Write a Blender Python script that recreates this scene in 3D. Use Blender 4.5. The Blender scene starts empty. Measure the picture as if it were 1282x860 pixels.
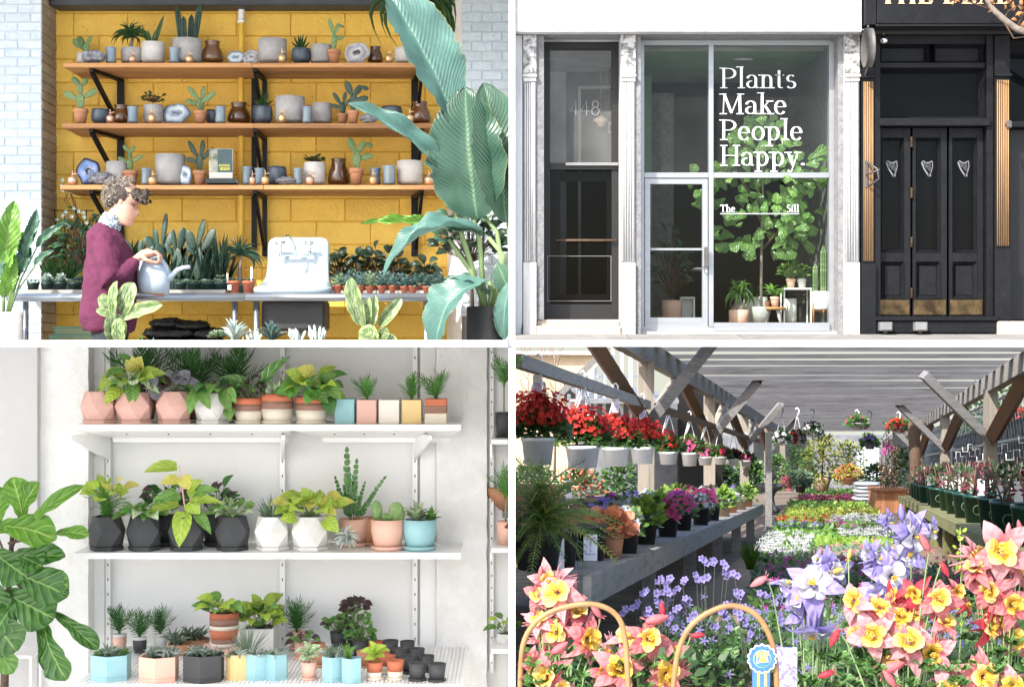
import bpy, bmesh, math, random
from math import sin, cos, pi, radians, sqrt, exp
from mathutils import Vector, Matrix, Quaternion, noise
random.seed(7)
rnd = random.random
def ru(a, b): return a + (b - a) * random.random()
scene = bpy.context.scene
C = scene.collection
# ---------------------------------------------------------------- camera, sky, sun, exposure
FP = 2000.0
cam_d = bpy.data.cameras.new('camera'); cam = bpy.data.objects.new('camera', cam_d); C.objects.link(cam)
cam.location = (0, 0, 0); cam.rotation_euler = (radians(90), 0, 0)
cam_d.sensor_width = 36; cam_d.lens = 36 * FP / 1282; cam_d.clip_end = 3000; cam_d.clip_start = .05
scene.camera = cam
SUN_EL, SUN_AZ = 43.0, -141.0            # azimuth clockwise from +Y
el, az = radians(SUN_EL), radians(SUN_AZ)
sun_dir = Vector((sin(az) * cos(el), cos(az) * cos(el), sin(el)))
w = bpy.data.worlds.new("World"); scene.world = w; w.use_nodes = True
nt = w.node_tree; bg = nt.nodes['Background']; sky = nt.nodes.new('ShaderNodeTexSky')
sky.sky_type = 'NISHITA'; sky.sun_disc = False; sky.sun_elevation = el; sky.sun_rotation = az % (2 * pi)
sky.air_density = 1.0; sky.dust_density = 2.5; sky.ozone_density = .6; sky.altitude = 50
tc = nt.nodes.new('ShaderNodeTexCoord'); sx_ = nt.nodes.new('ShaderNodeSeparateXYZ'); cx_ = nt.nodes.new('ShaderNodeCombineXYZ'); mx_ = nt.nodes.new('ShaderNodeMath'); mx_.operation = 'MAXIMUM'; mx_.inputs[1].default_value = .02
nt.links.new(tc.outputs['Generated'], sx_.inputs[0]); nt.links.new(sx_.outputs[0], cx_.inputs[0]); nt.links.new(sx_.outputs[1], cx_.inputs[1]); nt.links.new(sx_.outputs[2], mx_.inputs[0]); nt.links.new(mx_.outputs[0], cx_.inputs[2])
nt.links.new(cx_.outputs[0], sky.inputs[0])                 # below the horizon the horizon's own haze goes on
nt.links.new(sky.outputs[0], bg.inputs[0]); bg.inputs[1].default_value = 0.13
sl = bpy.data.lights.new('sun', 'SUN'); sl.energy = 3.0; sl.angle = radians(.6); sl.color = (1, .95, .87)
so = bpy.data.objects.new('sun', sl); C.objects.link(so); so.rotation_euler = sun_dir.to_track_quat('Z', 'Y').to_euler(); so.location = (-20, -20, 30)
scene.view_settings.view_transform = 'Standard'; scene.view_settings.look = 'None'
scene.view_settings.exposure = 1.58; scene.view_settings.gamma = 1.0
scene.cycles.max_bounces = 8; scene.cycles.transparent_max_bounces = 12
try: scene.cycles.use_denoising = True
except Exception: pass

def P(px, py, y):
    "photograph pixel (1282 x 860) at distance y -> point in the place"
    s = y / FP
    return Vector(((px - 641) * s, y, (430 - py) * s))

# ---------------------------------------------------------------- materials
def _nodes(name):
    m = bpy.data.materials.new(name); m.use_nodes = True
    n = m.node_tree.nodes; l = m.node_tree.links
    return m, n, l, n['Principled BSDF']
def rgba(c): return (c[0], c[1], c[2], 1)
def mul(c, k): return tuple(min(1, v * k) for v in c)
def mixrgb(n, l, f, a, b, mode='MIX'):
    x = n.new('ShaderNodeMix'); x.data_type = 'RGBA'; x.blend_type = mode
    for sock, v in ((x.inputs[0], f), (x.inputs[6], a), (x.inputs[7], b)):
        if hasattr(v, 'is_linked'): l.new(v, sock)
        elif isinstance(v, (int, float)): sock.default_value = v
        else: sock.default_value = rgba(v)
    return x.outputs[2]
def math_(n, l, op, a, b=0.0, clamp=False):
    x = n.new('ShaderNodeMath'); x.operation = op; x.use_clamp = clamp
    for i, v in enumerate((a, b)):
        if hasattr(v, 'is_linked'): l.new(v, x.inputs[i])
        else: x.inputs[i].default_value = v
    return x.outputs[0]
def ramp(n, l, f, stops):
    r = n.new('ShaderNodeValToRGB'); e = r.color_ramp.elements
    while len(e) < len(stops): e.new(.5)
    for k, (p, c) in enumerate(stops): e[k].position = p; e[k].color = rgba(c) if len(c) == 3 else c
    l.new(f, r.inputs[0]); return r.outputs[0]
def coords(n, l, scale=(1, 1, 1), rand=True, kind='Object'):
    tc = n.new('ShaderNodeTexCoord'); mp = n.new('ShaderNodeMapping'); mp.inputs['Scale'].default_value = scale
    l.new(tc.outputs[kind], mp.inputs[0])
    if rand:
        oi = n.new('ShaderNodeObjectInfo'); k = math_(n, l, 'MULTIPLY', oi.outputs['Random'], 37.0)
        l.new(k, mp.inputs['Location'])
    return mp.outputs[0]
def noise_(n, l, vec, scale, detail=4, rough=.6):
    x = n.new('ShaderNodeTexNoise'); x.inputs['Scale'].default_value = scale; x.inputs['Detail'].default_value = detail
    x.inputs['Roughness'].default_value = rough; l.new(vec, x.inputs['Vector']); return x.outputs['Fac']
def rand_shift(n, l, col, amt=.25):
    oi = n.new('ShaderNodeObjectInfo'); h = n.new('ShaderNodeHueSaturation')
    v = math_(n, l, 'ADD', math_(n, l, 'MULTIPLY', oi.outputs['Random'], amt), 1 - amt / 2)
    l.new(v, h.inputs['Value']); l.new(col, h.inputs['Color']); return h.outputs[0]
MATS = {}
def M(name, col, rough=.6, col2=None, scale=8.0, bump=0.0, bscale=None, metal=0.0, stretch=(1, 1, 1), rand=.12, spec=.5, coat=0.0, lo=.35, hi=.65, speck=None):
    "mottled surface: two tones by noise, optional relief and specks"
    m, n, l, p = _nodes(name)
    vec = coords(n, l, stretch)
    f = noise_(n, l, vec, scale)
    c2 = col2 or mul(col, .8)
    c = ramp(n, l, f, [(lo, c2), (hi, col)])
    if speck:
        f2 = noise_(n, l, vec, speck[1], 2); c = mixrgb(n, l, ramp(n, l, f2, [(speck[2], (0, 0, 0)), (speck[2] + .04, (1, 1, 1))]), c, speck[0])
    if rand: c = rand_shift(n, l, c, rand)
    l.new(c, p.inputs['Base Color'])
    p.inputs['Roughness'].default_value = rough; p.inputs['Metallic'].default_value = metal
    p.inputs['Specular IOR Level'].default_value = spec; p.inputs['Coat Weight'].default_value = coat
    if bump:
        b = n.new('ShaderNodeBump'); b.inputs['Strength'].default_value = bump; b.inputs['Distance'].default_value = .01
        l.new(noise_(n, l, vec, bscale or scale * 5, 5), b.inputs['Height']); l.new(b.outputs[0], p.inputs['Normal'])
    MATS[name] = m; return m
def WOOD(name, c1, c2, axis=0, scale=14.0, rough=.65, bump=.25, knots=None):
    m, n, l, p = _nodes(name)
    st = [1, 1, 1]; st[axis] = .06
    vec = coords(n, l, st); f = noise_(n, l, vec, scale * 3, 6, .7); g = noise_(n, l, vec, scale * .6, 2)
    c = ramp(n, l, f, [(.3, c2), (.52, mul(c1, .9)), (.7, c1)])
    c = mixrgb(n, l, math_(n, l, 'MULTIPLY', g, .5), c, c2)
    l.new(rand_shift(n, l, c, .35), p.inputs['Base Color']); p.inputs['Roughness'].default_value = rough
    b = n.new('ShaderNodeBump'); b.inputs['Strength'].default_value = bump; b.inputs['Distance'].default_value = .01
    l.new(f, b.inputs['Height']); l.new(b.outputs[0], p.inputs['Normal'])
    MATS[name] = m; return m
def LEAF(name, c1, c2, rib=None, veins=7.0, vstr=.35, rough=.4, varieg=None, vthr=.55, trans=.25, rand=.4, edge=None, vscale=(9, 3), er=(.38, .46), grad=None):
    "leaf: UV x runs across the blade, UV y along it"
    m, n, l, p = _nodes(name)
    tc = n.new('ShaderNodeTexCoord'); sp = n.new('ShaderNodeSeparateXYZ'); l.new(tc.outputs['UV'], sp.inputs[0])
    a = math_(n, l, 'ABSOLUTE', math_(n, l, 'SUBTRACT', sp.outputs[0], .5))
    oc = coords(n, l); f = noise_(n, l, oc, 6, 3)
    c = ramp(n, l, f, [(.35, c2), (.65, c1)])
    if varieg:
        mp = n.new('ShaderNodeMapping'); l.new(tc.outputs['UV'], mp.inputs[0]); mp.inputs['Scale'].default_value = (vscale[0], vscale[1], 1)
        oi = n.new('ShaderNodeObjectInfo'); l.new(math_(n, l, 'MULTIPLY', oi.outputs['Random'], 50), mp.inputs['Location'])
        vf = noise_(n, l, mp.outputs[0], 1.6, 3)
        c = mixrgb(n, l, ramp(n, l, vf, [(vthr - .05, (0, 0, 0)), (vthr + .05, (1, 1, 1))]), c, varieg)
    if rib:
        rm = ramp(n, l, a, [(.008, (1, 1, 1)), (.035, (0, 0, 0))]); c = mixrgb(n, l, rm, c, rib)
        wv = math_(n, l, 'SINE', math_(n, l, 'MULTIPLY', math_(n, l, 'SUBTRACT', sp.outputs[1], math_(n, l, 'MULTIPLY', a, .55)), veins * 6.283))
        vm = ramp(n, l, wv, [(.86, (0, 0, 0)), (.98, (1, 1, 1))]); c = mixrgb(n, l, math_(n, l, 'MULTIPLY', vm, vstr), c, rib)
        b = n.new('ShaderNodeBump'); b.inputs['Strength'].default_value = .3; b.inputs['Distance'].default_value = .01
        l.new(wv, b.inputs['Height']); l.new(b.outputs[0], p.inputs['Normal'])
    if edge: c = mixrgb(n, l, ramp(n, l, a, [(er[0], (0, 0, 0)), (er[1], (1, 1, 1))]), c, edge)
    if grad: c = mixrgb(n, l, ramp(n, l, sp.outputs[1], [(.25, (0, 0, 0)), (.8, (1, 1, 1))]), c, grad)
    c = rand_shift(n, l, c, rand)
    l.new(c, p.inputs['Base Color']); p.inputs['Roughness'].default_value = rough
    if trans:
        t = n.new('ShaderNodeBsdfTranslucent'); l.new(c, t.inputs[0]); mx = n.new('ShaderNodeMixShader'); mx.inputs[0].default_value = trans
        l.new(p.outputs[0], mx.inputs[1]); l.new(t.outputs[0], mx.inputs[2]); l.new(mx.outputs[0], n['Material Output'].inputs[0])
    MATS[name] = m; return m
def GLASS(name, tint=(.9, .93, .92), rough=0.0, ior=1.27, white_veil=0.0):
    m, n, l, p = _nodes(name); n.remove(p)
    t = n.new('ShaderNodeBsdfTransparent'); t.inputs[0].default_value = rgba(tint)
    g = n.new('ShaderNodeBsdfGlossy'); g.inputs['Roughness'].default_value = rough
    lw = n.new('ShaderNodeLayerWeight'); f0 = ((ior - 1) / (ior + 1)) ** 2; f5 = math_(n, l, 'POWER', lw.outputs['Facing'], 5.0); ff = math_(n, l, 'ADD', math_(n, l, 'MULTIPLY', f5, 1 - f0), f0); mx = n.new('ShaderNodeMixShader')
    l.new(ff, mx.inputs[0]); l.new(t.outputs[0], mx.inputs[1]); l.new(g.outputs[0], mx.inputs[2])
    out = mx.outputs[0]
    if white_veil:  # diffuse white mixed over the pane in place of a bright reflection
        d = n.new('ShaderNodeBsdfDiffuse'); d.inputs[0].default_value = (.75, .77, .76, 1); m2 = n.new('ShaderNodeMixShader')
        l.new(math_(n, l, 'MULTIPLY', noise_(n, l, coords(n, l), 3, 3), white_veil * 2), m2.inputs[0]); l.new(out, m2.inputs[1]); l.new(d.outputs[0], m2.inputs[2]); out = m2.outputs[0]
    l.new(out, n['Material Output'].inputs[0]); MATS[name] = m; return m

# ---------------------------------------------------------------- mesh building
class MB:
    def __init__(s): s.v = []; s.f = []; s.uv = []; s.mi = []
    def add(s, vs, fs, uvs=None, mi=0):
        b = len(s.v); s.v += [tuple(v) for v in vs]; s.f += [tuple(i + b for i in f) for f in fs]; s.mi += [mi] * len(fs)
        s.uv += list(uvs) if uvs else [(.25, .5)] * len(vs)
    def box(s, x0, x1, y0, y1, z0, z1, b=0.0, mi=0):
        if b <= 0:
            vs = [(x, y, z) for x in (x0, x1) for y in (y0, y1) for z in (z0, z1)]
            s.add(vs, [(0, 1, 3, 2), (4, 6, 7, 5), (0, 4, 5, 1), (2, 3, 7, 6), (0, 2, 6, 4), (1, 5, 7, 3)], mi=mi); return
        bm = bmesh.new(); bmesh.ops.create_cube(bm, size=1)
        for v in bm.verts: v.co = Vector(((x0 + x1) / 2 + v.co.x * (x1 - x0), (y0 + y1) / 2 + v.co.y * (y1 - y0), (z0 + z1) / 2 + v.co.z * (z1 - z0)))
        bmesh.ops.bevel(bm, geom=bm.edges[:], offset=b, segments=1, affect='EDGES')
        bm.verts.index_update(); s.add([v.co.copy() for v in bm.verts], [[v.index for v in f.verts] for f in bm.faces], mi=mi); bm.free()
    def quad(s, a, b, c, d, uv=None): s.add([a, b, c, d], [(0, 1, 2, 3)], uv)
    def beam(s, a, b, wx, wz, up=(0, 0, 1), mi=0):
        "rectangular bar from a to b"
        a, b = Vector(a), Vector(b); d = (b - a).normalized(); u = Vector(up); x = d.cross(u)
        if x.length < 1e-4: x = d.cross(Vector((0, 1, 0)))
        x.normalize(); z = x.cross(d); vs = []
        for p in (a, b):
            for i, j in ((-1, -1), (1, -1), (1, 1), (-1, 1)): vs.append(p + x * (i * wx / 2) + z * (j * wz / 2))
        s.add(vs, [(3, 2, 1, 0), (4, 5, 6, 7), (0, 1, 5, 4), (1, 2, 6, 5), (2, 3, 7, 6), (3, 0, 4, 7)], mi=mi)
    def tube(s, pts, rad, n=6, cap=True, mi=0):
        pts = [Vector(p) for p in pts]; k = len(pts)
        rs = rad if isinstance(rad, (list, tuple)) else [rad] * k
        vs = []; fs = []; prev = None
        for i, p in enumerate(pts):
            d = (pts[min(i + 1, k - 1)] - pts[max(i - 1, 0)]).normalized()
            if prev is None: x = d.orthogonal().normalized()
            else:
                x = prev - d * prev.dot(d); x = x.normalized() if x.length > 1e-5 else d.orthogonal().normalized()
            prev = x; y = d.cross(x)
            for j in range(n):
                a = 2 * pi * j / n; vs.append(p + (x * cos(a) + y * sin(a)) * rs[i])
        for i in range(k - 1):
            for j in range(n): fs.append((i * n + j, i * n + (j + 1) % n, (i + 1) * n + (j + 1) % n, (i + 1) * n + j))
        if cap: fs += [tuple(range(n))[::-1], tuple(range((k - 1) * n, k * n))]
        s.add(vs, fs, mi=mi)
    def lathe(s, prof, n=20, c=(0, 0, 0), star=0.0, sq=0.0, mi=0):
        "prof: (radius, height); star ribs the section, sq squares it"
        vs = []; fs = []; k = len(prof)
        for (r, z) in prof:
            for j in range(n):
                a = 2 * pi * j / n; q = r * (1 + (star if j % 2 else -star))
                if sq: q = r / max(abs(cos(a)), abs(sin(a))) * sq + r * (1 - sq)
                vs.append((c[0] + q * cos(a), c[1] + q * sin(a), c[2] + z))
        for i in range(k - 1):
            for j in range(n): fs.append((i * n + j, i * n + (j + 1) % n, (i + 1) * n + (j + 1) % n, (i + 1) * n + j))
        if prof[0][0] > 1e-6: fs.append(tuple(range(n))[::-1])
        if prof[-1][0] > 1e-6: fs.append(tuple(range((k - 1) * n, k * n)))
        s.add(vs, fs, mi=mi)
    def ell(s, c, r, n=10, m=7, mi=0, rot=None):
        vs = []; fs = []
        for i in range(m + 1):
            t = pi * i / m
            for j in range(n):
                a = 2 * pi * j / n; v = Vector((r[0] * sin(t) * cos(a), r[1] * sin(t) * sin(a), r[2] * cos(t)))
                if rot: v = rot @ v
                vs.append(v + Vector(c))
        for i in range(m):
            for j in range(n): fs.append((i * n + j, (i + 1) * n + j, (i + 1) * n + (j + 1) % n, i * n + (j + 1) % n))
        s.add(vs, fs, mi=mi)
    def mesh(s, name, mats, smooth=True):
        me = bpy.data.meshes.new(name); me.from_pydata(s.v, [], s.f)
        for m in (mats if isinstance(mats, (list, tuple)) else [mats]): me.materials.append(m)
        if any(s.mi): me.polygons.foreach_set('material_index', s.mi)
        me.polygons.foreach_set('use_smooth', [smooth] * len(me.polygons))
        uvl = me.uv_layers.new(name='UVMap'); uvs = s.uv; d = []
        for lp in me.loops: d += uvs[lp.vertex_index]
        uvl.data.foreach_set('uv', d); me.update(); return me
    def build(s, name, mats, parent=None, smooth=True, loc=None):
        o = bpy.data.objects.new(name, s.mesh(name, mats, smooth)); C.objects.link(o)
        if parent: o.parent = parent
        if loc is not None: o.location = loc
        return o
def new(name, me, parent=None, mtx=None):
    o = bpy.data.objects.new(name, me); C.objects.link(o)
    if parent: o.parent = parent
    if mtx is not None: o.matrix_basis = mtx
    return o
LABELS = {}
def tag(o, label=None, cat=None, group=None, kind=None):
    if label:
        o['label'] = label; LABELS.setdefault(label, []).append(o.name)
    if cat: o['category'] = cat
    if group: o['group'] = group
    if kind: o['kind'] = kind
    return o
def structure(o): o['kind'] = 'structure'; return o
def flat_shade(me): me.polygons.foreach_set('use_smooth', [False] * len(me.polygons))

# ---------------------------------------------------------------- leaf templates (unit length along +Y, tip at (0,1,0))
def prof(shape, t):
    if shape == 'pointed': return .5 * max(0, sin(pi * t ** .75)) ** .9 * (1 - .15 * t)
    if shape == 'oval': return .5 * sqrt(max(0, 1 - (2 * t - 1) ** 2)) ** .8
    if shape == 'heart': return .5 * max(0, sin(pi * (.12 + .88 * t) ** .75)) ** .8
    if shape == 'strap': return .5 * min(1, (1 - t) * 2.2) ** .7 * (.7 + .3 * min(1, t * 4))
    if shape == 'fiddle': return .5 * max(0, (.15 + .85 * max(0, t - .02) ** .7)) * min(1, (1 - t) * 5) ** .5 * (1 - .18 * exp(-((t - .38) / .12) ** 2))
    if shape == 'paddle': return .5 * max(0, sin(pi * t ** .85)) ** .6
    if shape == 'round': return .5 * max(0, sin(pi * t ** .9)) ** .5
    return .5 * sin(pi * t)
_LT = {}
def leaf_mesh(shape, mat, bend=.15, fold=.15, hi=False, wav=0.0, var=0):
    key = (shape, mat.name, bend, fold, hi, wav, var)
    if key in _LT: return _LT[key]
    rows, cols = ((34 if shape == 'paddle' else 18), 9) if hi else (6, 5)
    mb = MB(); vs = []; uv = []; fs = []
    for i in range(rows + 1):
        t = i / rows
        w = prof(shape, min(max(t, .002), .998)); nick = (1 - .09 * max(0, noise.noise((i * 1.7, var * 5.3, 1.3)) - .12) * 4, 1 - .09 * max(0, noise.noise((i * 1.7, var * 5.3, 9.3)) - .12) * 4) if shape == 'paddle' and hi else (1, 1)
        for j in range(cols):
            u = (j / (cols - 1)) * 2 - 1
            z = bend * 4 * t * (1 - t) + fold * abs(u) * w
            if wav: z += wav * abs(u) * sin(t * 19 + u * 2 + var * 1.7) * w + wav * .5 * noise.noise((u * 2, t * 5, var * 3.1))
            ww = w * (1 + (.12 * wav * 4 * sin(t * 31 + var) * abs(u) if wav else 0))
            if abs(u) > .9: ww *= nick[u > 0]
            vs.append((u * ww, t, z)); uv.append(((u + 1) / 2, t))
    for i in range(rows):
        for j in range(cols - 1): fs.append((i * cols + j, i * cols + j + 1, (i + 1) * cols + j + 1, (i + 1) * cols + j))
    mb.add(vs, fs, uv); me = mb.mesh('leaf', mat); _LT[key] = me; return me
def strip(mb, a, d, nrm, L, wd, droop=.3, n=3, shape='pointed'):
    "adds a small curved blade to a joined foliage mesh"
    a = Vector(a); d = Vector(d).normalized(); x = d.cross(Vector(nrm))
    if x.length < 1e-3: x = d.orthogonal()
    x.normalize(); vs = []; uv = []; p = a.copy(); g = Vector((0, 0, -1))
    for i in range(n + 1):
        t = i / n; w = prof(shape, min(max(t, .03), .985)) * wd
        vs += [p - x * w, p + x * w]; uv += [(0.1, t), (.9, t)]
        d = (d + g * (droop / n)).normalized(); p = p + d * (L / n)
    mb.add(vs, [(2 * i, 2 * i + 1, 2 * i + 3, 2 * i + 2) for i in range(n)], uv)
_FR = {}
def frond_mesh(kind, mat, bend=.2, var=0):
    key = (kind, mat.name, bend, var)
    if key in _FR: return _FR[key]
    R = random.Random(hash(kind) % 1000 + var * 7)
    mb = MB(); curve = lambda t: Vector((0, t, bend * 4 * t * (1 - t)))
    mb.tube([curve(i / 6) for i in range(7)], [.012, .012, .011, .01, .008, .006, .004], 4)
    n, L, W, ang, t0 = {'palm': (9, .36, .05, 50, .2), 'fern': (15, .2, .09, 75, .08), 'zz': (9, .17, .3, 48, .15), 'rosemary': (16, .14, .1, 55, .05), 'asparagus': (24, .13, .05, 60, .05)}[kind]
    for i in range(n):
        t = t0 + (1 - t0) * i / n; p = curve(t); k = (1 - .55 * t) if kind != 'palm' else (.7 + .6 * sin(pi * t))
        if kind == 'palm': k *= 1 - .35 * t
        for sd in (-1, 1):
            a = radians(ang * (1 - .35 * t) + R.uniform(-6, 6)); d = Vector((sd * sin(a), cos(a), R.uniform(-.1, .25)))
            strip(mb, p, d, (0, 0, 1), L * k * R.uniform(.9, 1.1), L * W * (2 if kind != 'zz' else 1.6) , .25, 3, 'oval' if kind == 'zz' else 'pointed')
    strip(mb, curve(.98), (0, 1, -.1), (0, 0, 1), L * .6, L * W * 2, .2, 3)
    me = mb.mesh('frond', mat); _FR[key] = me; return me

class T:
    pot = None
    "a thing at a pixel and distance; its parts are given in photograph pixels relative to it: x right, z up, d away"
    def __init__(s, name, label, cat, px, py, y, group=None, scale=1.0, rz=0.0):
        s.r = bpy.data.objects.new(name, None); C.objects.link(s.r); s.r.location = P(px, py, y); s.r.empty_display_size = .05
        if rz: s.r.rotation_euler.z = rz
        s.s = y / FP * scale; tag(s.r, label, cat, group)
    def v(s, x, z, d=0): return Vector((x * s.s, d * s.s, z * s.s))
    def part(s, name, mb, mat, parent=None, smooth=True):
        o = mb.build(name, mat, parent or (s.pot if name == 'soil' and s.pot else s.r), smooth)
        if name in ('pot', 'planter', 'body', 'bowl', 'dish'): s.pot = o
        return o
    def lathe(s, name, pr, mat, x=0, z=0, d=0, n=20, star=0, sq=0, smooth=True, parent=None):
        mb = MB(); k = s.s; mb.lathe([(r * k, h * k) for r, h in pr], n, s.v(x, z, d), star, sq); return s.part(name, mb, mat, parent, smooth)
    def tube(s, name, pts, r, mat, n=6, parent=None):
        mb = MB(); mb.tube([s.v(*p) for p in pts], [q * s.s for q in r] if isinstance(r, (list, tuple)) else r * s.s, n); return s.part(name, mb, mat, parent)
    def box(s, name, x0, x1, z0, z1, d0, d1, mat, b=0, parent=None):
        mb = MB(); k = s.s; mb.box(x0 * k, x1 * k, d0 * k, d1 * k, z0 * k, z1 * k, b * k); return s.part(name, mb, mat, parent, False)
    def put(s, name, me, a, b, wd, face=(0, -1, .35), parent=None, thick=None):
        a, b = s.v(*a), s.v(*b); y = b - a; L = y.length or 1e-4; y /= L; f = Vector(face); x = y.cross(f)
        if x.length < 1e-3: x = y.orthogonal()
        x.normalize(); z = x.cross(y); W = wd * s.s; Z = L if thick is None else thick * s.s
        m = Matrix(((x.x * W, y.x * L, z.x * Z, a.x), (x.y * W, y.y * L, z.y * Z, a.y), (x.z * W, y.z * L, z.z * Z, a.z), (0, 0, 0, 1)))
        return new(name, me, parent or s.r, m)
    def leaf(s, shape, a, b, wd, mat, face=(0, -1, .35), bend=.15, fold=.15, hi=False, wav=0.0, name='leaf', parent=None, var=0):
        return s.put(name, leaf_mesh(shape, mat, bend, fold, hi, wav, var), a, b, wd, face, parent)
    def frond(s, kind, a, b, wd, mat, face=(0, -.5, .8), bend=.2, var=0, name='frond'):
        return s.put(name, frond_mesh(kind, mat, bend, var), a, b, wd, face)
    def pad(s, a, b, wd, mat, thick=None, face=(0, -1, .2), name='pad'):
        key = ('pad', mat.name)
        if key not in _LT:
            mb = MB(); mb.ell((0, .5, 0), (.5, .5, .5), 12, 9)
            mb.v = [(x * (.7 + .3 * min(1, y * 1.6)), y, z) for x, y, z in mb.v]; mb.uv = [(x + .5, y) for x, y, z in mb.v]; _LT[key] = mb.mesh('pad', mat)
        return s.put(name, _LT[key], a, b, wd, face, None, thick or wd * .3)
    def rosette(s, n, L, wd, mat, c=(0, 0, 0), e0=20, e1=80, shape='pointed', bend=.12, fold=.2, name='leaf', jit=.25, rows=None):
        for i in range(n):
            a = 2.399 * i + ru(-.2, .2); e = radians(e0 + (e1 - e0) * (i / max(1, n - 1)) + ru(-6, 6)); l = L * ru(1 - jit, 1 + jit * .4)
            d = (cos(a) * cos(e) * l, sin(e) * l, sin(a) * cos(e) * l)
            s.leaf(shape, c, (c[0] + d[0], c[1] + d[1], c[2] + d[2]), wd * ru(.85, 1.1), mat, (-cos(a) * .6 * sin(e), -sin(a) * .6 * sin(e) - .15, cos(e) + .1), bend, fold, name=name)
    def fronds(s, n, kind, L, wd, mat, c=(0, 0, 0), e0=25, e1=85, bend=.25, x_squash=1.0):
        for i in range(n):
            a = 2.399 * i + ru(-.3, .3); e = radians(e0 + (e1 - e0) * rnd()); l = L * ru(.75, 1.1)
            d = (cos(a) * cos(e) * l * x_squash, sin(e) * l, sin(a) * cos(e) * l * .8)
            s.frond(kind, c, (c[0] + d[0], c[1] + d[1], c[2] + d[2]), wd * l / L, mat, (-cos(a) * .5, -sin(a) * .5 - .3, .7), bend, i % 3)
    def bush(s, n, rx, rz, leaf, wd, mats, c=(0, 0, 0), shape='pointed', stem=None, bend=.15, rd=None, up=.5, name='leaf'):
        "leaves scattered through a dome, each an object; thin stems joined"
        mb = MB()
        for i in range(n):
            a = 2.399 * i; q = sqrt((i + .5) / n); e = q * 1.45
            k = ru(.6, 1.0); p = (c[0] + rx * k * sin(e) * cos(a), c[1] + rz * k * (cos(e) * .9 + .15), c[2] + (rd or rx) * k * sin(e) * sin(a))
            l = leaf * ru(.7, 1.15); d = (cos(a) * sin(e), up * ru(-.6, 1.2), sin(a) * sin(e) - .25); dl = sqrt(sum(t * t for t in d)) or 1
            tip = tuple(p[j] + d[j] / dl * l for j in range(3))
            s.leaf(shape, p, tip, wd * ru(.8, 1.15), mats[i % len(mats)], (ru(-.4, .4), -.7, .8), bend, .2, name=name)
            if stem: mb.tube([s.v(c[0] + ru(-1, 1), c[1], c[2]), s.v((c[0] + p[0]) / 2, (c[1] * .45 + p[1] * .55), (c[2] + p[2]) / 2), s.v(*p)], .5 * s.s, 3, False)
        if stem: s.part('stem', mb, stem)
    def tuft(s, name, n, rx, rz, L, wd, mat, c=(0, 0, 0), e0=10, e1=80, droop=.4, shape='pointed', flat=False, rd=None, stuff=True):
        "small foliage, too fine to pick apart: one joined part"
        mb = MB()
        for i in range(n):
            a = ru(0, 2 * pi); q = sqrt(rnd()); e = radians(ru(e0, e1)); zz = rz * (rnd() if flat else ru(0, 1) * sqrt(max(0, 1 - q * q)))
            p = s.v(c[0] + rx * q * cos(a), c[1] + zz, c[2] + (rd or rx) * q * sin(a))
            d = Vector((cos(a) * cos(e), sin(a) * cos(e), sin(e))); l = L * s.s * ru(.6, 1.15)
            strip(mb, p, d, (ru(-.5, .5), -.6, .8), l, wd * s.s, droop, 3, shape)
        o = s.part(name, mb, mat)
        if stuff: o['kind'] = 'stuff'
        return o
# ---------------------------------------------------------------- palette
M('white_paint', (.8, .8, .79), .55, (.74, .74, .73), 5, .15, 40)
M('rough_plaster', (.8, .8, .79), .8, (.72, .715, .705), 9, .9, 26)
M('white_metal', (.84, .84, .83), .35, (.81, .81, .8), 3)
M('concrete_slab', (.58, .57, .54), .85, (.4, .39, .365), 3, .5, 30)
M('bounce_paving', (.67, .67, .67), .85, (.59, .59, .59), 2, .3, 20)
M('earth', (.2, .15, .11), .95, (.11, .082, .06), 4, .8, 30)
M('yellow_paint', (.95, .61, .1), .5, (.87, .53, .08), 7, .9, 45, rand=.16, speck=((.6, .33, .06), 40, .7))
M('yellow_mortar', (.8, .49, .08), .6, (.72, .43, .07), 8, .3, 60)
M('white_brick', (.56, .63, .68), .65, (.49, .56, .62), 22, .8, 50, rand=.14, speck=((.25, .26, .28), 30, .74))
M('white_mortar', (.5, .57, .62), .8, (.43, .5, .56), 20, .5, 60)
M('bare_brick', (.38, .31, .22), .8, (.28, .23, .17), 22, .8, 50, rand=.3)
M('bare_mortar', (.26, .22, .17), .9, (.2, .17, .13), 20, .5, 60)
WOOD('shelf_wood', (.54, .27, .1), (.2, .085, .03), 0, 9)
M('black_steel', (.006, .006, .007), .5, (.004, .004, .005), 10, spec=.25)
M('dark_beam', (.035, .045, .055), .6, (.025, .03, .035), 6)
M('brushed_steel', (.42, .46, .52), .3, (.33, .36, .4), 30, metal=.85, stretch=(.05, 1, 1), rand=0)
M('chrome', (.75, .78, .8), .12, (.7, .72, .75), 5, metal=1.0, rand=0)
M('enamel', (.34, .42, .47), .16, (.31, .39, .44), 3, coat=.6, rand=0)
M('concrete_pot', (.42, .41, .4), .85, (.34, .335, .33), 16, .4, 60, speck=((.25, .25, .25), 60, .7))
M('pale_pot', (.62, .61, .58), .75, (.55, .54, .515), 20, .25, 70, speck=((.4, .4, .39), 80, .68))
M('blue_glaze', (.13, .2, .27), .3, (.27, .33, .36), 9, coat=.3, rand=.3, stretch=(1, 1, .6))
M('dark_glaze', (.035, .05, .075), .4, (.09, .12, .15), 30, .3, coat=.2, stretch=(1, 1, .25))
M('amber_glass', (.13, .05, .012), .1, (.08, .03, .01), 4, coat=1.0, rand=.3)
M('terracotta', (.5, .24, .13), .85, (.42, .2, .11), 12, .15, rand=.2)
M('rust_pot', (.36, .1, .05), .7, (.3, .08, .04), 12)
M('peach_pot', (.72, .43, .33), .65, (.68, .4, .31), 8)
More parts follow.
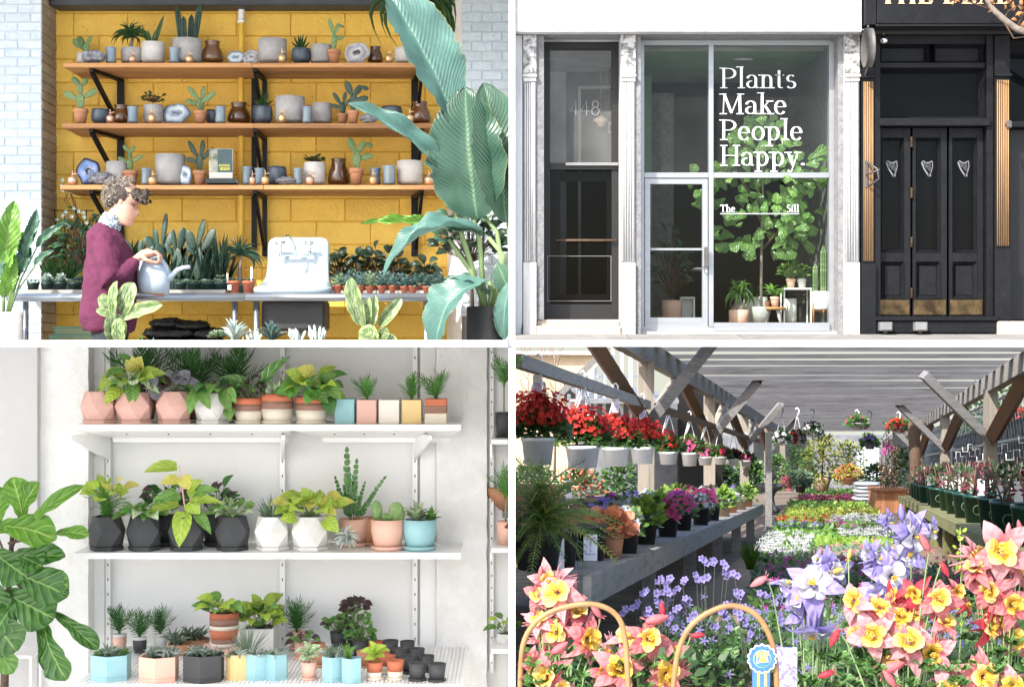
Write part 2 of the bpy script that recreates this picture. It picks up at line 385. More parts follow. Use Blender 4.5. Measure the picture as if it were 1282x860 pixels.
M('gold', (.78, .55, .3), .42, (.72, .48, .25), 10, metal=.8)
M('copper', (.76, .5, .38), .42, (.7, .44, .32), 10, metal=.8)
M('green_pot', (.012, .04, .03), .45, (.01, .03, .024), 10)
M('soil', (.04, .028, .02), .95, (.02, .014, .01), 60, .8, 120)
M('tray_plastic', (.36, .34, .31), .5, (.3, .285, .26), 10)
M('can_blue', (.42, .5, .6), .35, (.4, .48, .58), 4, rand=0)
M('black_bag', (.012, .012, .014), .22, (.02, .02, .022), 8, .8, 30)
M('tub_black', (.02, .02, .022), .5, (.03, .03, .032), 20)
M('crate_green', (.1, .25, .18), .5, (.07, .2, .15), 10)
M('mesh_soil', (.12, .09, .06), .95, (.06, .04, .03), 50, .6)
def AGATE(name, cols):
    m, n, l, p = _nodes(name); vec = coords(n, l)
    tc = n.new('ShaderNodeTexCoord'); ln = n.new('ShaderNodeVectorMath'); ln.operation = 'LENGTH'; l.new(tc.outputs['UV'], ln.inputs[0])
    sp = n.new('ShaderNodeSeparateXYZ'); l.new(tc.outputs['UV'], sp.inputs[0])
    f = math_(n, l, 'ADD', sp.outputs[1], math_(n, l, 'MULTIPLY', math_(n, l, 'SUBTRACT', noise_(n, l, vec, 14, 3), .5), 1.1))
    k = len(cols); c = ramp(n, l, f, [((i + .5) / k, q) for i, q in enumerate(cols)])
    wv = math_(n, l, 'SINE', math_(n, l, 'MULTIPLY', f, 60)); c = mixrgb(n, l, math_(n, l, 'MULTIPLY', math_(n, l, 'ADD', wv, 1), .07), c, (.6, .63, .68))
    l.new(c, p.inputs['Base Color']); p.inputs['Roughness'].default_value = .2; p.inputs['Coat Weight'].default_value = .5; MATS[name] = m
AGATE('agate_grey', [(.5, .48, .46), (.2, .2, .24), (.36, .35, .38), (.55, .53, .53), (.13, .12, .15)])
AGATE('agate_pale', [(.16, .22, .3), (.35, .45, .52), (.62, .68, .72), (.3, .4, .5), (.15, .2, .28)])
AGATE('agate_blue', [(.02, .03, .08), (.04, .12, .4), (.1, .25, .6), (.06, .16, .45), (.2, .24, .32)])
M('crystal_rock', (.3, .31, .34), .5, (.1, .1, .12), 40, 1.0, 60)
# leaves
LEAF('cactus_green', (.12, .2, .06), (.075, .14, .05), None, varieg=(.28, .36, .2), vthr=.6, trans=0, rough=.5)
LEAF('cactus_dark', (.022, .055, .034), (.012, .034, .026), None, varieg=(.06, .11, .075), vthr=.62, trans=0, rough=.5, rand=.3)
LEAF('cactus_cream', (.11, .21, .05), (.045, .11, .035), None, varieg=(.3, .36, .2), vthr=.5, edge=(.3, .4, .15), trans=.1, rough=.45)
LEAF('strap_green', (.06, .13, .04), (.035, .09, .03), None, trans=.2)
LEAF('snake_leaf', (.035, .075, .05), (.02, .05, .036), None, varieg=(.1, .15, .11), vthr=.55, trans=.05, vscale=(2, 12))
LEAF('snake_edge', (.1, .17, .08), (.06, .12, .06), None, edge=(.5, .45, .18), trans=.1)
LEAF('succulent_pale', (.26, .36, .22), (.16, .26, .16), None, trans=.1, edge=None)
LEAF('succulent_blue', (.12, .2, .19), (.07, .14, .13), None, trans=.05)
LEAF('succulent_white', (.6, .68, .64), (.36, .5, .46), None, trans=.1)
LEAF('jade', (.05, .1, .035), (.03, .06, .025), None, trans=.05, rough=.3)
LEAF('banana_mid', (.04, .1, .066), (.028, .076, .05), (.1, .2, .11), veins=26, vstr=.15, rough=.34, trans=.1, rand=.15, edge=(.12, .15, .07), er=(.48, .496))
LEAF('banana_leaf', (.1, .22, .19), (.07, .16, .14), (.18, .32, .26), veins=26, vstr=.22, rough=.3, trans=.18, rand=.1, edge=(.2, .26, .14), er=(.48, .496))
LEAF('banana_dark', (.055, .14, .085), (.04, .1, .065), (.14, .24, .13), veins=24, vstr=.2, rough=.3, trans=.12, rand=.2)
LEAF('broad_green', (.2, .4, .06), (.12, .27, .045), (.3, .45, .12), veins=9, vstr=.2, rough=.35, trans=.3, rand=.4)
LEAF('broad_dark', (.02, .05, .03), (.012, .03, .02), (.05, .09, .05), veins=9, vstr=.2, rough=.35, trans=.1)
MATS['stalk'] = M('stalk', (.2, .28, .12), .5, (.14, .22, .09), 12)
M('bark_grey', (.25, .21, .17), .9, (.16, .13, .1), 30, .8)
M('bark', (.13, .08, .05), .9, (.07, .045, .03), 30, .8)

# ---------------------------------------------------------------- the cut-away building: floors, dividing walls, yard
def slab(name, x0, x1, y0, y1, z0, z1, mat, b=0):
    mb = MB(); mb.box(x0, x1, y0, y1, z0, z1, b); return structure(mb.build(name, MATS[mat], None, False))
YB = 6.2                                        # front edge of the lower ceiling
slab('ceiling', -5.2, -.0165, YB, 8.6, -.0138, .0126, 'white_paint')
YT = 8.35                                       # front edge of the upper terrace
slab('terrace_edge', -.0125, 6.6, YT, YT + .06, -.0165, .0165, 'white_paint')
slab('terrace_slab', -.01, 6.6, YT + .062, 10.9, -.0165, .0135, 'concrete_slab')
slab('partition', -.0175, .0175, 8.88, 10.75, .0175, 2.43, 'white_paint')
slab('partition', -.0132, .0128, YB + .002, 10.6, -2.6, -.0175, 'white_paint')
yard = MB(); yard.box(-60, 60, -60, 8.62, -2.45, -2.2); structure(yard.build('ground', MATS['bounce_paving'], None, False))  # unseen yard, added pale to bounce sun into the white room
terrain = MB(); NX, NY = 24, 60
vs = []
for i in range(NY + 1):
    y = 9.3 + (i / NY) ** 2 * 420
    for j in range(NX + 1):
        x = (j / NX - .5) * (60 + y * 1.2)
        vs.append((x, y, -.9 - .079 * y + .02 * noise.noise((x * .7, y * .7, 0))))
terrain.add(vs, [(i * (NX + 1) + j, i * (NX + 1) + j + 1, (i + 1) * (NX + 1) + j + 1, (i + 1) * (NX + 1) + j) for i in range(NY) for j in range(NX)])
# the garden terrace runs forward on the right only
vs = [(x, y, -.9 - .079 * y) for y in (6.0, 7, 8, 9.3) for x in (.0145, 1.0, 2, 3, 5, 9)]
terrain.add(vs, [(i * 6 + j, i * 6 + j + 1, (i + 1) * 6 + j + 1, (i + 1) * 6 + j) for i in range(3) for j in range(5)])
structure(terrain.build('terrain', MATS['earth']))

# ================================================================ YELLOW PLANT SHOP
YW = 10.6
def wall_thing(name, label, mat, verts, faces):
    mb = MB(); mb.add(verts, faces); return tag(mb.build(name, MATS[mat], None, False), label, 'wall')
FZ = -.74
slab('shop_floor', -5.2, -.02, 8.64, 10.9, FZ - .1, FZ, 'concrete_slab')
slab('shop_ceiling', -5.2, -.0185, 9.0, 10.9, 2.42, 2.55, 'white_paint')
# yellow block wall, each block its own mesh
x0, x1 = -3.6, -.25
yw = MB(); yw.box(x0, x1, YW + .012, YW + .2, FZ, 2.42)
yw = tag(yw.build('block_wall', MATS['yellow_mortar'], None, False), 'yellow painted concrete block wall behind the plank shelves', 'wall')
s = YW / FP; bw, bh = 68 * s, 29 * s
row = 0; py = 16.5 - 29
while True:
    zt = (430 - py) * s; zb = zt - bh
    if zt < FZ + .02: break
    off = [0, 36][row % 2]; k = -1
    while True:
        xa = (56 + off + k * 68 - 641) * s; xb = xa + bw; k += 1
        a, b = max(xa + .0012, x0), min(xb - .0012, x1)
        if xa > x1: break
        if b - a < .03: continue
        m = MB(); m.box(a, b, YW - ru(.0, .0035), YW + .02, max(zb + .0012, FZ), min(zt - .0012, 2.41), .005)
        m.build('block', MATS['yellow_paint'], yw, False)
    row += 1; py += 29
def brick_wall(name, label, corners, mat, mortar, bw, bh, ztop, zbot, depth=.03, back=None):
    "corners: plan points; bricks run along each stretch"
    root = MB(); 
    vs = []; fs = []
    for (xa, ya), (xb, yb) in zip(corners, corners[1:]):
        i = len(vs); vs += [(xa, ya, zbot), (xb, yb, zbot), (xb, yb, ztop), (xa, ya, ztop)]; fs.append((i, i + 1, i + 2, i + 3))
    if back:
        i = len(vs); pts = corners + back; n = len(pts)
        vs += [(x, y, ztop) for x, y in pts]; fs.append(tuple(range(i, i + n)))
    root.add(vs, fs); return root, corners
def bricks(parent, a, b, z0, z1, bw, bh, mat, proud=.007, seed=0):
    a = Vector((a[0], a[1], 0)); b = Vector((b[0], b[1], 0)); d = b - a; L = d.length; d.normalize(); nrm = Vector((d.y, -d.x, 0))
    if nrm.y > 0 : nrm = -nrm
    if abs(nrm.y) < .05: nrm = Vector((d.y, -d.x, 0))
    R = random.Random(seed); row = 0; z = z0
    while z < z1 - .004:
        zt = min(z + bh, z1); u = -(.5 * bw if row % 2 else 0)
        while u < L - .004:
            ua, ub = max(u + .0025, 0), min(u + bw - .0025, L)
            if ub - ua > .012:
                p = proud * R.uniform(.5, 1.15); g = .003; q = .003; vs = []
                for off, e in ((-.004, 0), (p, g)):
                    for (uu, zz) in ((ua + e, z + q + e), (ub - e, z + q + e), (ub - e, zt - q - e), (ua + e, zt - q - e)):
                        v = a + d * uu + nrm * off; vs.append((v.x, v.y, zz + R.uniform(-.001, .001)))
                m = MB(); m.add(vs, [(0, 1, 5, 4), (1, 2, 6, 5), (2, 3, 7, 6), (3, 0, 4, 7), (4, 5, 6, 7)])
                m.build('brick', MATS[mat], parent, False)
            u += bw
        row += 1; z += bh
# left pier: white painted face, bare brick return
def px2x(px, y): return (px - 641) * y / FP
lp = px2x(52, 10.25)
mb = MB(); mb.add([(-4.6, 10.25, FZ), (lp, 10.25, FZ), (lp, 10.25, 2.42), (-4.6, 10.25, 2.42), (lp - .01, YW + .15, FZ), (lp - .01, YW + .15, 2.42)], [(0, 1, 2, 3)])
lw = tag(mb.build('brick_wall', MATS['white_mortar'], None, False), 'pale blue-white painted brick wall beside the potted banana leaves', 'wall')
zlo = (430 - 430) * .00525
bricks(lw, (-3.5, 10.25), (lp, 10.25), zlo - .05, 2.38, .165, .057, 'white_brick', .006, 3)
rb = px2x(70, YW)
mb = MB(); mb.add([(lp, 10.255, FZ), (rb, YW + .01, FZ), (rb, YW + .01, 2.42), (lp, 10.255, 2.42)], [(0, 1, 2, 3)])
lr = tag(mb.build('brick_pier', MATS['bare_mortar'], None, False), 'narrow bare tan brick return between white brick and yellow wall', 'wall')
bricks(lr, (lp, 10.255), (rb, YW + .01), zlo - .05, 2.38, .3, .062, 'bare_brick', .005, 4)
# right pier with splayed white jamb
ra, rc = px2x(559, YW), px2x(578, 10.25)
mb = MB(); mb.add([(rc, 10.25, FZ), (-.0185, 10.25, FZ), (-.0185, 10.25, 2.42), (rc, 10.25, 2.42)], [(0, 1, 2, 3)])
rw = tag(mb.build('brick_wall', MATS['white_mortar'], None, False), 'white painted brick wall behind the giant paddle leaves', 'wall')
bricks(rw, (rc, 10.25), (-.0185, 10.25), zlo - .05, 2.38, .13, .062, 'white_brick', .006, 5)
mb = MB(); mb.add([(ra, YW + .01, FZ), (rc, 10.25, FZ), (rc, 10.25, 2.42), (ra, YW + .01, 2.42)], [(0, 1, 2, 3)])
tag(mb.build('plaster_jamb', MATS['white_paint'], None, False), 'smooth off-white splayed jamb where yellow wall meets white brick', 'wall')
# ceiling beam, pipe
mb = MB(); a, b = P(64, 7.5, 10.4), P(562, -14, 10.4); mb.box(a.x, b.x, 10.38, 10.58, a.z, b.z + .05, .005)
tag(mb.build('ceiling_beam', MATS['dark_beam'], None, False), 'dark steel beam along the top of the yellow wall', 'beam')
t = T('wall_pipe', 'slim conduit pipe running down the yellow wall, white at its top', 'pipe', 302, 430, 10.53)
t.tube('pipe', [(0, 402, 0), (0, 60, 0)], 3.6, MATS['yellow_paint'], 10)
t.tube('white_pipe', [(0, 440, 0), (0, 403, 0)], 4.0, MATS['white_paint'], 10)
t.tube('collar', [(0, 405, 0), (0, 401, 0)], 5.0, MATS['white_paint'], 10)

# plank shelves
YS0 = 10.13
SHELF = []
def plank(label, xa, xb, py0, py1, depth, joints):
    r = bpy.data.objects.new('plank_shelf', None); C.objects.link(r); c = P((xa + xb) / 2, py1, YS0); r.location = c; tag(r, label, 'shelf', 'plank shelves on the yellow wall')
    s = YS0 / FP; th = (py1 - py0) * s; W = (xb - xa) * s; n = 3
    ev = [-W / 2] + [(j - (xa + xb) / 2) * s for j in joints] + [W / 2]
    for u0, u1 in zip(ev, ev[1:]):
        for k in range(n):
            m = MB(); m.box(u0 + .001, u1 - .001, depth * k / n + .001, depth * (k + 1) / n - .001, 0 + (k % 2) * .0008, th - (k % 2) * .0008, .002); m.build('plank', MATS['shelf_wood'], r, False)
    sx = s
    for bx, sg in ((130, 1), (318, 0), (514, -1)):
        x = (bx - (xa + xb) / 2) * s; xf = x + (-.09 if sg > 0 else .07 if sg < 0 else 0)
        m = MB(); m.beam((xf, .03, -.012), (x, depth - .02, -.012), .028, .02); m.build('bracket_arm', MATS['black_steel'], r, False)
        m = MB(); m.beam((x, depth - .014, -.006), (x, depth - .014, -.40), .045 if sg else .03, .02, (0, 1, 0)); m.build('bracket_upright', MATS['black_steel'], r, False)
        m = MB(); m.beam((xf, .05, -.02), (x + (.01 if sg else 0), depth - .03, -.34), .036, .02, (1, 0, 0)); m.build('bracket_brace', MATS['black_steel'], r, False)
    return r
plank('topmost thick plank shelf on the yellow wall', 79, 541, 79, 84.5, .45, (315,))
plank('middle plank shelf on the yellow wall, its end under the green leaf tip', 77.5, 556, 154.5, 160.5, .45, (318,))
plank('lowest plank shelf on the yellow wall, above the sink', 75, 553, 232, 237.5, .45, (330,))
t = T('wall_bar', 'wide flat black steel strip behind the middle of the plank shelves', 'rail', 318, 312, 10.57)
t.box('strip', -3.2, 3.2, 0, 226, 0, 3, MATS['black_steel'])

# things on the shelves --------------------------------------------------------
def P_cyl(t, w, h, mat, rnd_=.12, name='pot', soil=True, tap=1.0, n=24):
    r = w / 2
    t.lathe(name, [(0, 0), (r * tap * (1 - rnd_), 0), (r * tap, h * rnd_), (r, h * .5), (r, h), (r * .9, h), (r * .88, h * .8), (0, h * .8)], MATS[mat], n=n)
    if soil: t.lathe('soil', [(r * .87, h * .88), (0, h * .92)], MATS['soil'], n=14)
def P_bowl(t, w, h, mat):
    r = w / 2
    t.lathe('pot', [(0, 0), (r * .62, 0), (r * .85, h * .1), (r * .98, h * .35), (r, h * .6), (r * .93, h), (r * .84, h), (r * .85, h * .7), (0, h * .7)], MATS[mat], n=24)
    t.lathe('soil', [(r * .84, h * .86), (0, h * .9)], MATS['soil'], n=14)
def P_terra(t, w, h, mat='terracotta'):
    r = w / 2
    t.lathe('pot', [(0, 0), (r * .68, 0), (r * .88, h * .68), (r * .88, h * .7), (r, h * .71), (r, h), (r * .88, h), (r * .84, h * .75), (0, h * .75)], MATS[mat], n=20)
    t.lathe('soil', [(r * .86, h * .88), (0, h * .92)], MATS['soil'], n=12)
def P_cup(t, w, h):
    r = w / 2
    t.lathe('cup', [(0, 0), (r * .85, 0), (r * .88, h * .1), (r * .8, h * .5), (r * .86, h * .88), (r, h), (r * .88, h), (r * .75, h * .6), (r * .75, h * .1), (0, h * .08)], MATS['blue_glaze'], n=20)
def P_ribbed(t, w, h):
    r = w / 2
    t.lathe('pot', [(0, 0), (r * .75, 0), (r * .95, h * .2), (r, h * .5), (r * .94, h * .85), (r * .86, h), (r * .76, h), (r * .76, h * .7), (0, h * .7)], MATS['dark_glaze'], n=44, star=.025)
    t.lathe('soil', [(r * .77, h * .85), (0, h * .9)], MATS['soil'], n=14)
def P_jar(t, w, h):
    r = w / 2
    t.lathe('jar', [(0, 0), (r * .86, 0), (r, h * .08), (r * .98, h * .3), (r * .88, h * .52), (r * .68, h * .72), (r * .64, h * .9), (r * .72, h * .97), (r * .68, h), (r * .58, h), (r * .55, h * .75), (0, h * .5)], MATS['amber_glass'], n=26)
def P_mister(t, w, h, mat='gold'):
    r = w / 2
    b = t.lathe('bottle', [(0, 0), (r * .85, 0), (r * .88, h * .44), (r * .7, h * .5), (r * .34, h * .54), (r * .34, h * .64), (0, h * .64)], MATS[mat], n=18)
    t.tube('pump', [(0, h * .62, 0), (0, h * .97, 0), (-r * .15, h, 0)], [r * .18, r * .1, r * .1], MATS[mat], 6)
    t.tube('nozzle', [(-r * .3, h * .72, 0), (r * 1.0, h * .78, -r * .2)], r * .12, MATS[mat], 5)
def P_agate(t, w, h, mat, hole=False, lean=.15, halfmoon=False):
    mb = MB(); n = 26; s = t.s; R = random.Random(int(w * 100 + h)); ph = R.random() * 6
    ring = []
    for j in range(n):
        a = 2 * pi * j / n; q = 1 + .07 * sin(2 * a + ph) + .05 * sin(5 * a + ph * 2)
        x = w / 2 * q * cos(a); z = h / 2 + h / 2 * q * sin(a); z = 0 if z < h * .16 else z; ring.append((x, z))
    hs = [1.0, .75, .5, .25] + ([] if hole else [0.02]); vs = []; uv = []; fs = []
    for k in hs:
        for (x, z) in ring: vs.append(t.v(x * k, h / 2 + (z - h / 2) * k, lean * z)); uv.append((0, 1 - k if not hole else (1 - k) * 1.1))
    for i in range(len(hs) - 1):
        for j in range(n): fs.append((i * n + j, i * n + (j + 1) % n, (i + 1) * n + (j + 1) % n, (i + 1) * n + j))
    b = len(vs)
    for (x, z) in ring: vs.append(t.v(x * .97, h / 2 + (z - h / 2) * .97, lean * z + w * .14)); uv.append((0, .95))
    for j in range(n): fs.append((j, b + j, b + (j + 1) % n, (j + 1) % n))
    fs.append(tuple(range(b, b + n))); mb.add(vs, fs, uv); t.part('slice', mb, MATS[mat])
def P_rock(t, w, h, mat='crystal_rock', name='rock'):
    bm = bmesh.new(); bmesh.ops.create_icosphere(bm, subdivisions=3, radius=1)
    for v in bm.verts:
        n_ = noise.noise(v.co * 2.2 + Vector((w, h, 0))) * .3 + noise.noise(v.co * 7 + Vector((w, h, 3))) * .16
        c = v.co * (1 + n_); v.co = Vector((c.x * w / 2 * t.s, c.y * w * .3 * t.s, max(0, (c.z * .5 + .45)) * h * t.s))
    me = bpy.data.meshes.new(name); bm.to_mesh(me); bm.free(); me.materials.append(MATS[mat]); new(name, me, t.r)
def pads(t, spec, mat, h0):
    for (a, b, c, d, w) in spec: t.pad((a, h0 + b, ru(-1, 1)), (c, h0 + d, ru(-2, 2)), w, MATS[mat], face=(ru(-.5, .5), -1, .1))
def columns(t, spec, mat='cactus_green'):
    for (x, z0, x2, z1, w, d) in spec:
        mb = MB(); s = t.s; n = 10; k = 7; vs = []; fs = []
        for i in range(k + 1):
            q = i / k; r = w / 2 * (1 if q < .8 else sqrt(max(0.02, 1 - ((q - .8) / .2) ** 2))) * (.8 + .2 * min(1, q * 4))
            for j in range(n * 2):
                a = pi * j / n; rr = r * (1.0 if j % 2 else .74); vs.append(t.v(x + (x2 - x) * q + rr * cos(a), z0 + (z1 - z0) * q, d + rr * sin(a)))
        for i in range(k):
            for j in range(n * 2): fs.append((i * 2 * n + j, i * 2 * n + (j + 1) % (2 * n), (i + 1) * 2 * n + (j + 1) % (2 * n), (i + 1) * 2 * n + j))
        fs.append(tuple(range(k * 2 * n, (k + 1) * 2 * n))); mb.add(vs, fs, [(.25, (v[2] * 9) % 1) for v in vs]); t.part('column', mb, MATS[mat], None, False)
def prickly(t, h0, W, H, mat='cactus_green', var=0):
    "a small opuntia: trunk pad and arms, sized to W x H"
    S = [[(0, 0, 0, .5, .26), (-.06, .34, -.48, .55, .22), (.05, .4, .5, .62, .2), (0, .45, -.02, .8, .2), (-.02, .75, -.26, 1.0, .2), (.02, .72, .2, .98, .17)],
         [(0, 0, 0, .55, .3), (-.05, .4, -.4, .95, .2), (.05, .45, .12, .98, .2), (.05, .35, .5, .75, .2), (-.04, .3, -.5, .42, .2)],
         [(0, 0, .02, .6, .3), (.03, .5, .25, .85, .22), (.22, .8, .5, .72, .16), (-.03, .5, -.22, .98, .24), (.03, .35, .5, .45, .22)]][var % 3]
    for (a, b, c, d, w) in S: t.pad((a * W, h0 + b * H, ru(-1, 1)), (c * W, h0 + d * H, ru(-3, 1)), max(w * W, 3), MATS[mat], face=(ru(-.4, .4), -1, .1))
def aloe(t, h0, W, H, mat='strap_green', n=9):
    for i in range(n):
        a = (i / (n - 1) - .5) * 2; d = ru(-.3, .3) * W
        t.leaf('strap', (a * 1.5, h0, 0), (a * W / 2 * ru(.8, 1.05), h0 + H * (1 - .45 * a * a) * ru(.8, 1.05), d), max(2.0, W * .11), MATS[mat], (0, -1, .3), -.06 * 1, .3)
def tag_row(items, place, y, base):
    items = sorted(items, key=lambda q: q[0]); n = len(items)
    for i, (x, full, short, cat, name, group, fn, dd) in enumerate(items):
        L = items[i - 1][2] if i else None; Rr = items[i + 1][2] if i < n - 1 else None
        pos = f'between the {L} and {Rr}' if L and Rr else f'beside the {Rr or L}, end one'
        t = T(name, f'{full} {pos}, {place}', cat, x, base, y + dd, group)
        fn(t)
GP, GT, GD, GJ, GC, GM, GA, GR, GB = ('concrete and pale pots on the plank shelves', 'terracotta pots on the plank shelves', 'dark ribbed pots on the plank shelves', 'amber jars on the plank shelves', 'blue glazed cups on the plank shelves', 'plant misters on the plank shelves', 'agate slices on the plank shelves', 'rocks', 'books')
def cup(x, w=14, h=19, dd=.06, desc='blue glazed cup'): return (x, desc, 'cup', 'cup', 'ceramic_cup', GC, lambda t: P_cup(t, w, h), dd)
def mist(x, h=17, mat='gold', w=11, dd=.0): return (x, f'{mat} plant mister', 'mister', 'mister', 'plant_mister', GM, lambda t: P_mister(t, w, h, mat), dd)
def jar(x, w=26, h=26, dd=.2): return (x, 'brown glass jar', 'jar', 'jar', 'glass_jar', GJ, lambda t: P_jar(t, w, h), dd)
def conc(x, w, h, fn=None, mat='concrete_pot', desc='grey concrete pot', dd=.16):
    def f(t):
        P_cyl(t, w, h, mat)
        if fn: fn(t, h * .85)
    return (x, desc, 'grey pot' if mat == 'concrete_pot' else 'pale pot', 'pot' if not fn else 'potted plant', 'potted_plant' if fn else 'plant_pot', GP, f, dd)
def terra(x, w, h, W, H, var, mat='cactus_green', desc='terracotta pot of branching cactus', dd=.12):
    def f(t): P_terra(t, w, h); prickly(t, h * .88, W, H, mat, var)
    return (x, desc, 'cactus', 'potted cactus', 'potted_cactus', GT, f, dd)
def ribd(x, w, h, fn=None, desc='dark ribbed pot', dd=.14):
    def f(t):
        P_ribbed(t, w, h)
        if fn: fn(t, h * .85)
    return (x, desc, 'ribbed pot', 'pot', 'ribbed_pot', GD, f, dd)
def agt(x, w, h, mat, desc, dd=.18, hole=False): return (x, desc, 'agate', 'agate', 'agate_slice', GA, lambda t: P_agate(t, w, h, mat, hole), dd)
def rock(x, w, h, desc='grey crystal rock', dd=.03): return (x, desc, 'rock', 'rock', 'crystal_rock', GR, lambda t: P_rock(t, w, h), dd)
def ponytail(t, h0, W, H, n=90, mat='strap_green', trunk=16):
    t.tube('trunk', [(0, h0, 0), (-1, h0 + trunk * .4, 0), (.5, h0 + trunk, 0)], [3.8, 2.6, 1.6], MATS['bark_grey'], 8)
    for i in range(n):
        a = 2.399 * i; r = W / 2 * ru(.25, 1.05); top = ru(.1, 1) * (H - trunk); z0 = h0 + trunk
        t.leaf('strap', (0, z0, 0), (cos(a) * r, z0 + top - (H - trunk) * .75 * (r / W * 2) ** 2, sin(a) * r * .6), 1.5, MATS[mat], (cos(a) * .3, -.6, .8), ru(.15, .4), .2)
def snake(t, h0, spec):
    for (x, z, w, xb) in spec: t.leaf('strap', (xb, h0, 0), (x, h0 + z, ru(-3, 2)), w, MATS['snake_edge'], (ru(-.4, .4), -1, .1), .04, .25)
def jadeb(t, h0, W, H, n=26): t.bush(n, W / 2, H * .55, 6, 4.5, [MATS['jade']], (0, h0 + H * .35, 0), 'round', MATS['bark'], .1)
tag_row([
 (117, 'dark grey crystal geode', 'geode', 'rock', 'crystal_rock', GR, lambda t: P_rock(t, 30, 17), .02),
 (104, 'white pot of two-eared cactus', 'cactus', 'potted cactus', 'potted_cactus', GP, lambda t: (P_cyl(t, 16, 12, 'pale_pot'), pads(t, [(3, 10, 5, 26, 10), (5, 22, 10, 35, 6), (0, 16, -6, 34, 11), (-5, 18, -12, 30, 7)], 'cactus_green', 0)), .26),
 cup(139, 15, 19), conc(165, 27, 18, lambda t, h: ponytail(t, h, 56, 42), 'concrete_pot', 'short grey pot of ponytail palm'), mist(166, 15, 'copper'),
 conc(191.5, 29, 25, lambda t, h: snake(t, h, [(14, 39, 6, 2), (-13, 26, 5, -2), (6, 22, 5, 0), (-6, 20, 4.5, -2), (1, 14, 5, 1)]), 'pale_pot', 'pale round pot of snake plant'),
 cup(218.5, 15, 19), conc(234.5, 37, 29, lambda t, h: columns(t, [(-8, h, -13, h + 46, 7, 0), (-3, h, -4, h + 33, 7, -3), (3, h, 5, h + 36, 7, 1), (8, h, 16, h + 50, 8, 2), (11, h, 10, h + 22, 5, -3)], 'cactus_dark'), 'concrete_pot', 'wide grey pot of column cactus'),
 mist(237, 15), jar(266, 28, 27), agt(295, 24, 15, 'agate_pale', 'dark blue agate half'), agt(315, 25, 16, 'agate_grey', 'small ringed agate slice'),
 conc(341, 36, 29), mist(353, 18), ribd(377, 24, 18, lambda t, h: aloe(t, h, 26, 22, n=7)), conc(402, 26, 22),
 terra(418, 17, 16, 26, 42, 2), agt(447, 30, 27, 'agate_grey', 'large grey agate with hollow centre', .1, True), jar(470, 20, 20), mist(487, 17), conc(507, 26, 18, None, 'pale_pot', 'pale empty pot')], 'top plank shelf', 10.2, 79)
tag_row([
 terra(101, 19, 17, 44, 42, 0), ribd(126, 23, 17), mist(138, 17, 'copper'), jar(152, 26, 22), cup(166, 15, 20),
 conc(192, 24, 22, lambda t, h: jadeb(t, h, 30, 20)), mist(190, 19), agt(220, 34, 25, 'agate_pale', 'broad pale blue agate'), terra(251, 17, 15, 38, 34, 1),
 ribd(265, 15, 16, None, 'small dark ribbed cup', .22), cup(276, 15, 20), jar(299, 29, 25), ribd(328.5, 25, 21, lambda t, h: aloe(t, h, 28, 25, n=7), 'dark ribbed pot of aloe'), mist(353, 19), conc(363, 37, 32), cup(384.5, 14, 20),
 conc(403, 25, 24, None, 'concrete_pot', 'smaller grey concrete pot', .2), terra(429, 14, 11, 30, 30, 1, 'cactus_dark'), terra(442, 15, 15, 40, 40, 2, 'cactus_dark', 'terracotta pot of tall dark cactus', .05),
 rock(462, 22, 12), ribd(490, 28, 20), mist(513, 18), jar(526, 27, 26)], 'middle plank shelf', 10.2, 154)
tag_row([
 mist(91, 17, 'copper', 14), agt(110, 29, 34, 'agate_blue', 'tall vivid blue agate', .18, True), rock(128, 32, 16), conc(147, 28, 28), terra(163, 20, 17, 32, 34, 0), cup(183, 14, 20), mist(191, 17, 'gold', 13),
 conc(213, 37, 37), agt(231, 16, 25, 'agate_pale', 'narrow upright blue agate', .1), terra(250, 17, 17, 36, 42, 1, 'cactus_dark'),
 cup(309.5, 14, 22, .12, 'taller blue glazed cup'), cup(325, 14, 20, .1), mist(332, 18, 'gold', 12), ribd(347, 24, 22), rock(358, 25, 10), cup(373, 14, 20), mist(388, 18, 'copper', 13), conc(394, 27, 27, lambda t, h: jadeb(t, h, 24, 14), 'pale_pot', 'pale pot of jade plant'),
 jar(424, 28, 32), terra(446, 18, 20, 42, 42, 2), mist(467, 18, 'gold', 11), cup(470, 15, 20, .12, 'blue cup half hidden'), cup(487, 18, 23), conc(513, 32, 29, None, 'pale_pot', 'wide pale pot'), mist(537, 17, 'copper', 13), mist(316, 17, 'copper', 10)], 'lowest plank shelf', 10.2, 231)
# books
M('book_cover', (.5, .5, .42), .5, (.1, .13, .08), 26, rand=0); M('book_dark', (.02, .04, .035), .5, (.03, .05, .05), 9); M('paper', (.75, .73, .68), .8); M('yellow_print', (.75, .75, .1), .6, rand=0); M('white_print', (.82, .82, .8), .6, rand=0)
M('book_blue', (.06, .09, .14), .5, (.04, .1, .08), 30, rand=0)
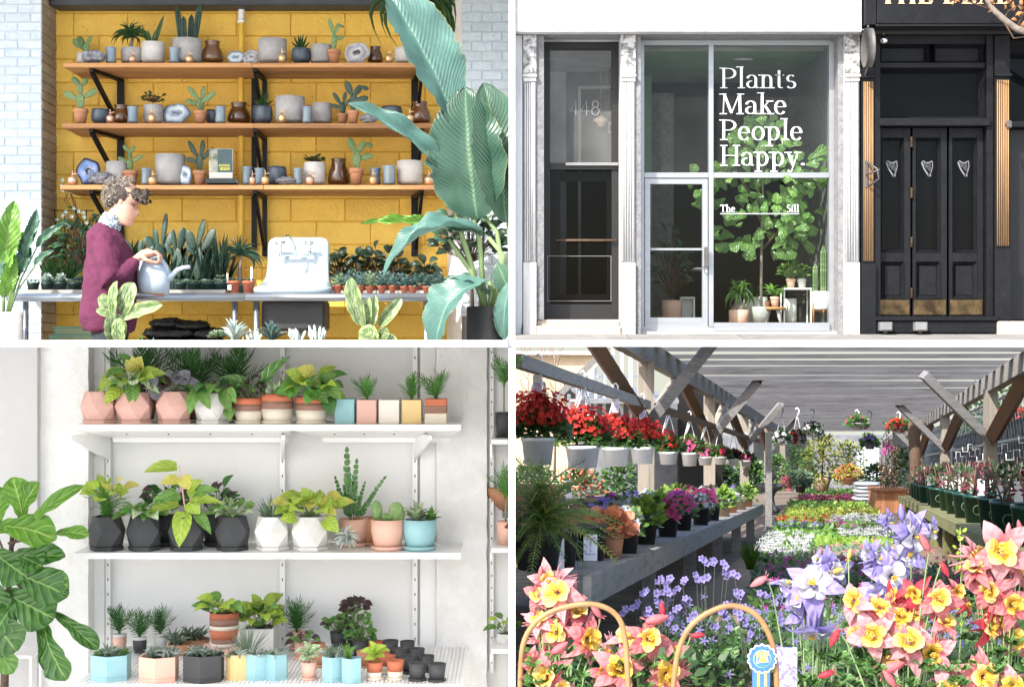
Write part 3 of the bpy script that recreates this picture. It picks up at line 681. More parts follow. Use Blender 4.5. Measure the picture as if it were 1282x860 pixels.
# ---------------------------------------------------------------- lettering
def arc(cx, cy, rx, ry, a0, a1, n=14): return [(cx + rx * cos(radians(a0 + (a1 - a0) * i / n)), cy + ry * sin(radians(a0 + (a1 - a0) * i / n))) for i in range(n + 1)]
X = .66
GL = {   # advance width, strokes (centre lines), serifs (x, y)
 'P': (.72, [[(.17, 0), (.17, 1)], [(.17, .97)] + arc(.36, .73, .27, .24, 90, -90) + [(.17, .49)]], [(.17, .02), (.14, .98)]),
 'l': (.34, [[(.17, 0), (.17, 1.06)]], [(.17, .02), (.11, 1.04)]),
 'a': (.56, [arc(.25, .45, .17, .19, 170, 0) + [(.42, .1), (.46, .02), (.54, .03)], arc(.25, .19, .17, .17, 80, 360)], []),
 'n': (.64, [[(.16, 0), (.16, X)], arc(.32, .42, .16, .22, 150, 0) + [(.48, 0)]], [(.16, .02), (.1, X - .02), (.48, .02)]),
 't': (.42, [[(.17, .88), (.17, .12)] + arc(.27, .12, .1, .1, 180, 300, 6)], [(.17, X - .02), (.22, X - .02)]),
 's': (.48, [arc(.24, .48, .14, .16, 40, 240, 10) + [(.26, .34)] + arc(.24, .17, .16, .16, 60, -150, 10)], []),
 'M': (1.02, [[(.15, 0), (.18, 1)], [(.19, .97), (.49, .05)], [(.49, .05), (.8, .97)], [(.82, 1), (.84, 0)]], [(.15, .02), (.13, .98), (.84, .02), (.86, .98)]),
 'k': (.62, [[(.16, 0), (.16, 1.06)], [(.17, .27), (.45, X)], [(.3, .38), (.5, 0)]], [(.16, .02), (.1, 1.04), (.47, X - .02), (.5, .02)]),
 'e': (.56, [[(.11, .36), (.46, .36)] + arc(.28, .36, .19, .29, 0, 180) + arc(.28, .3, .19, .29, 180, 325)], []),
 'o': (.6, [arc(.3, .33, .21, .32, 0, 360, 26)], []),
 'p': (.64, [[(.16, -.3), (.16, X)], arc(.32, .33, .2, .32, 140, -140, 20)], [(.16, -.28), (.1, X - .02)]),
 'H': (.86, [[(.17, 0), (.17, 1)], [(.69, 0), (.69, 1)], [(.17, .5), (.69, .5)]], [(.17, .02), (.17, .98), (.69, .02), (.69, .98)]),
 'y': (.58, [[(.1, X), (.31, .02)], [(.5, X), (.27, -.16)] + arc(.18, -.2, .09, .09, 20, -160, 8)], [(.1, X - .02), (.5, X - .02)]),
 '.': (.26, [arc(.12, .07, .035, .035, 0, 360, 10)], []),
 'T': (.7, [[(.35, 0), (.35, 1)], [(.04, .97), (.66, .97)], [(.04, .97), (.04, .8)], [(.66, .97), (.66, .8)]], [(.35, .02)]),
 'h': (.64, [[(.16, 0), (.16, 1.06)], arc(.32, .42, .16, .22, 150, 0) + [(.48, 0)]], [(.16, .02), (.1, 1.04), (.48, .02)]),
 'S': (.56, [arc(.28, .74, .18, .23, 40, 240, 10) + [(.3, .5)] + arc(.28, .25, .2, .24, 60, -150, 10)], []),
 'i': (.34, [[(.17, 0), (.17, X)], arc(.17, .9, .03, .03, 0, 360, 8)], [(.17, .02), (.11, X - .02)]),
 'E': (.66, [[(.17, 0), (.17, 1)], [(.17, .97), (.56, .97), (.56, .84)], [(.17, .5), (.45, .5)], [(.17, .03), (.58, .03), (.58, .18)]], [(.14, .02)]),
 'D': (.76, [[(.17, 0), (.17, 1)], [(.17, .97)] + arc(.34, .5, .3, .47, 90, -90) + [(.17, .03)]], [(.14, .02), (.14, .98)]),
 'A': (.76, [[(.1, 0), (.37, 1)], [(.37, 1), (.64, 0)], [(.2, .33), (.54, .33)]], [(.1, .02), (.64, .02)]),
 'R': (.74, [[(.17, 0), (.17, 1)], [(.17, .97)] + arc(.34, .74, .25, .23, 90, -90) + [(.17, .51)], [(.36, .5), (.62, 0)]], [(.17, .02), (.64, .02)]),
 'B': (.7, [[(.17, 0), (.17, 1)], [(.17, .97)] + arc(.34, .74, .22, .23, 90, -90) + [(.17, .51)], arc(.34, .27, .26, .24, 90, -90) + [(.17, .03)]], []),
 'N': (.84, [[(.15, 0), (.15, 1)], [(.15, 1), (.68, 0)], [(.68, 0), (.68, 1)]], []), 'G': (.8, [arc(.42, .5, .32, .47, 50, 310, 16) + [(.64, .42), (.46, .42)]], []), 'O': (.84, [arc(.42, .5, .33, .47, 0, 360, 22)], []), 'I': (.34, [[(.17, 0), (.17, 1)]], []),
 'L': (.6, [[(.17, 0), (.17, 1)], [(.17, .03), (.55, .03)]], []), 'W': (1.0, [[(.06, 1), (.28, 0)], [(.28, 0), (.5, .9)], [(.5, .9), (.72, 0)], [(.72, 0), (.94, 1)]], []),
 '4': (.66, [[(.42, 0), (.42, 1), (.08, .28), (.6, .28)]], []),
 '8': (.62, [arc(.3, .75, .18, .22, 0, 360, 20), arc(.3, .27, .22, .26, 0, 360, 20)], []), ' ': (.3, [], [])}
def word(mb, text, org, ux, uz, size, thin=.035, thick=.15, serif=True, track=0.0, nrm=Vector((0, -1, 0))):
    "flat letters as ribbons; org is the left end of the baseline"
    x = 0.0
    for ch in text:
        adv, strokes, ser = GL[ch]
        def pt(a, b, lift=0): return org + ux * ((x + a) * size) + uz * (b * size) + nrm * lift
        for si, st in enumerate(strokes):
            n = len(st); vs = []
            for i, (a, b) in enumerate(st):
                p0 = st[max(0, i - 1)]; p1 = st[min(n - 1, i + 1)]; dx, dy = p1[0] - p0[0], p1[1] - p0[1]; L = sqrt(dx * dx + dy * dy) or 1; dx /= L; dy /= L
                k = abs(dy) ** 1.4
                if ch in 'MAWyk' and dx * dy > 0: k *= .15          # upstrokes stay thin
                if ch == 'M' and si == 0: k = .1
                w_ = (thin + (thick - thin) * k) / 2
                vs += [pt(a - dy * w_, b + dx * w_, .0004 * si), pt(a + dy * w_, b - dx * w_, .0004 * si)]
            mb.add(vs, [(2 * i, 2 * i + 1, 2 * i + 3, 2 * i + 2) for i in range(n - 1)])
        if serif:
            for (a, b) in ser: mb.add([pt(a - .15, b - .022, .0013), pt(a + .15, b - .022, .0013), pt(a + .15, b + .022, .0013), pt(a - .15, b + .022, .0013)], [(0, 1, 2, 3)])
        x += adv + track
    return x * size
def bookthing():
    t = T('book', 'dark book lying flat under the upright book, lowest plank shelf', 'book', 278, 231, 10.3, 'books')
    t.box('cover', -19, 19, .3, 6.5, -10, 10, MATS['book_dark'], .4); t.box('pages', -18, 19.3, 1.2, 5.6, -9, 9, MATS['paper'])
    t = T('book', 'upright plant book with yellow title lettering, lowest plank shelf', 'book', 277, 224.5, 10.3, 'books')
    t.box('cover', -15, 15, 0, 38, -2, -1, MATS['book_cover']); t.box('pages', -14, 14, .6, 37, -1, 3, MATS['paper']); t.box('picture', -4, 14, 8, 37, -2.4, -2.05, MATS['book_blue'])
    mb = MB(); word(mb, 'ROOTED IN', t.v(-2.5, 15.5, -2.8), Vector((1, 0, 0)), Vector((0, 0, 1)), 2.6 * t.s, .16, .24, False, -.1)
    word(mb, 'DESIGN', t.v(-1, 11, -2.8), Vector((1, 0, 0)), Vector((0, 0, 1)), 3.3 * t.s, .16, .26, False, -.06)
    t.part('lettering', mb, MATS['yellow_print'], None, False)
    t.box('band', -14.5, 14.5, .5, 8, -2.4, -2.05, MATS['paper'])
bookthing()
# hanging plant at the top right
t = T('hanging_plant', 'hanging plant with long thin arching leaves at the ceiling beam', 'hanging plant', 522, 8, 9.95)
t.lathe('pot', [(0, -6), (14, -4), (19, 10), (17, 10), (0, 6)], MATS['tub_black']); t.tube('wire', [(0, 8, 0), (0, 45, 0)], .6, MATS['black_steel'], 4)
for i in range(80):
    a = 2.399 * i; r = ru(15, 50); t.leaf('strap', (cos(a) * 8, 8, sin(a) * 6), (cos(a) * r, ru(-58, -6) if i % 3 else ru(-22, 6), sin(a) * r * .5), ru(.8, 1.3), MATS['strap_green'], (cos(a) * .4, -.6, .6), ru(.3, .6), .2)
# ---------------------------------------------------------------- work tables
YF0, ZT = 9.75, P(0, 367, 9.75).z
def table(label, xa, xb, legs):
    a, b = px2x(xa, YF0), px2x(xb, YF0); r = bpy.data.objects.new('steel_table', None); C.objects.link(r); r.location = ((a + b) / 2, YF0, FZ); tag(r, label, 'table', 'steel work tables')
    W = (b - a) / 2; H = ZT - FZ
    m = MB(); m.box(-W, W, .0, .80, H - .012, H, .003); m.build('table_top', MATS['brushed_steel'], r, False)
    m = MB(); m.tube([(-W, .0, H - .026), (W, .0, H - .026)], .026, 12); m.build('front_rail', MATS['brushed_steel'], r)
    for lx in legs:
        for yy in (.05, .72):
            m = MB(); q = px2x(lx, YF0 + yy) - r.location.x; m.tube([(q, yy, 0), (q, yy, H - .02)], .019, 10); m.build('leg', MATS['brushed_steel'], r)
    return r
table('steel work table under the succulent trays, left of the sink', 9, 306, (32, 294))
table('steel work table holding the white sink', 307.5, 545, (321, 534))
SX = lambda px, y=9.95: P(px, 0, y).x
def on_table(name, label, cat, px, y, group=None): return T(name, label, cat, px, 430 - ZT * FP / y - .1, y, group)
def tray(label, xa, xb, y, n, hh=5):
    t = on_table('plant_tray', label, 'tray', (xa + xb) / 2, y, 'plant trays on the work tables'); W = (xb - xa) / 2
    t.box('base', -W, W, 0, 1, -12, 12, MATS['tray_plastic'], .3)
    for (u0, u1, d0, d1) in ((-W, W, -12, -11), (-W, W, 11, 12), (-W, -W + 1, -11, 11), (W - 1, W, -11, 11)): t.box('rim', u0, u1, .9, hh, d0, d1, MATS['tray_plastic'])
    return t
def pot_small(t, w, h, mat, z=1.2):
    r = w / 2; t.lathe('pot', [(0, z), (r * .72, z), (r * .92, z + h * .8), (r, z + h * .82), (r, z + h), (r * .9, z + h), (r * .85, z + h * .85), (0, z + h * .85)], MATS[mat], n=16)
    t.lathe('soil', [(r * .86, z + h * .9), (0, z + h * .93)], MATS['soil'], n=10)
def succ(t, z, w, h, mat, n=3):
    for k in range(n):
        x = (k - (n - 1) / 2) * w / n * 1.1; t.rosette(14, w / n * .85, w / n * .34, MATS[mat], (x, z + ru(0, h * .35), ru(-2, 2)), 5, 80, 'oval', .05, .25)
tray('long tray of green pots beside the magenta sweater', 33, 106, 9.95, 4)
GS = 'small green pots of succulents on the steel table'
names = ['pale yellow-green succulent', 'dark spiny ball cactus with white spines', 'spiny grey cactus', 'pale jade-like stacked succulent']
for i, x in enumerate((41.5, 59, 76, 94)):
    t = on_table('potted_succulent', f'{names[i]} in a green pot, {["first","second","third","fourth"][i]} from the tray end', 'potted succulent', x, 9.93, GS); pot_small(t, 16, 13, 'green_pot', 1.3)
    if i in (1, 2):
        mb = MB(); mb.ell(t.v(0, 17, 0), (6 * t.s, 6 * t.s, 6 * t.s), 16, 10); t.part('cactus_body', mb, MATS['cactus_dark'])
        t.tuft('spines', 150, 5, 8, 4, .5, MATS['succulent_white'], (0, 17, 0), 0, 90, 0)
        succ(t, 14, 16, 3, 'succulent_pale', 3)
    else: succ(t, 14, 16, 6, 'succulent_pale', 4)
tray('cream tray of green pots under the watering can spout', 196, 284, 9.95, 4)
nm2 = ['mint green rosette succulent', 'frosty stacked succulent', 'grey-green rosette succulent', 'tall pale bubbly succulent']
for i, x in enumerate((226, 243, 260, 275.5)):
    t = on_table('potted_succulent', f'{nm2[i]} in a green pot, {["first","second","third","fourth"][i]} from the can on the cream tray', 'potted succulent', x, 9.93, GS); pot_small(t, 16, 13, 'green_pot', 1.3); succ(t, 14, 15, 4 if i < 3 else 9, 'succulent_pale', 4)
    if i == 3: succ(t, 20, 11, 5, 'succulent_pale', 3)
for i, x in enumerate((293, 311)):
    t = on_table('potted_succulent', f'rust red pot with a white plant tag, {["nearer the cream tray", "nearer the sink"][i]}', 'potted succulent', x, 9.95, 'rust red pots by the sink'); pot_small(t, 16, 16, 'rust_pot', .2); succ(t, 16, 14, 4, 'succulent_blue', 3)
    t.box('plant_tag', (-9, 3)[i], (-7, 5.4)[i], 14, (26, 34)[i], -2, -1.6, MATS['white_print'], 0)
    if i == 0: t.box('price_label', -6.5, -2, 5, 11, -8.6, -8.2, MATS['white_print'])
# taller plants at the back of the table
GB2 = 'potted plants at the back of the steel table'
def backpot(name, label, cat, px, y, w=18, h=20):
    t = on_table(name, label, cat, px, y, GB2); pot_small(t, w, h, 'green_pot', .2); return t
for (px, lab, spec) in ((175, 'broad padded cactus just behind the held watering can', [(-3, 20, -8, 52, 17), (5, 22, 12, 68, 10), (-8, 48, -18, 70, 8), (8, 50, 18, 62, 9), (0, 50, 2, 70, 8)]),
                        (200, 'tall padded cactus with a pointed top pad, back of the table', [(0, 16, 0, 66, 19), (3, 62, 8, 104, 8), (-3, 60, -6, 84, 9), (6, 60, 18, 80, 14), (-6, 58, -18, 74, 14)]),
                        (222, 'narrow dark padded cactus, second from the snake plants', [(0, 16, 0, 60, 16), (2, 56, 8, 86, 12), (-2, 54, -6, 84, 7), (-6, 50, -14, 66, 8)]),
                        (247, 'bright-tipped padded cactus by the snake plants', [(0, 14, 0, 64, 15), (0, 60, 9, 96, 11), (-4, 58, -12, 82, 13), (6, 56, 22, 84, 14), (-3, 50, -15, 66, 8)])):
    t = backpot('potted_cactus', lab, 'potted cactus', px, 10.3)
    for (a, b, c, d, w) in spec: t.pad((a, b, ru(-1, 1)), (c, d, ru(-2, 2)), w, MATS['cactus_dark'], face=(ru(-.5, .5), -1, .1), thick=4)
for (px, lab, n) in ((218, 'sparse striped snake plant behind the middle green pots', 6), (236, 'short snake plant with grey blades on the back of the table', 8), (259, 'tall dense snake plant, back of the table', 12), (277, 'tall dense snake plant beside the ponytail palm', 13)):
    t = backpot('potted_snake_plant', lab, 'snake plant', px, 10.2)
    for i in range(n): t.leaf('strap', (ru(-5, 5), 18, ru(-4, 4)), (ru(-14, 14), 18 + ru(30, 62) * (1 if px > 240 else .7), ru(-5, 5)), ru(4, 6), MATS['snake_leaf'], (ru(-.5, .5), -1, .1), .03, .25)
t = backpot('ponytail_palm', 'ponytail palm with drooping dark leaves beside the sink', 'potted palm', 301, 10.25, 22, 14); ponytail(t, 14, 62, 70, 60, 'banana_dark', 36)
for (px, lab) in ((66, 'spiky aloe behind the spiny cactus pots'), (87, 'spiky aloe nearer the magenta sweater')):
    t = backpot('potted_aloe', lab, 'potted aloe', px, 10.15); aloe(t, 18, 40, 34, 'strap_green', 12)
t = backpot('jasmine_on_trellis', 'white flowering vine on a black wire trellis at the back of the table', 'potted vine', 96, 10.4, 30, 24)
for x in (-28, -16, 12): t.tube('trellis_bar', [(x * .8, 20, 0), (x, 108, 1)], .7, MATS['black_steel'], 4)
for z in (60, 86, 107): t.tube('trellis_bar', [(-32, z, -1), (22, z, -1)], .7, MATS['black_steel'], 4)
t.bush(90, 30, 72, 17, 8, [MATS['banana_dark'], MATS['strap_green']], (4, 30, 0), 'pointed', MATS['bark'])
for i in range(7): t.tube('tendril', [(ru(-10, 10), 90, 0), (ru(-16, 0), 120, -1), (ru(-18, 2), 136 + ru(0, 14), 0)], .35, MATS['bark'], 3)
for i in range(16):
    x, z = ru(-24, 14), ru(86, 112)
    if i < 5: x, z = ru(-18, -4), ru(118, 146)
    for k in range(5): t.leaf('pointed', (x, z, -4), (x + 3.2 * cos(k * 1.257), z + 3.2 * sin(k * 1.257), -5), 1.8, MATS['succulent_white'], (0, -1, 0), 0, 0, name='petal')
for i in range(9):
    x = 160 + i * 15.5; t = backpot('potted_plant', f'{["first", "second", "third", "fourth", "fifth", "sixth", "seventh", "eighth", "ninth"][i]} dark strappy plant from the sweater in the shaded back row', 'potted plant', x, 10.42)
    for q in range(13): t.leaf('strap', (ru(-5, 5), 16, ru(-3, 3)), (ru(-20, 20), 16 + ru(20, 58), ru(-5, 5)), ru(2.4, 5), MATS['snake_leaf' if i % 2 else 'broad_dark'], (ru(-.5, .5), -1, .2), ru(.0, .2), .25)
# succulent trays right of the sink
for i, (a, b) in enumerate(((416, 472), (473, 512), (513, 556))): tray(['tray of mixed succulents next to the sink', 'middle tray of succulents behind the striped cactus', 'tray of blue succulents by the fallen big leaf'][i], a, b, 9.95, 4, 4)
k = 0
for rowi, (y, dz) in enumerate(((9.9, 0), (10.08, 4), (10.26, 8))):
    for i in range(10):
        x = 420 + i * 14 + (rowi % 2) * 6 + ru(-3, 3)
        ORD = 'first second third fourth fifth sixth seventh eighth ninth tenth'.split()
        t = on_table('potted_succulent', f'{ORD[i]} small terracotta succulent from the sink, {["front", "middle", "rear"][rowi]} row of the trays', 'potted succulent', x, y, 'terracotta succulents right of the sink')
        pot_small(t, ru(10, 12.5), ru(8, 10), 'rust_pot', 1 + dz * .5)
        if i > 5: t.rosette(24, 11, 5, MATS['succulent_blue'], (0, 10 + dz, 0), -15, 75, 'oval', .08, .2)
        else: t.rosette(26, 15, 3.6, MATS['succulent_blue' if i % 3 else 'succulent_pale'], (0, 10 + dz, 0), -15, 85, 'pointed', .1, .25)
for i, (x, h) in enumerate(((424, 52), (447, 40), (468, 46), (494, 50), (534, 36))):
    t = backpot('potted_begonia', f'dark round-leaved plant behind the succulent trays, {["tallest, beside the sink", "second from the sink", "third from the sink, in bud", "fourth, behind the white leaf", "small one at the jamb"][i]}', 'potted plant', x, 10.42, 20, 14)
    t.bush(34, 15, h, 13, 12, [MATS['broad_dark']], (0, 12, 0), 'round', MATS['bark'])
# sink
t = on_table('farm_sink', 'old white enamel sink with tall backsplash and chrome tap', 'sink', 370, 10.0)
def sinkbody():
    mb = MB(); sec = []   # (z, half width, front d, back d)
    prof_ = [(0, 47, -42, 34), (2, 49, -44, 34), (5, 49.5, -45, 34), (8, 49, -43, 34), (10, 46, -30, 34), (16, 42.5, -2, 34), (24, 40, 14, 34), (40, 39, 22, 34), (60, 39, 24, 34), (67, 38, 25, 33), (71, 35, 27, 32), (73, 30, 28, 31)]
    n = 28; vs = []
    for (z, hw, d0, d1) in prof_:
        for j in range(n):
            a = 2 * pi * j / n; ca, sa = cos(a), sin(a); e = .45
            x = hw * (abs(ca) ** e) * (1 if ca >= 0 else -1); d = (d0 + d1) / 2 + (d1 - d0) / 2 * (abs(sa) ** e) * (1 if sa >= 0 else -1)
            vs.append(t.v(x, z, d))
    fs = [(i * n + j, i * n + (j + 1) % n, (i + 1) * n + (j + 1) % n, (i + 1) * n + j) for i in range(len(prof_) - 1) for j in range(n)]
    fs += [tuple(range(n))[::-1], tuple(range((len(prof_) - 1) * n, len(prof_) * n))]; mb.add(vs, fs); return mb
t.part('basin', sinkbody(), MATS['enamel'])
f = t.tube('tap', [(-20, 52, 14), (-20, 50, 16), (16, 50, 16), (16, 52, 14)], 1.7, MATS['chrome'], 8)
for x in (-21, 16): t.tube('tap_leg', [(x, 48, 15), (x, 64, 13)], 2.1, MATS['chrome'], 8); t.tube('tap_handle', [(x - 6, 65, 12), (x + 5, 65, 12)], 1.9, MATS['chrome'], 8)
t.tube('spout', [(-2, 50, 15), (-2, 58, 12), (-5, 68, 4), (-9, 73, -5), (-12, 71, -12), (-12, 62, -13)], 1.6, MATS['chrome'], 8)
t.box('tub', -38, 40, -46, -8, -30, 26, MATS['tub_black'], 3)
t.tube('drain', [(2, -46, 0), (2, -70, 0)], 7, MATS['pale_pot'], 12)
# under the table
GBG = 'black soil bags under the table'
for i, (x, z, w, h) in enumerate(((205, 424, 66, 16), (252, 425, 60, 15), (214, 411, 70, 15), (262, 412, 42, 14), (210, 399, 44, 13), (240, 402, 46, 12), (225, 436, 96, 16))):
    t = T('soil_bag', f'shiny black plastic soil bag, {["low in the pile by the pants", "low in the pile near the table leg", "second layer, widest", "second layer near the table leg", "topmost in the pile, by the sweater", "top layer, tilted", "bottom bag of the pile"][i]}', 'bag', x, z + 6, 10.2, GBG); bm = bmesh.new(); bmesh.ops.create_icosphere(bm, subdivisions=4, radius=1)
    for v in bm.verts:
        c = v.co; q = noise.noise(c * 2.5 + Vector((i * 5, 0, 0))) * .22 + noise.noise(c * 6 + Vector((i, 3, 0))) * .14
        e = lambda u: (abs(u) ** .7) * (1 if u > 0 else -1)
        v.co = Vector((e(c.x) * w / 2 * (1 + q * .4), e(c.y) * 18, (c.z * (1 + q * 1.6) + q * 1.2) * h / 2)) * t.s
    me = bpy.data.meshes.new('bag'); bm.to_mesh(me); bm.free(); me.materials.append(MATS['black_bag']); me.polygons.foreach_set('use_smooth', [True] * len(me.polygons)); new('bag', me, t.r)
for i, (x, z) in enumerate(((94, 426), (99, 415))):
    t = T('plastic_crate', ['pale green plastic crate, bottom of the pair beside the sweater', 'pale green plastic crate stacked on another beside the sweater'][i], 'crate', x, z + 5, 10.1, 'green crates under the table')
    t.box('base', -26, 26, 0, 1, -20, 20, MATS['crate_green'])
    for q in range(3): t.box('side_slat', -26, 26, 1.4 + q * 3, 3.4 + q * 3, -21, -20, MATS['crate_green']); t.box('side_slat', 26, 27, 1.4 + q * 3, 3.4 + q * 3, -20, 20, MATS['crate_green'])
    t.box('rim', -27, 27, 10, 11, -22, 22, MATS['crate_green'])

# ---------------------------------------------------------------- the woman watering
M('skin', (.6, .33, .24), .5, (.56, .29, .21), 20, rand=0); M('sweater', (.11, .016, .055), .9, (.08, .011, .04), 14, .4, 90, rand=0)
M('hair_blond_lit', (.42, .38, .32), .6, (.1, .075, .055), 60, .6, rand=0); M('hair_dark', (.05, .032, .022), .5, (.025, .017, .012), 60, .5, rand=0)
M('scarf', (.5, .6, .68), .8, (.02, .03, .05), 110, rand=0, lo=.45, hi=.55); M('pants', (.03, .035, .045), .8, (.02, .024, .03), 20, rand=0); M('denim', (.3, .42, .5), .8, (.2, .3, .38), 30, rand=0); M('shoe', (.05, .045, .04), .6)
YWm = 9.4; WP = 430 - FZ * FP / YWm
t = T('person', 'woman in a magenta sweater with curly pinned-up hair tipping a watering can', 'person', 146, WP, YWm)
q_ = lambda px, py, d=0: t.v(px - 146, WP - py, d)
def loft(mb, secs, n=18, e=1.0):
    "secs: (px, py, d, rx, rd, tilt)"
    vs = []
    for (px, py, d, rx, rd, ti) in secs:
        for j in range(n):
            a = 2 * pi * j / n; ca = cos(a); sa = sin(a); x = rx * ca; dz = x * sin(radians(ti)); vs.append(q_(px + x * cos(radians(ti)), py + dz, d + rd * sa))
    k = len(secs); fs = [(i * n + j, i * n + (j + 1) % n, (i + 1) * n + (j + 1) % n, (i + 1) * n + j) for i in range(k - 1) for j in range(n)]
    fs += [tuple(range(n))[::-1], tuple(range((k - 1) * n, k * n))]; mb.add(vs, fs)
def remesh(o, vox, smooth=6, disp=None):
    m = o.modifiers.new('remesh', 'REMESH'); m.mode = 'VOXEL'; m.voxel_size = vox; m.use_smooth_shade = True
    if smooth: s_ = o.modifiers.new('smooth', 'SMOOTH'); s_.factor = .5; s_.iterations = smooth
    if disp:
        tx = bpy.data.textures.new('folds', 'CLOUDS'); tx.noise_scale = disp[1]; tx.noise_depth = 2; d = o.modifiers.new('folds', 'DISPLACE'); d.texture = tx; d.strength = disp[0]; d.mid_level = .5
body = MB()
# head: lofted profile sections, facing +x, bowed forward
SEC = [(-28, 12, 1, 5), (-25.5, 15, -3, 8), (-22, 15.5, -6, 10), (-19.5, 14.5, -8, 11), (-17.5, 16.2, -10, 11.5), (-15.5, 15.6, -11, 12), (-13.8, 16.5, -12, 12.3), (-11.5, 15.8, -13, 12.8), (-8, 16.2, -14.5, 13.4), (-4, 15.8, -16, 14), (0, 14.6, -17.5, 14.6), (4, 16.4, -19, 15), (9, 16.6, -20, 15.2), (15, 15, -19.5, 14.4), (20, 11.5, -17, 12), (24, 6, -12, 8), (26, -1, -5, 2)]
n = 28; vs = []; tl = radians(14)
HC = (157, 254)
for (z, xf, xb, hw) in SEC:
    for j in range(n):
        a = 2 * pi * j / n; ca, sa = cos(a), sin(a); x = (xf + xb) / 2 + (xf - xb) / 2 * ca; d = hw * sa
        if ca > 0:
            nose = 5.2 * exp(-((z + 9.5) / 2.6) ** 2) + 2.6 * exp(-((z + 4.5) / 3.2) ** 2); x += nose * exp(-(a if a < pi else a - 2 * pi) ** 2 / .035)
            eye = exp(-((z - .5) / 2.2) ** 2) * exp(-((abs(a if a < pi else a - 2 * pi) - .62) / .22) ** 2); x -= 1.3 * eye
        X = x * cos(tl) + z * sin(tl); Z = -x * sin(tl) + z * cos(tl)
        vs.append(q_(HC[0] + X, HC[1] - Z, d))
body.add(vs, [(i * n + j, i * n + (j + 1) % n, (i + 1) * n + (j + 1) % n, (i + 1) * n + j) for i in range(len(SEC) - 1) for j in range(n)] + [tuple(range(n))[::-1], tuple(range((len(SEC) - 1) * n, len(SEC) * n))])
loft(body, [(134, 296, 0, 10, 13, 0), (137, 284, 0, 10.5, 11, 18), (142, 274, 0, 10, 10, 20), (149, 264, 0, 11, 10.5, 20), (154, 254, 0, 9, 9, 10)])
loft(body, [(136, 440, 0, 20, 22, 0), (137, 400, 0, 20, 20, 0), (137, 350, 0, 20, 20, 0), (136, 310, 0, 15, 20, 0), (135, 292, 0, 9, 12, 0)])
for sd in (-1, 1):
    loft(body, [(137, 425, sd * 11, 15, 13, 0), (139, 465, sd * 12, 12.5, 11.5, 0), (140, 505, sd * 12, 9.5, 9.5, 0), (136, 535, sd * 12, 9, 9, 0), (134, 572, sd * 12, 5.6, 5.6, 0), (135, 582, sd * 12, 7, 6, 0)])
arm1 = [q_(137, 296, -19), q_(143, 325, -25), q_(149, 351, -27), q_(160, 340, -22), q_(171, 327, -12), q_(176, 322, -8)]
k_ = t.s; body.tube(arm1, [7 * k_, 7.5 * k_, 7 * k_, 6.5 * k_, 5 * k_, 4.6 * k_], 12)
arm2 = [q_(137, 296, 19), q_(148, 325, 25), q_(156, 345, 24), q_(168, 352, 20), q_(176, 358, 16), q_(182, 360, 13)]
body.tube(arm2, [7 * k_, 7.5 * k_, 7 * k_, 6.5 * k_, 5 * k_, 4.6 * k_], 12)
# near hand closing over the can handle
loft(body, [(174, 323, -7, 5, 6, 70), (180, 319, -5, 6, 7.5, 80), (187, 317, -4, 5.6, 8, 85), (193, 318, -4, 4, 7.6, 95)])
for i, d in enumerate((-10, -6, -2, 2)):
    L = (0.9, 1.0, .97, .82)[i]
    body.tube([q_(190, 317.5, d), q_(190 + 8 * L, 316 + i * .3, d - 1), q_(190 + 13 * L, 321, d - .5), q_(190 + 12.2 * L, 327, d + 1), q_(190 + 8.5 * L, 330, d + 2)], [2.5 * k_, 2.2 * k_, 2.0 * k_, 1.8 * k_, 1.4 * k_], 8)
body.tube([q_(180, 322, -10), q_(186, 326.5, -11), q_(193, 328.5, -8), q_(198, 329, -5)], [3.2 * k_, 2.7 * k_, 2.3 * k_, 1.7 * k_], 8)
# far hand flat under the can side
loft(body, [(181, 360, 14, 4, 5, 80), (188, 363, 12, 6, 4, 85), (193, 364, 12, 5, 3, 90)])
for i, z in enumerate((359.5, 362.5, 365.5, 368)): body.tube([q_(191, z, 12), q_(198, z + .5, 11), q_(203, z + 1, 8), q_(205, z + 1.5, 5)], [2.3 * k_, 2.1 * k_, 1.9 * k_, 1.4 * k_], 8)
body.tube([q_(184, 358, 12), q_(189, 353, 11), q_(194, 351, 10)], [3 * k_, 2.4 * k_, 1.6 * k_], 8)
ob = t.part('body', body, MATS['skin']); remesh(ob, .0045, 3)
mb = MB(); mb.ell(q_(154.5, 252, -14.5), (3.0 * k_, 1.5 * k_, 4.6 * k_), 12, 8); mb.ell(q_(154.5, 252, 14.5), (3.0 * k_, 1.5 * k_, 4.6 * k_), 12, 8); t.part('ears', mb, MATS['skin'])
M('eye_dark', (.03, .025, .02), .3)
for sd in (-1, 1):
    mb = MB(); mb.beam(q_(167.5, 256.5, sd * 8.5), q_(171.5, 258.5, sd * 5.5), .8 * k_, .9 * k_); t.part('eye', mb, MATS['eye_dark'])
    mb = MB(); c = q_(171.5, 258.5, sd * 7.2); mb.tube([c + Vector((cos(a) * 2.6 * k_, -sd * cos(a) * 2.2 * k_, sin(a) * 3.6 * k_)) for a in [i * pi / 7 for i in range(15)]], .28 * k_, 4, False); mb.tube([q_(169, 256.5, sd * 9.5), q_(157, 252, sd * 14.6)], .3 * k_, 4); t.part('glasses', mb, MATS['eye_dark'])
mb = MB(); mb.beam(q_(172.5, 269.5, -4), q_(174, 269.6, 3), .5 * k_, .9 * k_); M('lip', (.5, .2, .17), .5); t.part('lips', mb, MATS['lip'])
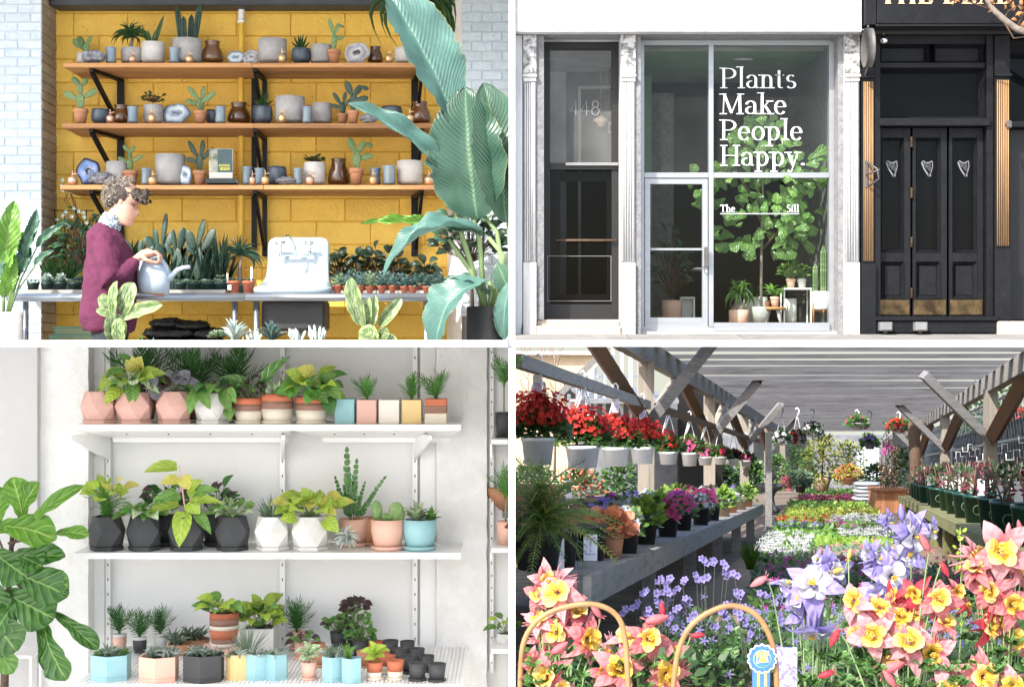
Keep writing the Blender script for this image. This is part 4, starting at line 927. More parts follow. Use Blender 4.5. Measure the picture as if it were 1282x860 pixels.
# sweater
sw = MB()
loft(sw, [(133, 416, 0, 30, 28, 4), (135, 412, 0, 33, 31, 4), (136, 396, 0, 36, 33, 3), (137, 372, 0, 35, 32, 3), (137, 345, 0, 32, 30, 4), (136, 318, 0, 29, 31, 8), (134, 298, 0, 25, 31, 14), (135, 287, 0, 17, 22, 20), (137, 281, 0, 11.5, 13, 22)], 30)
for sd, pts in ((-1, [(135, 298), (139, 322), (146, 352), (160, 345), (170, 332), (172, 328.5)]), (1, [(135, 298), (146, 324), (156, 347), (167, 353), (175, 358), (177, 358.5)])):
    dd = [16, 23, 27, 22, 14, 12] if sd < 0 else [16, 23, 25, 21, 17, 16.5]
    sw.tube([q_(a, b, sd * d) for (a, b), d in zip(pts, dd)], [16 * k_, 17.5 * k_, 16.5 * k_, 12.5 * k_, 8.5 * k_, 7.5 * k_], 14)
ob = t.part('sweater', sw, MATS['sweater']); remesh(ob, .007, 3, (.035, .13))
sc = MB(); loft(sc, [(136, 288, 0, 13, 14, 22), (137, 282, 0, 14.5, 15, 22), (140, 275, 0, 13.5, 14, 24), (143, 269, 0, 12, 12, 24)], 20); ob = t.part('scarf', sc, MATS['scarf']); remesh(ob, .006, 2, (.01, .02))
pn = MB()
for sd in (-1, 1): loft(pn, [(137, 400, sd * 10, 22, 19, 0), (138, 430, sd * 12, 20, 16, 0), (140, 505, sd * 12, 13, 13, 0), (136, 540, sd * 12, 12, 12, 0), (135, 576, sd * 12, 9, 9, 0)])
ob = t.part('pants', pn, MATS['pants']); remesh(ob, .01, 3, (.015, .06))
for sd in (-1, 1):
    sh = MB(); loft(sh, [(138, 586, sd * 12, 13, 8, 0), (139, 581, sd * 12, 14, 8, 0), (136, 575, sd * 12, 9, 7, 0)]); t.part('shoe', sh, MATS['shoe'])
# hair: dark under-layer; blond curls at the back also paint its lit side
hd = MB(); rh = Matrix.Rotation(radians(14), 3, 'Y')
hd.ell(q_(152, 245, 0), (21 * k_, 17.5 * k_, 17 * k_), 20, 14, rot=rh); hd.ell(q_(171, 244.5, 0), (13 * k_, 14 * k_, 9 * k_), 16, 10, rot=rh); hd.ell(q_(141, 249, 0), (11 * k_, 14 * k_, 12 * k_), 16, 10)
for i in range(70):
    a = ru(0, 2 * pi); px, py = 178 + ru(-14, 8), 247 + ru(-8, 8); hd.ell(q_(px, py, 12 * cos(a)), (2.6 * k_,) * 3, 6, 4)
ob = t.part('hair', hd, MATS['hair_dark']); remesh(ob, .0045, 1, (.012, .012))
cu = MB(); R = random.Random(5)
for i in range(900):
    a = R.uniform(0, 2 * pi); u = R.random(); cx, cy, rx, rz = ((147, 242, 19, 20), (160, 233, 13, 10), (140, 247, 11, 14))[i % 3]
    th = R.uniform(0, pi); px = cx + rx * sin(th) * cos(a); py = cy - rz * sin(th) * sin(a); d = 17 * cos(th) * (.9 if i % 3 == 0 else .7)
    if px > 166 or (py > 248 and px > 149) or (px > 152 and py > 236 and R.random() < .6): continue
    r = R.uniform(.9, 2.4); ax = Vector((R.uniform(-1, 1), R.uniform(-1, 1), R.uniform(-1, 1))).normalized(); x_ = ax.orthogonal(); y_ = ax.cross(x_); c = q_(px, py, d)
    cu.tube([c + (x_ * cos(v * 1.1) + y_ * sin(v * 1.1)) * r * k_ + ax * v * .35 * k_ for v in range(7)], .38 * k_, 4)
t.part('curls', cu, MATS['hair_blond_lit'])['kind'] = 'stuff'
# watering can
t = T('watering_can', 'pale blue plastic watering can held tilted in the hand', 'watering can', 192, 368, 9.45)
q_ = lambda px, py, d=0: t.v(px - 192, 368 - py, d)
wc = MB(); loft(wc, [(196, 367.5, 0, 15, 9, 4), (193, 366, 0, 19, 13, 5), (192, 352, 0, 20.5, 15, 5), (192, 340, 0, 20, 15, 6), (190, 331, 0, 16, 12, 8), (189, 327, 0, 11, 8, 10)], 24); t.part('tank', wc, MATS['can_blue'])
k_ = t.s
t.part('spout', (lambda m: (m.tube([q_(208, 350), q_(215, 345), q_(222, 338), q_(230, 335), q_(238, 334.5)], [5.5 * k_, 3.6 * k_, 3 * k_, 2.6 * k_, 2.6 * k_], 12), m)[1])(MB()), MATS['can_blue'])
t.part('handle', (lambda m: (m.tube([q_(188, 330), q_(190, 326), q_(196, 323.5), q_(203, 327), q_(208, 335), q_(211, 345)], [3 * k_] * 6, 10), m)[1])(MB()), MATS['can_blue'])

# ---------------------------------------------------------------- plants at the front of the shop
def floor_pot(name, label, cat, px, y, w, top_py, mat, tap=.82):
    base = 430 - FZ * FP / y; t = T(name, label, cat, px, base, y); h = base - top_py; r = w / 2
    t.lathe('pot', [(0, 0), (r * tap, 0), (r * (tap + .1), h * .3), (r, h), (r * .92, h), (r * .9, h - 6), (0, h - 6)], MATS[mat], n=36); t.lathe('soil', [(r * .9, h - 5), (0, h - 4)], MATS['soil'])
    t.h = h; t.base = base; return t
def abs_leaf(t, shape, a, b, w, mat, **k):
    px0 = t.r.location.x / t.s + 641
    A = (a[0] - px0, t.base - a[1], a[2] if len(a) > 2 else 0); B = (b[0] - px0, t.base - b[1], b[2] if len(b) > 2 else 0)
    return t.leaf(shape, A, B, w, MATS[mat], **k)
def abs_tube(t, name, pts, r, mat, n=8):
    px0 = t.r.location.x / t.s + 641; return t.tube(name, [(p[0] - px0, t.base - p[1], p[2] if len(p) > 2 else 0) for p in pts], r, MATS[mat], n)
t = floor_pot('potted_banana_plant', 'broad-leaved plant in a tall white pot against the white brick', 'potted plant', 8, 9.6, 42, 391, 'pale_pot')
for (a, b, w, m, f) in (((6, 330), (20, 252), 30, 'broad_green', (.3, -1, .2)), ((8, 332), (35, 290), 14, 'broad_green', (0, -.6, .8)), ((-5, 320), (-2, 280), 30, 'broad_green', (0, -1, .3)), ((6, 350), (26, 300), 22, 'broad_green', (-.4, -1, .1)), ((30, 312), (46, 262), 15, 'banana_dark', (.5, -1, .1)), ((32, 325), (51, 276), 13, 'banana_dark', (-.3, -1, .1)), ((46, 310), (79, 280), 12, 'banana_dark', (.2, -1, .5)), ((44, 333), (70, 314), 10, 'banana_dark', (0, -1, .6)), ((18, 345), (38, 310), 22, 'banana_dark', (0, -1, .2)), ((2, 372), (20, 318), 20, 'broad_green', (.5, -1, .1)), ((28, 320), (24, 292), 14, 'banana_dark', (.5, -1, .1)), ((-10, 360), (5, 312), 22, 'banana_dark', (0, -1, .1))):
    abs_leaf(t, 'paddle', a + (ru(-4, 4),), b + (ru(-8, 4),), w, m, face=f, bend=.1, fold=.2, hi=True, wav=.06)
for (a, b) in (((10, 392), (30, 312)), ((12, 392), (46, 310)), ((5, 392), (6, 330)), ((9, 392), (44, 333)), ((8, 394), (18, 345)), ((4, 394), (2, 372)), ((11, 392), (32, 325))):
    abs_tube(t, 'stalk', [a, ((a[0] * .6 + b[0] * .4), (a[1] + b[1]) / 2), b], [1.6, 1.3, 1.0], 'stalk', 6)
# variegated padded cacti at the front
for (lab, bx, top, spec) in (
    ('cream and green variegated cactus in front of the woman', 150, 410, [(144, 430, 143, 392, 27), (144, 398, 147, 352, 13), (153, 393, 168, 354, 24), (140, 392, 128, 368, 17), (152, 398, 205, 382, 17), (141, 396, 121, 388, 10), (152, 432, 152, 398, 18)]),
    ('cream and green variegated cactus in front of the sink', 465, 414, [(464, 434, 463, 406, 26), (455, 408, 440, 348, 21), (462, 408, 462, 372, 11), (466, 408, 469, 370, 9), (475, 408, 503, 374, 15), (459, 410, 453, 398, 13), (482, 436, 490, 418, 20), (478, 424, 484, 410, 14)])):
    t = floor_pot('potted_cactus', lab, 'potted cactus', bx, 9.1, 34, 436, 'terracotta')
    for (a, b, c, d, w) in spec: t.leaf('oval', (a - bx, t.base - b, ru(-3, 3)), (c - bx, t.base - d, ru(-8, 1)), w * 1.05, MATS['cactus_cream'], (ru(-.5, .5), -1, .3), ru(.03, .1), .22, True, .05, 'pad', None, int(ru(0, 4)))
# low stand with pale succulents along the front
t = T('plant_stand', 'low slatted stand carrying the frosted succulents at the shop front', 'stand', 330, 430 + 8, 9.2)
for i in range(4): t.box('slat', -80, 80, -3, 0, -16 + i * 8, -10 + i * 8, MATS['shelf_wood'], .3)
hh = 438 - (430 - FZ * FP / 9.2)
for x in (-74, 74):
    for d in (-12, 10): t.box('leg', x - 3, x + 3, hh + .05, -3.05, d - 2, d + 2, MATS['shelf_wood'])
for i, (x, w, h, m, lab) in enumerate(((270, 30, 20, 'succulent_pale', 'pale green clumped succulent under the soil bags'), (294, 34, 30, 'succulent_white', 'frosty blue spiky succulent under the table leg'), (318, 22, 18, 'succulent_white', 'small frosty succulent beside the frosted spikes'), (340, 36, 26, 'succulent_blue', 'green-white striped agave below the sink'), (372, 30, 20, 'succulent_white', 'white branching succulent below the sink drain'), (398, 26, 24, 'succulent_white', 'chalk white finger succulent right of the drain'))):
    t = T('potted_succulent', lab, 'potted succulent', x, 438, 9.2, 'pale succulents on the low stand'); pot_small(t, w * .8, 12, 'terracotta', 0)
    if i in (1, 3): t.rosette(30, h, 5, MATS[m], (0, 10, 0), 30, 88, 'strap', .05, .3)
    elif i == 0:
        for q in range(5): t.rosette(18, 9, 4.5, MATS[m], (ru(-12, 12), 12 + ru(0, 7), ru(-6, 6)), 0, 80, 'oval', .08, .25)
    else:
        for q in range(9): x_ = ru(-12, 12); t.pad((x_ * .5, 10, ru(-3, 3)), (x_, 10 + h * ru(.5, 1), ru(-4, 4)), 4.5, MATS[m], thick=4)
# giant bird-of-paradise
t = floor_pot('giant_paddle_plant', 'giant blue-green paddle-leaved plant in a charcoal pot', 'potted plant', 607, 9.3, 46, 384, 'tub_black', .9)
BIG = dict(hi=True)
abs_leaf(t, 'paddle', (568, 146, -6), (476, -22, -20), 74, 'banana_leaf', face=(.45, -1, .1), bend=.06, fold=.3, wav=.05, hi=True)
abs_leaf(t, 'paddle', (598, 275, -8), (583, 112, -16), 104, 'banana_mid', face=(-.3, -1, .1), bend=.06, fold=.22, wav=.05, hi=True, var=1)
abs_leaf(t, 'paddle', (634, 280, -14), (606, 108, -24), 86, 'banana_mid', face=(.4, -1, .1), bend=.05, fold=.25, wav=.05, hi=True, var=2)
abs_leaf(t, 'paddle', (556, 214, -10), (438, 134, -26), 26, 'banana_leaf', face=(.3, -1, .5), bend=.08, fold=.25, wav=.05, hi=True, var=1)
abs_leaf(t, 'paddle', (606, 296, -4), (510, 291, -10), 20, 'banana_dark', face=(0, -.8, .7), bend=.1, fold=.2, wav=.08, hi=True)
abs_leaf(t, 'paddle', (556, 284, -8), (454, 281, -14), 12, 'broad_green', face=(0, -.9, .4), bend=.06, fold=.2, wav=.1, hi=True)
abs_leaf(t, 'paddle', (605, 290, -10), (482, 346, -24), 34, 'banana_leaf', face=(-.4, -.6, .9), bend=.22, fold=.2, wav=.06, hi=True, var=3)
abs_leaf(t, 'paddle', (612, 352, -14), (548, 442, -34), 66, 'banana_leaf', face=(-.5, -.6, .7), bend=.25, fold=.25, wav=.05, hi=True, var=2)
abs_leaf(t, 'paddle', (614, 372, -4), (556, 350, -12), 18, 'banana_leaf', face=(0, -.6, .9), bend=.15, fold=.2, wav=.1, hi=True)
abs_leaf(t, 'paddle', (640, 372, -6), (622, 330, -10), 30, 'banana_dark', face=(0, -1, .2), bend=.1, hi=True)
abs_leaf(t, 'paddle', (632, 425, -20), (640, 352, -24), 26, 'banana_leaf', face=(-.6, -1, .2), bend=.1, hi=True)
for pts in ([(610, 390), (590, 340), (572, 316), (562, 300)], [(612, 390), (628, 330), (622, 290), (598, 262)], [(616, 392), (640, 330), (636, 270)], [(608, 392), (600, 300), (572, 200), (566, 140)], [(609, 392), (580, 300), (556, 214)], [(618, 392), (630, 320), (612, 298)], [(612, 388), (616, 366), (612, 352)], [(620, 440), (624, 400), (616, 378)]):
    abs_tube(t, 'stalk', [(x, y, -4) for x, y in pts], [3.6, 3.2, 2.8, 2.2][:len(pts)], 'stalk', 8)
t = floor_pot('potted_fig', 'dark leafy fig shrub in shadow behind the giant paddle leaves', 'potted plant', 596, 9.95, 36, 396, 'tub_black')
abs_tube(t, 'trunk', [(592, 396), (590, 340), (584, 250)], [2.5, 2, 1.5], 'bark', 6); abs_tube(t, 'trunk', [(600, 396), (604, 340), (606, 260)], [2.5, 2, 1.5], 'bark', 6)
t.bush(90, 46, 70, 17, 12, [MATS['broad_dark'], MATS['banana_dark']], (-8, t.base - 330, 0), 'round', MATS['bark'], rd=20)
# ================================================================ STREET FRONT
YF = 9.0
M('stone_white', (.55, .55, .545), .75, (.4, .4, .395), 5, .5, 30, speck=((.45, .45, .44), 14, .72)); M('stone_chipped', (.5, .49, .48), .85, (.14, .14, .14), 26, 1.2, 30, lo=.42, hi=.56)
M('old_white', (.6, .6, .59), .7, (.36, .355, .345), 9, .6, 40, stretch=(1, 1, .12), lo=.3, hi=.55, speck=((.12, .12, .12), 26, .71))
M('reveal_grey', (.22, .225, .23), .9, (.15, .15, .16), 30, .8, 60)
M('step_stone', (.5, .43, .35), .9, (.4, .34, .28), 40, .5, 80)
M('aluminium', (.36, .375, .4), .42, (.32, .335, .36), 20, metal=.6, stretch=(.1, .1, 1), rand=0)
M('frame_dark', (.004, .004, .0045), .5, (.006, .006, .007), 12)
M('pub_black', (.0055, .006, .0075), .5, (.009, .0095, .0115), 16, .3, 50, speck=((.06, .06, .058), 90, .735), spec=.2)
M('pub_gold', (.38, .22, .09), .6, (.27, .15, .06), 14, .2, 40, stretch=(1, 1, .2)); M('brass_plate', (.15, .1, .045), .4, (.045, .03, .016), 14, .5, 30, metal=.8)
M('room_green', (.26, .36, .26), .9, (.2, .29, .2), 3); M('room_dark', (.006, .008, .008), .9, (.004, .005, .006), 4); M('room_grey', (.62, .63, .62), .9, (.38, .39, .38), 3); WOOD('room_floor', (.2, .12, .06), (.12, .07, .035), 0, 10)  # room_dark stands for the unlit interior, shade put into the wall colour
M('lamp_box', (.2, .205, .21), .5); M('iron', (.06, .062, .065), .5, (.09, .08, .07), 30); M('vinyl_white', (.85, .87, .87), .5, rand=0); M('harp_grey', (.2, .205, .22), .5, rand=0); M('vinyl_grey', (.5, .52, .53), .5, rand=0); M('sign_gold', (.75, .45, .25), .5)
M('pavement', (.24, .23, .215), .9, (.17, .165, .155), 8, .5, 50, speck=((.15, .14, .13), 60, .7)); M('globe_glass', (.85, .62, .42), .25)
GLASS('window_glass', (.82, .87, .85)); GLASS('painted_glare_glass', (.85, .88, .87), 0, 1.3, .11); GLASS('shop_glass', (.82, .87, .85), 0, 1.27, .018); GLASS('dark_glass', (.35, .37, .38), 0, 1.22)
def V(px, py, d): return Vector(((px - 641) * YF / FP, YF + d, (430 - py) * YF / FP))
class Fac:
    "a building front: parts given by photograph pixels on the facade plane, d metres behind it"
    def __init__(s, name, label, cat, px, py, d=0, group=None):
        s.r = bpy.data.objects.new(name, None); C.objects.link(s.r); s.r.location = V(px, py, d); tag(s.r, label, cat, group)
    def p(s, px, py, d): return V(px, py, d) - s.r.location
    def fin(s, name, mb, mat, parent=None, smooth=False): 
        if parent and parent is not s.r: pass
        return mb.build(name, MATS[mat], parent or s.r, smooth)
    def box(s, name, x0, x1, y0, y1, d0, d1, mat, b=0, parent=None):
        a, c = s.p(x0, y1, d0), s.p(x1, y0, d1); mb = MB(); mb.box(a.x, c.x, a.y, c.y, a.z, c.z, b); return s.fin(name, mb, mat, parent)
    def frame(s, name, x0, x1, y0, y1, w, d0, d1, mat, parent=None, bevel=False):
        "four mitred bars round an opening, one part"
        mb = MB(); o = [s.p(x0, y0, d0), s.p(x1, y0, d0), s.p(x1, y1, d0), s.p(x0, y1, d0)]; dd = d1 if bevel else d0
        i = [s.p(x0 + w, y0 + w, dd), s.p(x1 - w, y0 + w, dd), s.p(x1 - w, y1 - w, dd), s.p(x0 + w, y1 - w, dd)]
        ib = [Vector((q.x, q.y + (d1 - dd) + .001, q.z)) for q in i]; ob_ = [Vector((q.x, q.y + d1 - d0, q.z)) for q in o]
        f = []
        for k in range(4): n_ = (k + 1) % 4; f += [(k, n_, 4 + n_, 4 + k), (4 + k, 4 + n_, 8 + n_, 8 + k), (k, 12 + k, 12 + n_, n_)]
        mb.add(o + i + ib + ob_, f); return s.fin(name, mb, mat, parent)
    def pane(s, name, x0, x1, y0, y1, d, mat='window_glass', parent=None):
        mb = MB(); mb.quad(s.p(x0, y1, d), s.p(x1, y1, d), s.p(x1, y0, d), s.p(x0, y0, d)); return s.fin(name, mb, mat, parent)
    def tube(s, name, pts, r, mat, n=8, parent=None):
        mb = MB(); mb.tube([s.p(*q) for q in pts], r * YF / FP if not isinstance(r, list) else [v * YF / FP for v in r], n); return s.fin(name, mb, mat, parent, True)
for i in range(7):
    xa = .02 + i * .62; m = MB(); z0, z1 = .0145, .052; ya, yb = YT + .065, 10.7
    m.add([(xa, ya, z0), (xa + .612, ya, z0), (xa + .612, 8.98, z1), (xa, 8.98, z1), (xa, ya, .0138), (xa + .612, ya, .0138), (xa + .612, 8.98, .0138), (xa, 8.98, .0138)], [(0, 1, 2, 3), (0, 4, 5, 1), (1, 5, 6, 2), (2, 6, 7, 3), (3, 7, 4, 0)])
    if i == 0: pav = structure(m.build('pavement', MATS['pavement'], None, False))
    else: m.build('paving_slab', MATS['pavement'], pav, False)
b = Fac('shop_building', 'white stone shop front with a big lettered window and glass door', 'building', 855, 419)
b.box('lintel', 645.5, 1074, -60, 44.4, -.10, .5, 'stone_white', .4 * .004)
b.box('upper_wall', 645.5, 1078, -95, -60.5, -.06, .5, 'stone_white')
b.box('lintel_lip', 645.5, 1078, 42.3, 44.5, -.03, .14, 'reveal_grey')
def pilaster(x0, x1, strip=None, top=42, cap0=68, plinth=328, mat='old_white'):
    pil = b.box('pilaster', x0, x1, top + 2.6, 421, 0, .3, mat)
    pl = b.box('capital_block', x0 - .4, x1 + .4, top + 2.6, cap0 + 24, -.012, -.0005, 'stone_chipped'); b.box('capital', x0 - 1, x1 + 1, cap0 + 26, cap0 + 29, -.026, -.0006, mat); b.box('capital', x0 - .2, x1 + .2, cap0 + 30, cap0 + 34, -.012, -.0006, mat)
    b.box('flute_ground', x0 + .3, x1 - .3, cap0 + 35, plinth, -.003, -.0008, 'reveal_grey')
    n = max(4, int((x1 - x0) / 3.1)); w = (x1 - x0 - 1.6) / n
    for k in range(n): 
        mb = MB(); xc = x0 + .8 + (k + .5) * w; mb.tube([b.p(xc, cap0 + 36, -.004), b.p(xc, plinth - 1, -.004)], w * .33 * YF / FP, 8); b.fin('flute', mb, mat, pil, True)
    b.box('plinth', x0 - .5, x1 + .5, plinth + 1, 422, -.014, -.0007, 'old_white', .002, pil)
pilaster(655.5, 671); pilaster(777.5, 795); pilaster(1057.5, 1075.5, plinth=328)
b.box('edge_strip', 645.5, 654, 44.8, 421, .0, .3, 'old_white')
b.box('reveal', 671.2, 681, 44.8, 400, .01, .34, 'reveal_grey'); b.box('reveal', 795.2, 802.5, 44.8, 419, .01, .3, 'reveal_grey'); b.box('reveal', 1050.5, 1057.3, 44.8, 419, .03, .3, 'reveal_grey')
# left doorway
dr = .2
b.box('step', 672, 777, 408, 422, -.03, .35, 'step_stone', .004); b.box('step', 672.5, 776.5, 400, 407.9, .03, .35, 'step_stone', .004)
b.frame('door_frame', 681.2, 777, 45, 399.8, 8.5, dr, dr + .06, 'frame_dark')
b.box('transom_bar', 689.8, 776.9, 199.5, 208, dr - .01, dr + .05, 'frame_dark'); b.box('transom_sill', 709, 776.9, 199.4, 203, dr - .03, dr - .011, 'lamp_box')
b.pane('pane', 689.8, 776.6, 52, 199.4, dr + .03, 'painted_glare_glass'); b.pane('pane', 689.8, 776.6, 208, 392, dr + .03, 'dark_glass')  # whitish upper pane paints in the reflection of a bright building
do = b.box('door', 681.5, 777, 380, 399, dr + .005, dr + .05, 'frame_dark'); 
b.frame('door_leaf', 690, 776, 209, 379.8, 13, dr + .035, dr + .06, 'frame_dark'); b.tube('push_bar', [(697, 298.5, dr - .02), (774, 298.5, dr - .02)], 1.6, 'bark')
b.frame('panel_trim', 686, 768, 318, 376, .7, dr - .002, dr + .004, 'lamp_box')
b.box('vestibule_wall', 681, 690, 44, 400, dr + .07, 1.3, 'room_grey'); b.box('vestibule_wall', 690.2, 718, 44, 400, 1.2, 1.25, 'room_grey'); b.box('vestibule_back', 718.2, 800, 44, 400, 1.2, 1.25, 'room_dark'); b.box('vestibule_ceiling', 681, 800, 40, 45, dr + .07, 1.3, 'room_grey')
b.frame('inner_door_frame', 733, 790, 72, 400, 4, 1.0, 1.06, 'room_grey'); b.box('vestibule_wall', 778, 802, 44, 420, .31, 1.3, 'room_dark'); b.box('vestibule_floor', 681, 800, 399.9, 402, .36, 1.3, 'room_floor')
mb = MB(); word(mb, '448', b.p(714, 137.5, dr + .024), Vector((1.12, 0, 0)), Vector((0, 0, 1)), 19 * YF / FP, .06, .07, False, -.01); b.fin('house_number', mb, 'harp_grey')
pn = Fac('pendant_lamp', 'small peach glass globe pendant hanging behind the street door glass', 'lamp', 759, 52, .5)
pn.tube('cord', [(758.5, 52, .5), (758.5, 129, .5)], .5, 'pub_gold', 5)
mb = MB(); k = YF / FP; mb.lathe([(0, -14 * k), (4 * k, -13.5 * k), (5.5 * k, -9 * k), (10 * k, -6 * k), (10.5 * k, -4 * k), (5 * k, -1 * k), (2.5 * k, 2 * k), (0, 2.4 * k)], 20, pn.p(758.5, 130.5, .5)); pn.fin('shade', mb, 'globe_glass', None, True)
# main shop window
fr = .14
b.frame('window_frame', 803, 1050.3, 45, 414.5, 6, fr, fr + .06, 'aluminium')
b.box('mullion', 891, 897, 51.2, 408.3, fr - .006, fr + .05, 'aluminium'); b.box('transom', 809.2, 890.8, 213, 219.5, fr - .004, fr + .05, 'aluminium'); b.box('transom', 897.2, 1044, 213, 219.5, fr - .004, fr + .05, 'aluminium')
b.box('sill', 897.2, 1044, 403.5, 414, fr - .02, fr + .05, 'aluminium'); b.box('base', 802, 1057, 414.7, 420, .06, .3, 'concrete_slab')
pw = b.pane('pane', 897, 1044, 219.4, 403.6, fr + .03); pu = b.pane('pane', 897, 1044, 51, 213.1, fr + .03, 'shop_glass'); b.pane('pane', 809, 891, 51, 213.1, fr + .03, 'shop_glass')
for txt, base in (('Plants', 105), ('Make', 138), ('People', 171), ('Happy.', 203.5)):
    mb = MB(); word(mb, txt, b.p(905.6, base, fr + .024), Vector((1.2, 0, 0)), Vector((0, 0, 1)), 26 * YF / FP, .028, .108, True); b.fin('lettering', mb, 'vinyl_white')
mb = MB(); word(mb, 'The', b.p(906.5, 262.5, fr + .024), Vector((1.12, 0, 0)), Vector((0, 0, 1)), 9 * YF / FP, .06, .13, True); word(mb, 'Sill', b.p(991, 262.5, fr + .024), Vector((1.12, 0, 0)), Vector((0, 0, 1)), 9 * YF / FP, .06, .13, True)
a, c = b.p(906.5, 265.3, fr + .024), b.p(1007, 264.3, fr + .024); mb.quad(a, Vector((c.x, a.y, a.z)), Vector((c.x, a.y, c.z)), Vector((a.x, a.y, c.z))); b.fin('lettering', mb, 'vinyl_white')
d0 = Fac('glass_door', 'aluminium framed glass shop door with a pull handle', 'door', 850, 412, fr)
d0.frame('door_frame', 810, 890, 220.5, 411.5, 6.8, fr + .004, fr + .045, 'aluminium'); d0.box('kick_rail', 816.9, 883.1, 404, 404.8, fr + .004, fr + .045, 'aluminium')
d0.box('mid_rail', 816.9, 883.1, 309, 311.6, fr - .004, fr + .03, 'aluminium'); d0.box('bottom_rail', 816.9, 883.1, 397, 403.9, fr + .006, fr + .04, 'aluminium')
d0.pane('pane', 816.8, 883.2, 227.2, 397.1, fr + .02); d0.box('handle_plate', 882.5, 884.5, 307, 333, fr - .03, fr + .003, 'aluminium'); d0.box('handle', 884.6, 890, 308, 333, fr - .045, fr - .03, 'iron', .002)
d0.tube('lock', [(888, 338.5, fr + .003), (888, 338.5, fr - .015)], 2.3, 'chrome', 12)
# the room behind
RB = 1.66
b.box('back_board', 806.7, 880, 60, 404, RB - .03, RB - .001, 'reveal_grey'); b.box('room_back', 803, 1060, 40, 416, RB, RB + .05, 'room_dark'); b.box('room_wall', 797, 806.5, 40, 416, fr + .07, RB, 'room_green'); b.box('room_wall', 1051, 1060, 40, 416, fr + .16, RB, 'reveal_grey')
b.box('room_ceiling', 806.7, 1050.8, 38, 44, fr + .07, RB, 'room_green'); b.box('room_floor', 806.7, 1050.8, 404.5, 413, fr + .07, RB, 'room_floor')
b.box('wall_panel', 812, 842, 44.2, 404, 1.35, RB - .002, 'room_green'); b.box('shelf_board', 880, 914, 327, 329.5, .75, 1.0, 'white_paint')
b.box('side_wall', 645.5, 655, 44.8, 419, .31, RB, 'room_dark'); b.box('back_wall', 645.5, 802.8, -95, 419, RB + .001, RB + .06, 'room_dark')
def FT(name, label, cat, px, py, d, group=None): return T(name, label, cat, px, py, YF + d, group)
# fiddle-leaf tree in the window
def inpx(px, py, d): s = (YF + d) / YF; return 641 + (px - 641) / s * s, py
fl = FT('fiddle_leaf_tree', 'large fiddle-leaf fig tree filling the lettered shop window', 'tree', 953, 404, .34)
fl.tube('trunk', [(0, 16, 0), (0, 60, 0), (1, 120, 1), (2, 170, 0), (0, 230, 2)], [1.9, 1.8, 1.7, 1.5, .8], MATS['bark_grey'], 8)
fl.lathe('pot', [(0, 0), (9, 0), (12, 20), (10.5, 20), (0, 17)], MATS['concrete_pot'])
LEAF('fiddle_shop', (.12, .24, .04), (.06, .15, .03), (.3, .4, .15), veins=5, vstr=.35, rough=.3, trans=.25, rand=.5)
for i in range(6):
    a = i * 1.05; fl.tube('branch', [(0, 90 + i * 18, 0), (cos(a) * 26, 120 + i * 20, sin(a) * 14), (cos(a) * 46, 140 + i * 21, sin(a) * 22)], [1.6, 1.2, .7], MATS['bark'], 5)
for i in range(200):
    a = 2.399 * i; q = rnd() ** .5; zz = ru(90, 254); prof_ = (.35 + .65 * sin(pi * min(1, (zz - 70) / 200))) if zz < 200 else .8 * (262 - zz) / 62
    r = 73 * q * prof_; p = (r * cos(a), zz, r * sin(a) * .5 - 12 * rnd()); l = ru(17, 26)
    fl.leaf('fiddle', p, (p[0] + cos(a) * l * .75 + ru(-6, 6), p[1] + ru(-22, 14), p[2] - 6 * rnd()), l * .72, MATS['fiddle_shop'], (ru(-.6, .3), -1, ru(0, .6)), ru(.05, .2), .12, False, .08, var=i % 3)
for i in range(14):
    a = ru(0, 6.28); z = ru(150, 185); p = (-70 + 18 * cos(a), z, 6 * sin(a)); fl.leaf('fiddle', p, (p[0] + ru(-22, 10), z + ru(-12, 18), -6), 17, MATS['fiddle_shop'], (-.3, -1, .3), .1, .12, False, .08)
for i in range(12):
    p = (66 + ru(-12, 12), ru(170, 215), ru(-8, 4)); fl.leaf('fiddle', p, (p[0] + ru(-6, 24), p[1] + ru(-18, 16), -6), 17, MATS['fiddle_shop'], (.2, -1, .3), .1, .12, False, .08)
t = FT('ponytail_palm', 'ponytail palm in a low pink pot inside the shop window', 'potted palm', 925, 404, .4); P_cyl(t, 25, 16, 'peach_pot', .04)
t.lathe('trunk', [(0, 14), (9, 14), (10, 18), (6, 24), (3, 32), (2, 38), (0, 39)], MATS['bark_grey'])
for i in range(64): a = 2.399 * i; r = ru(8, 19); t.leaf('strap', (0, 37, 0), (cos(a) * r, 37 + ru(-20, 22) - r * .3, sin(a) * r), 2.2, MATS['broad_green' if i % 3 else 'strap_green'], (cos(a) * .4, -.6, .7), ru(.2, .45), .2)
t = FT('plant_tub', 'white tub beside the pink pot in the shop window', 'tub', 946, 404, .6); P_cyl(t, 30, 32, 'pale_pot', .04); t.bush(16, 13, 14, 12, 5, [MATS['strap_green']], (0, 28, 0), 'pointed')
t = FT('wooden_stool', 'small round wooden stool with splayed white legs', 'stool', 968, 404, .34)
t.lathe('seat', [(0, 16), (15, 16), (16, 17.5), (15, 19.5), (0, 19.5)], MATS['shelf_wood'])
for a in (.5, 2.1, 3.7, 5.3): t.tube('leg', [(cos(a) * 8, 16, sin(a) * 8), (cos(a) * 13, 0, sin(a) * 13)], [2.2, 1.6], MATS['pale_pot'], 8)
t = FT('potted_spider_plant', 'spider plant in a small pink pot standing on the stool', 'potted plant', 970, 384.5, .34); P_terra(t, 12, 13, 'peach_pot')
for i in range(26): a = 2.399 * i; r = ru(8, 20); t.leaf('strap', (0, 12, 0), (cos(a) * r, 12 + ru(0, 18), sin(a) * r), 2.4, MATS['broad_green'], (cos(a) * .4, -.6, .7), .25, .2)
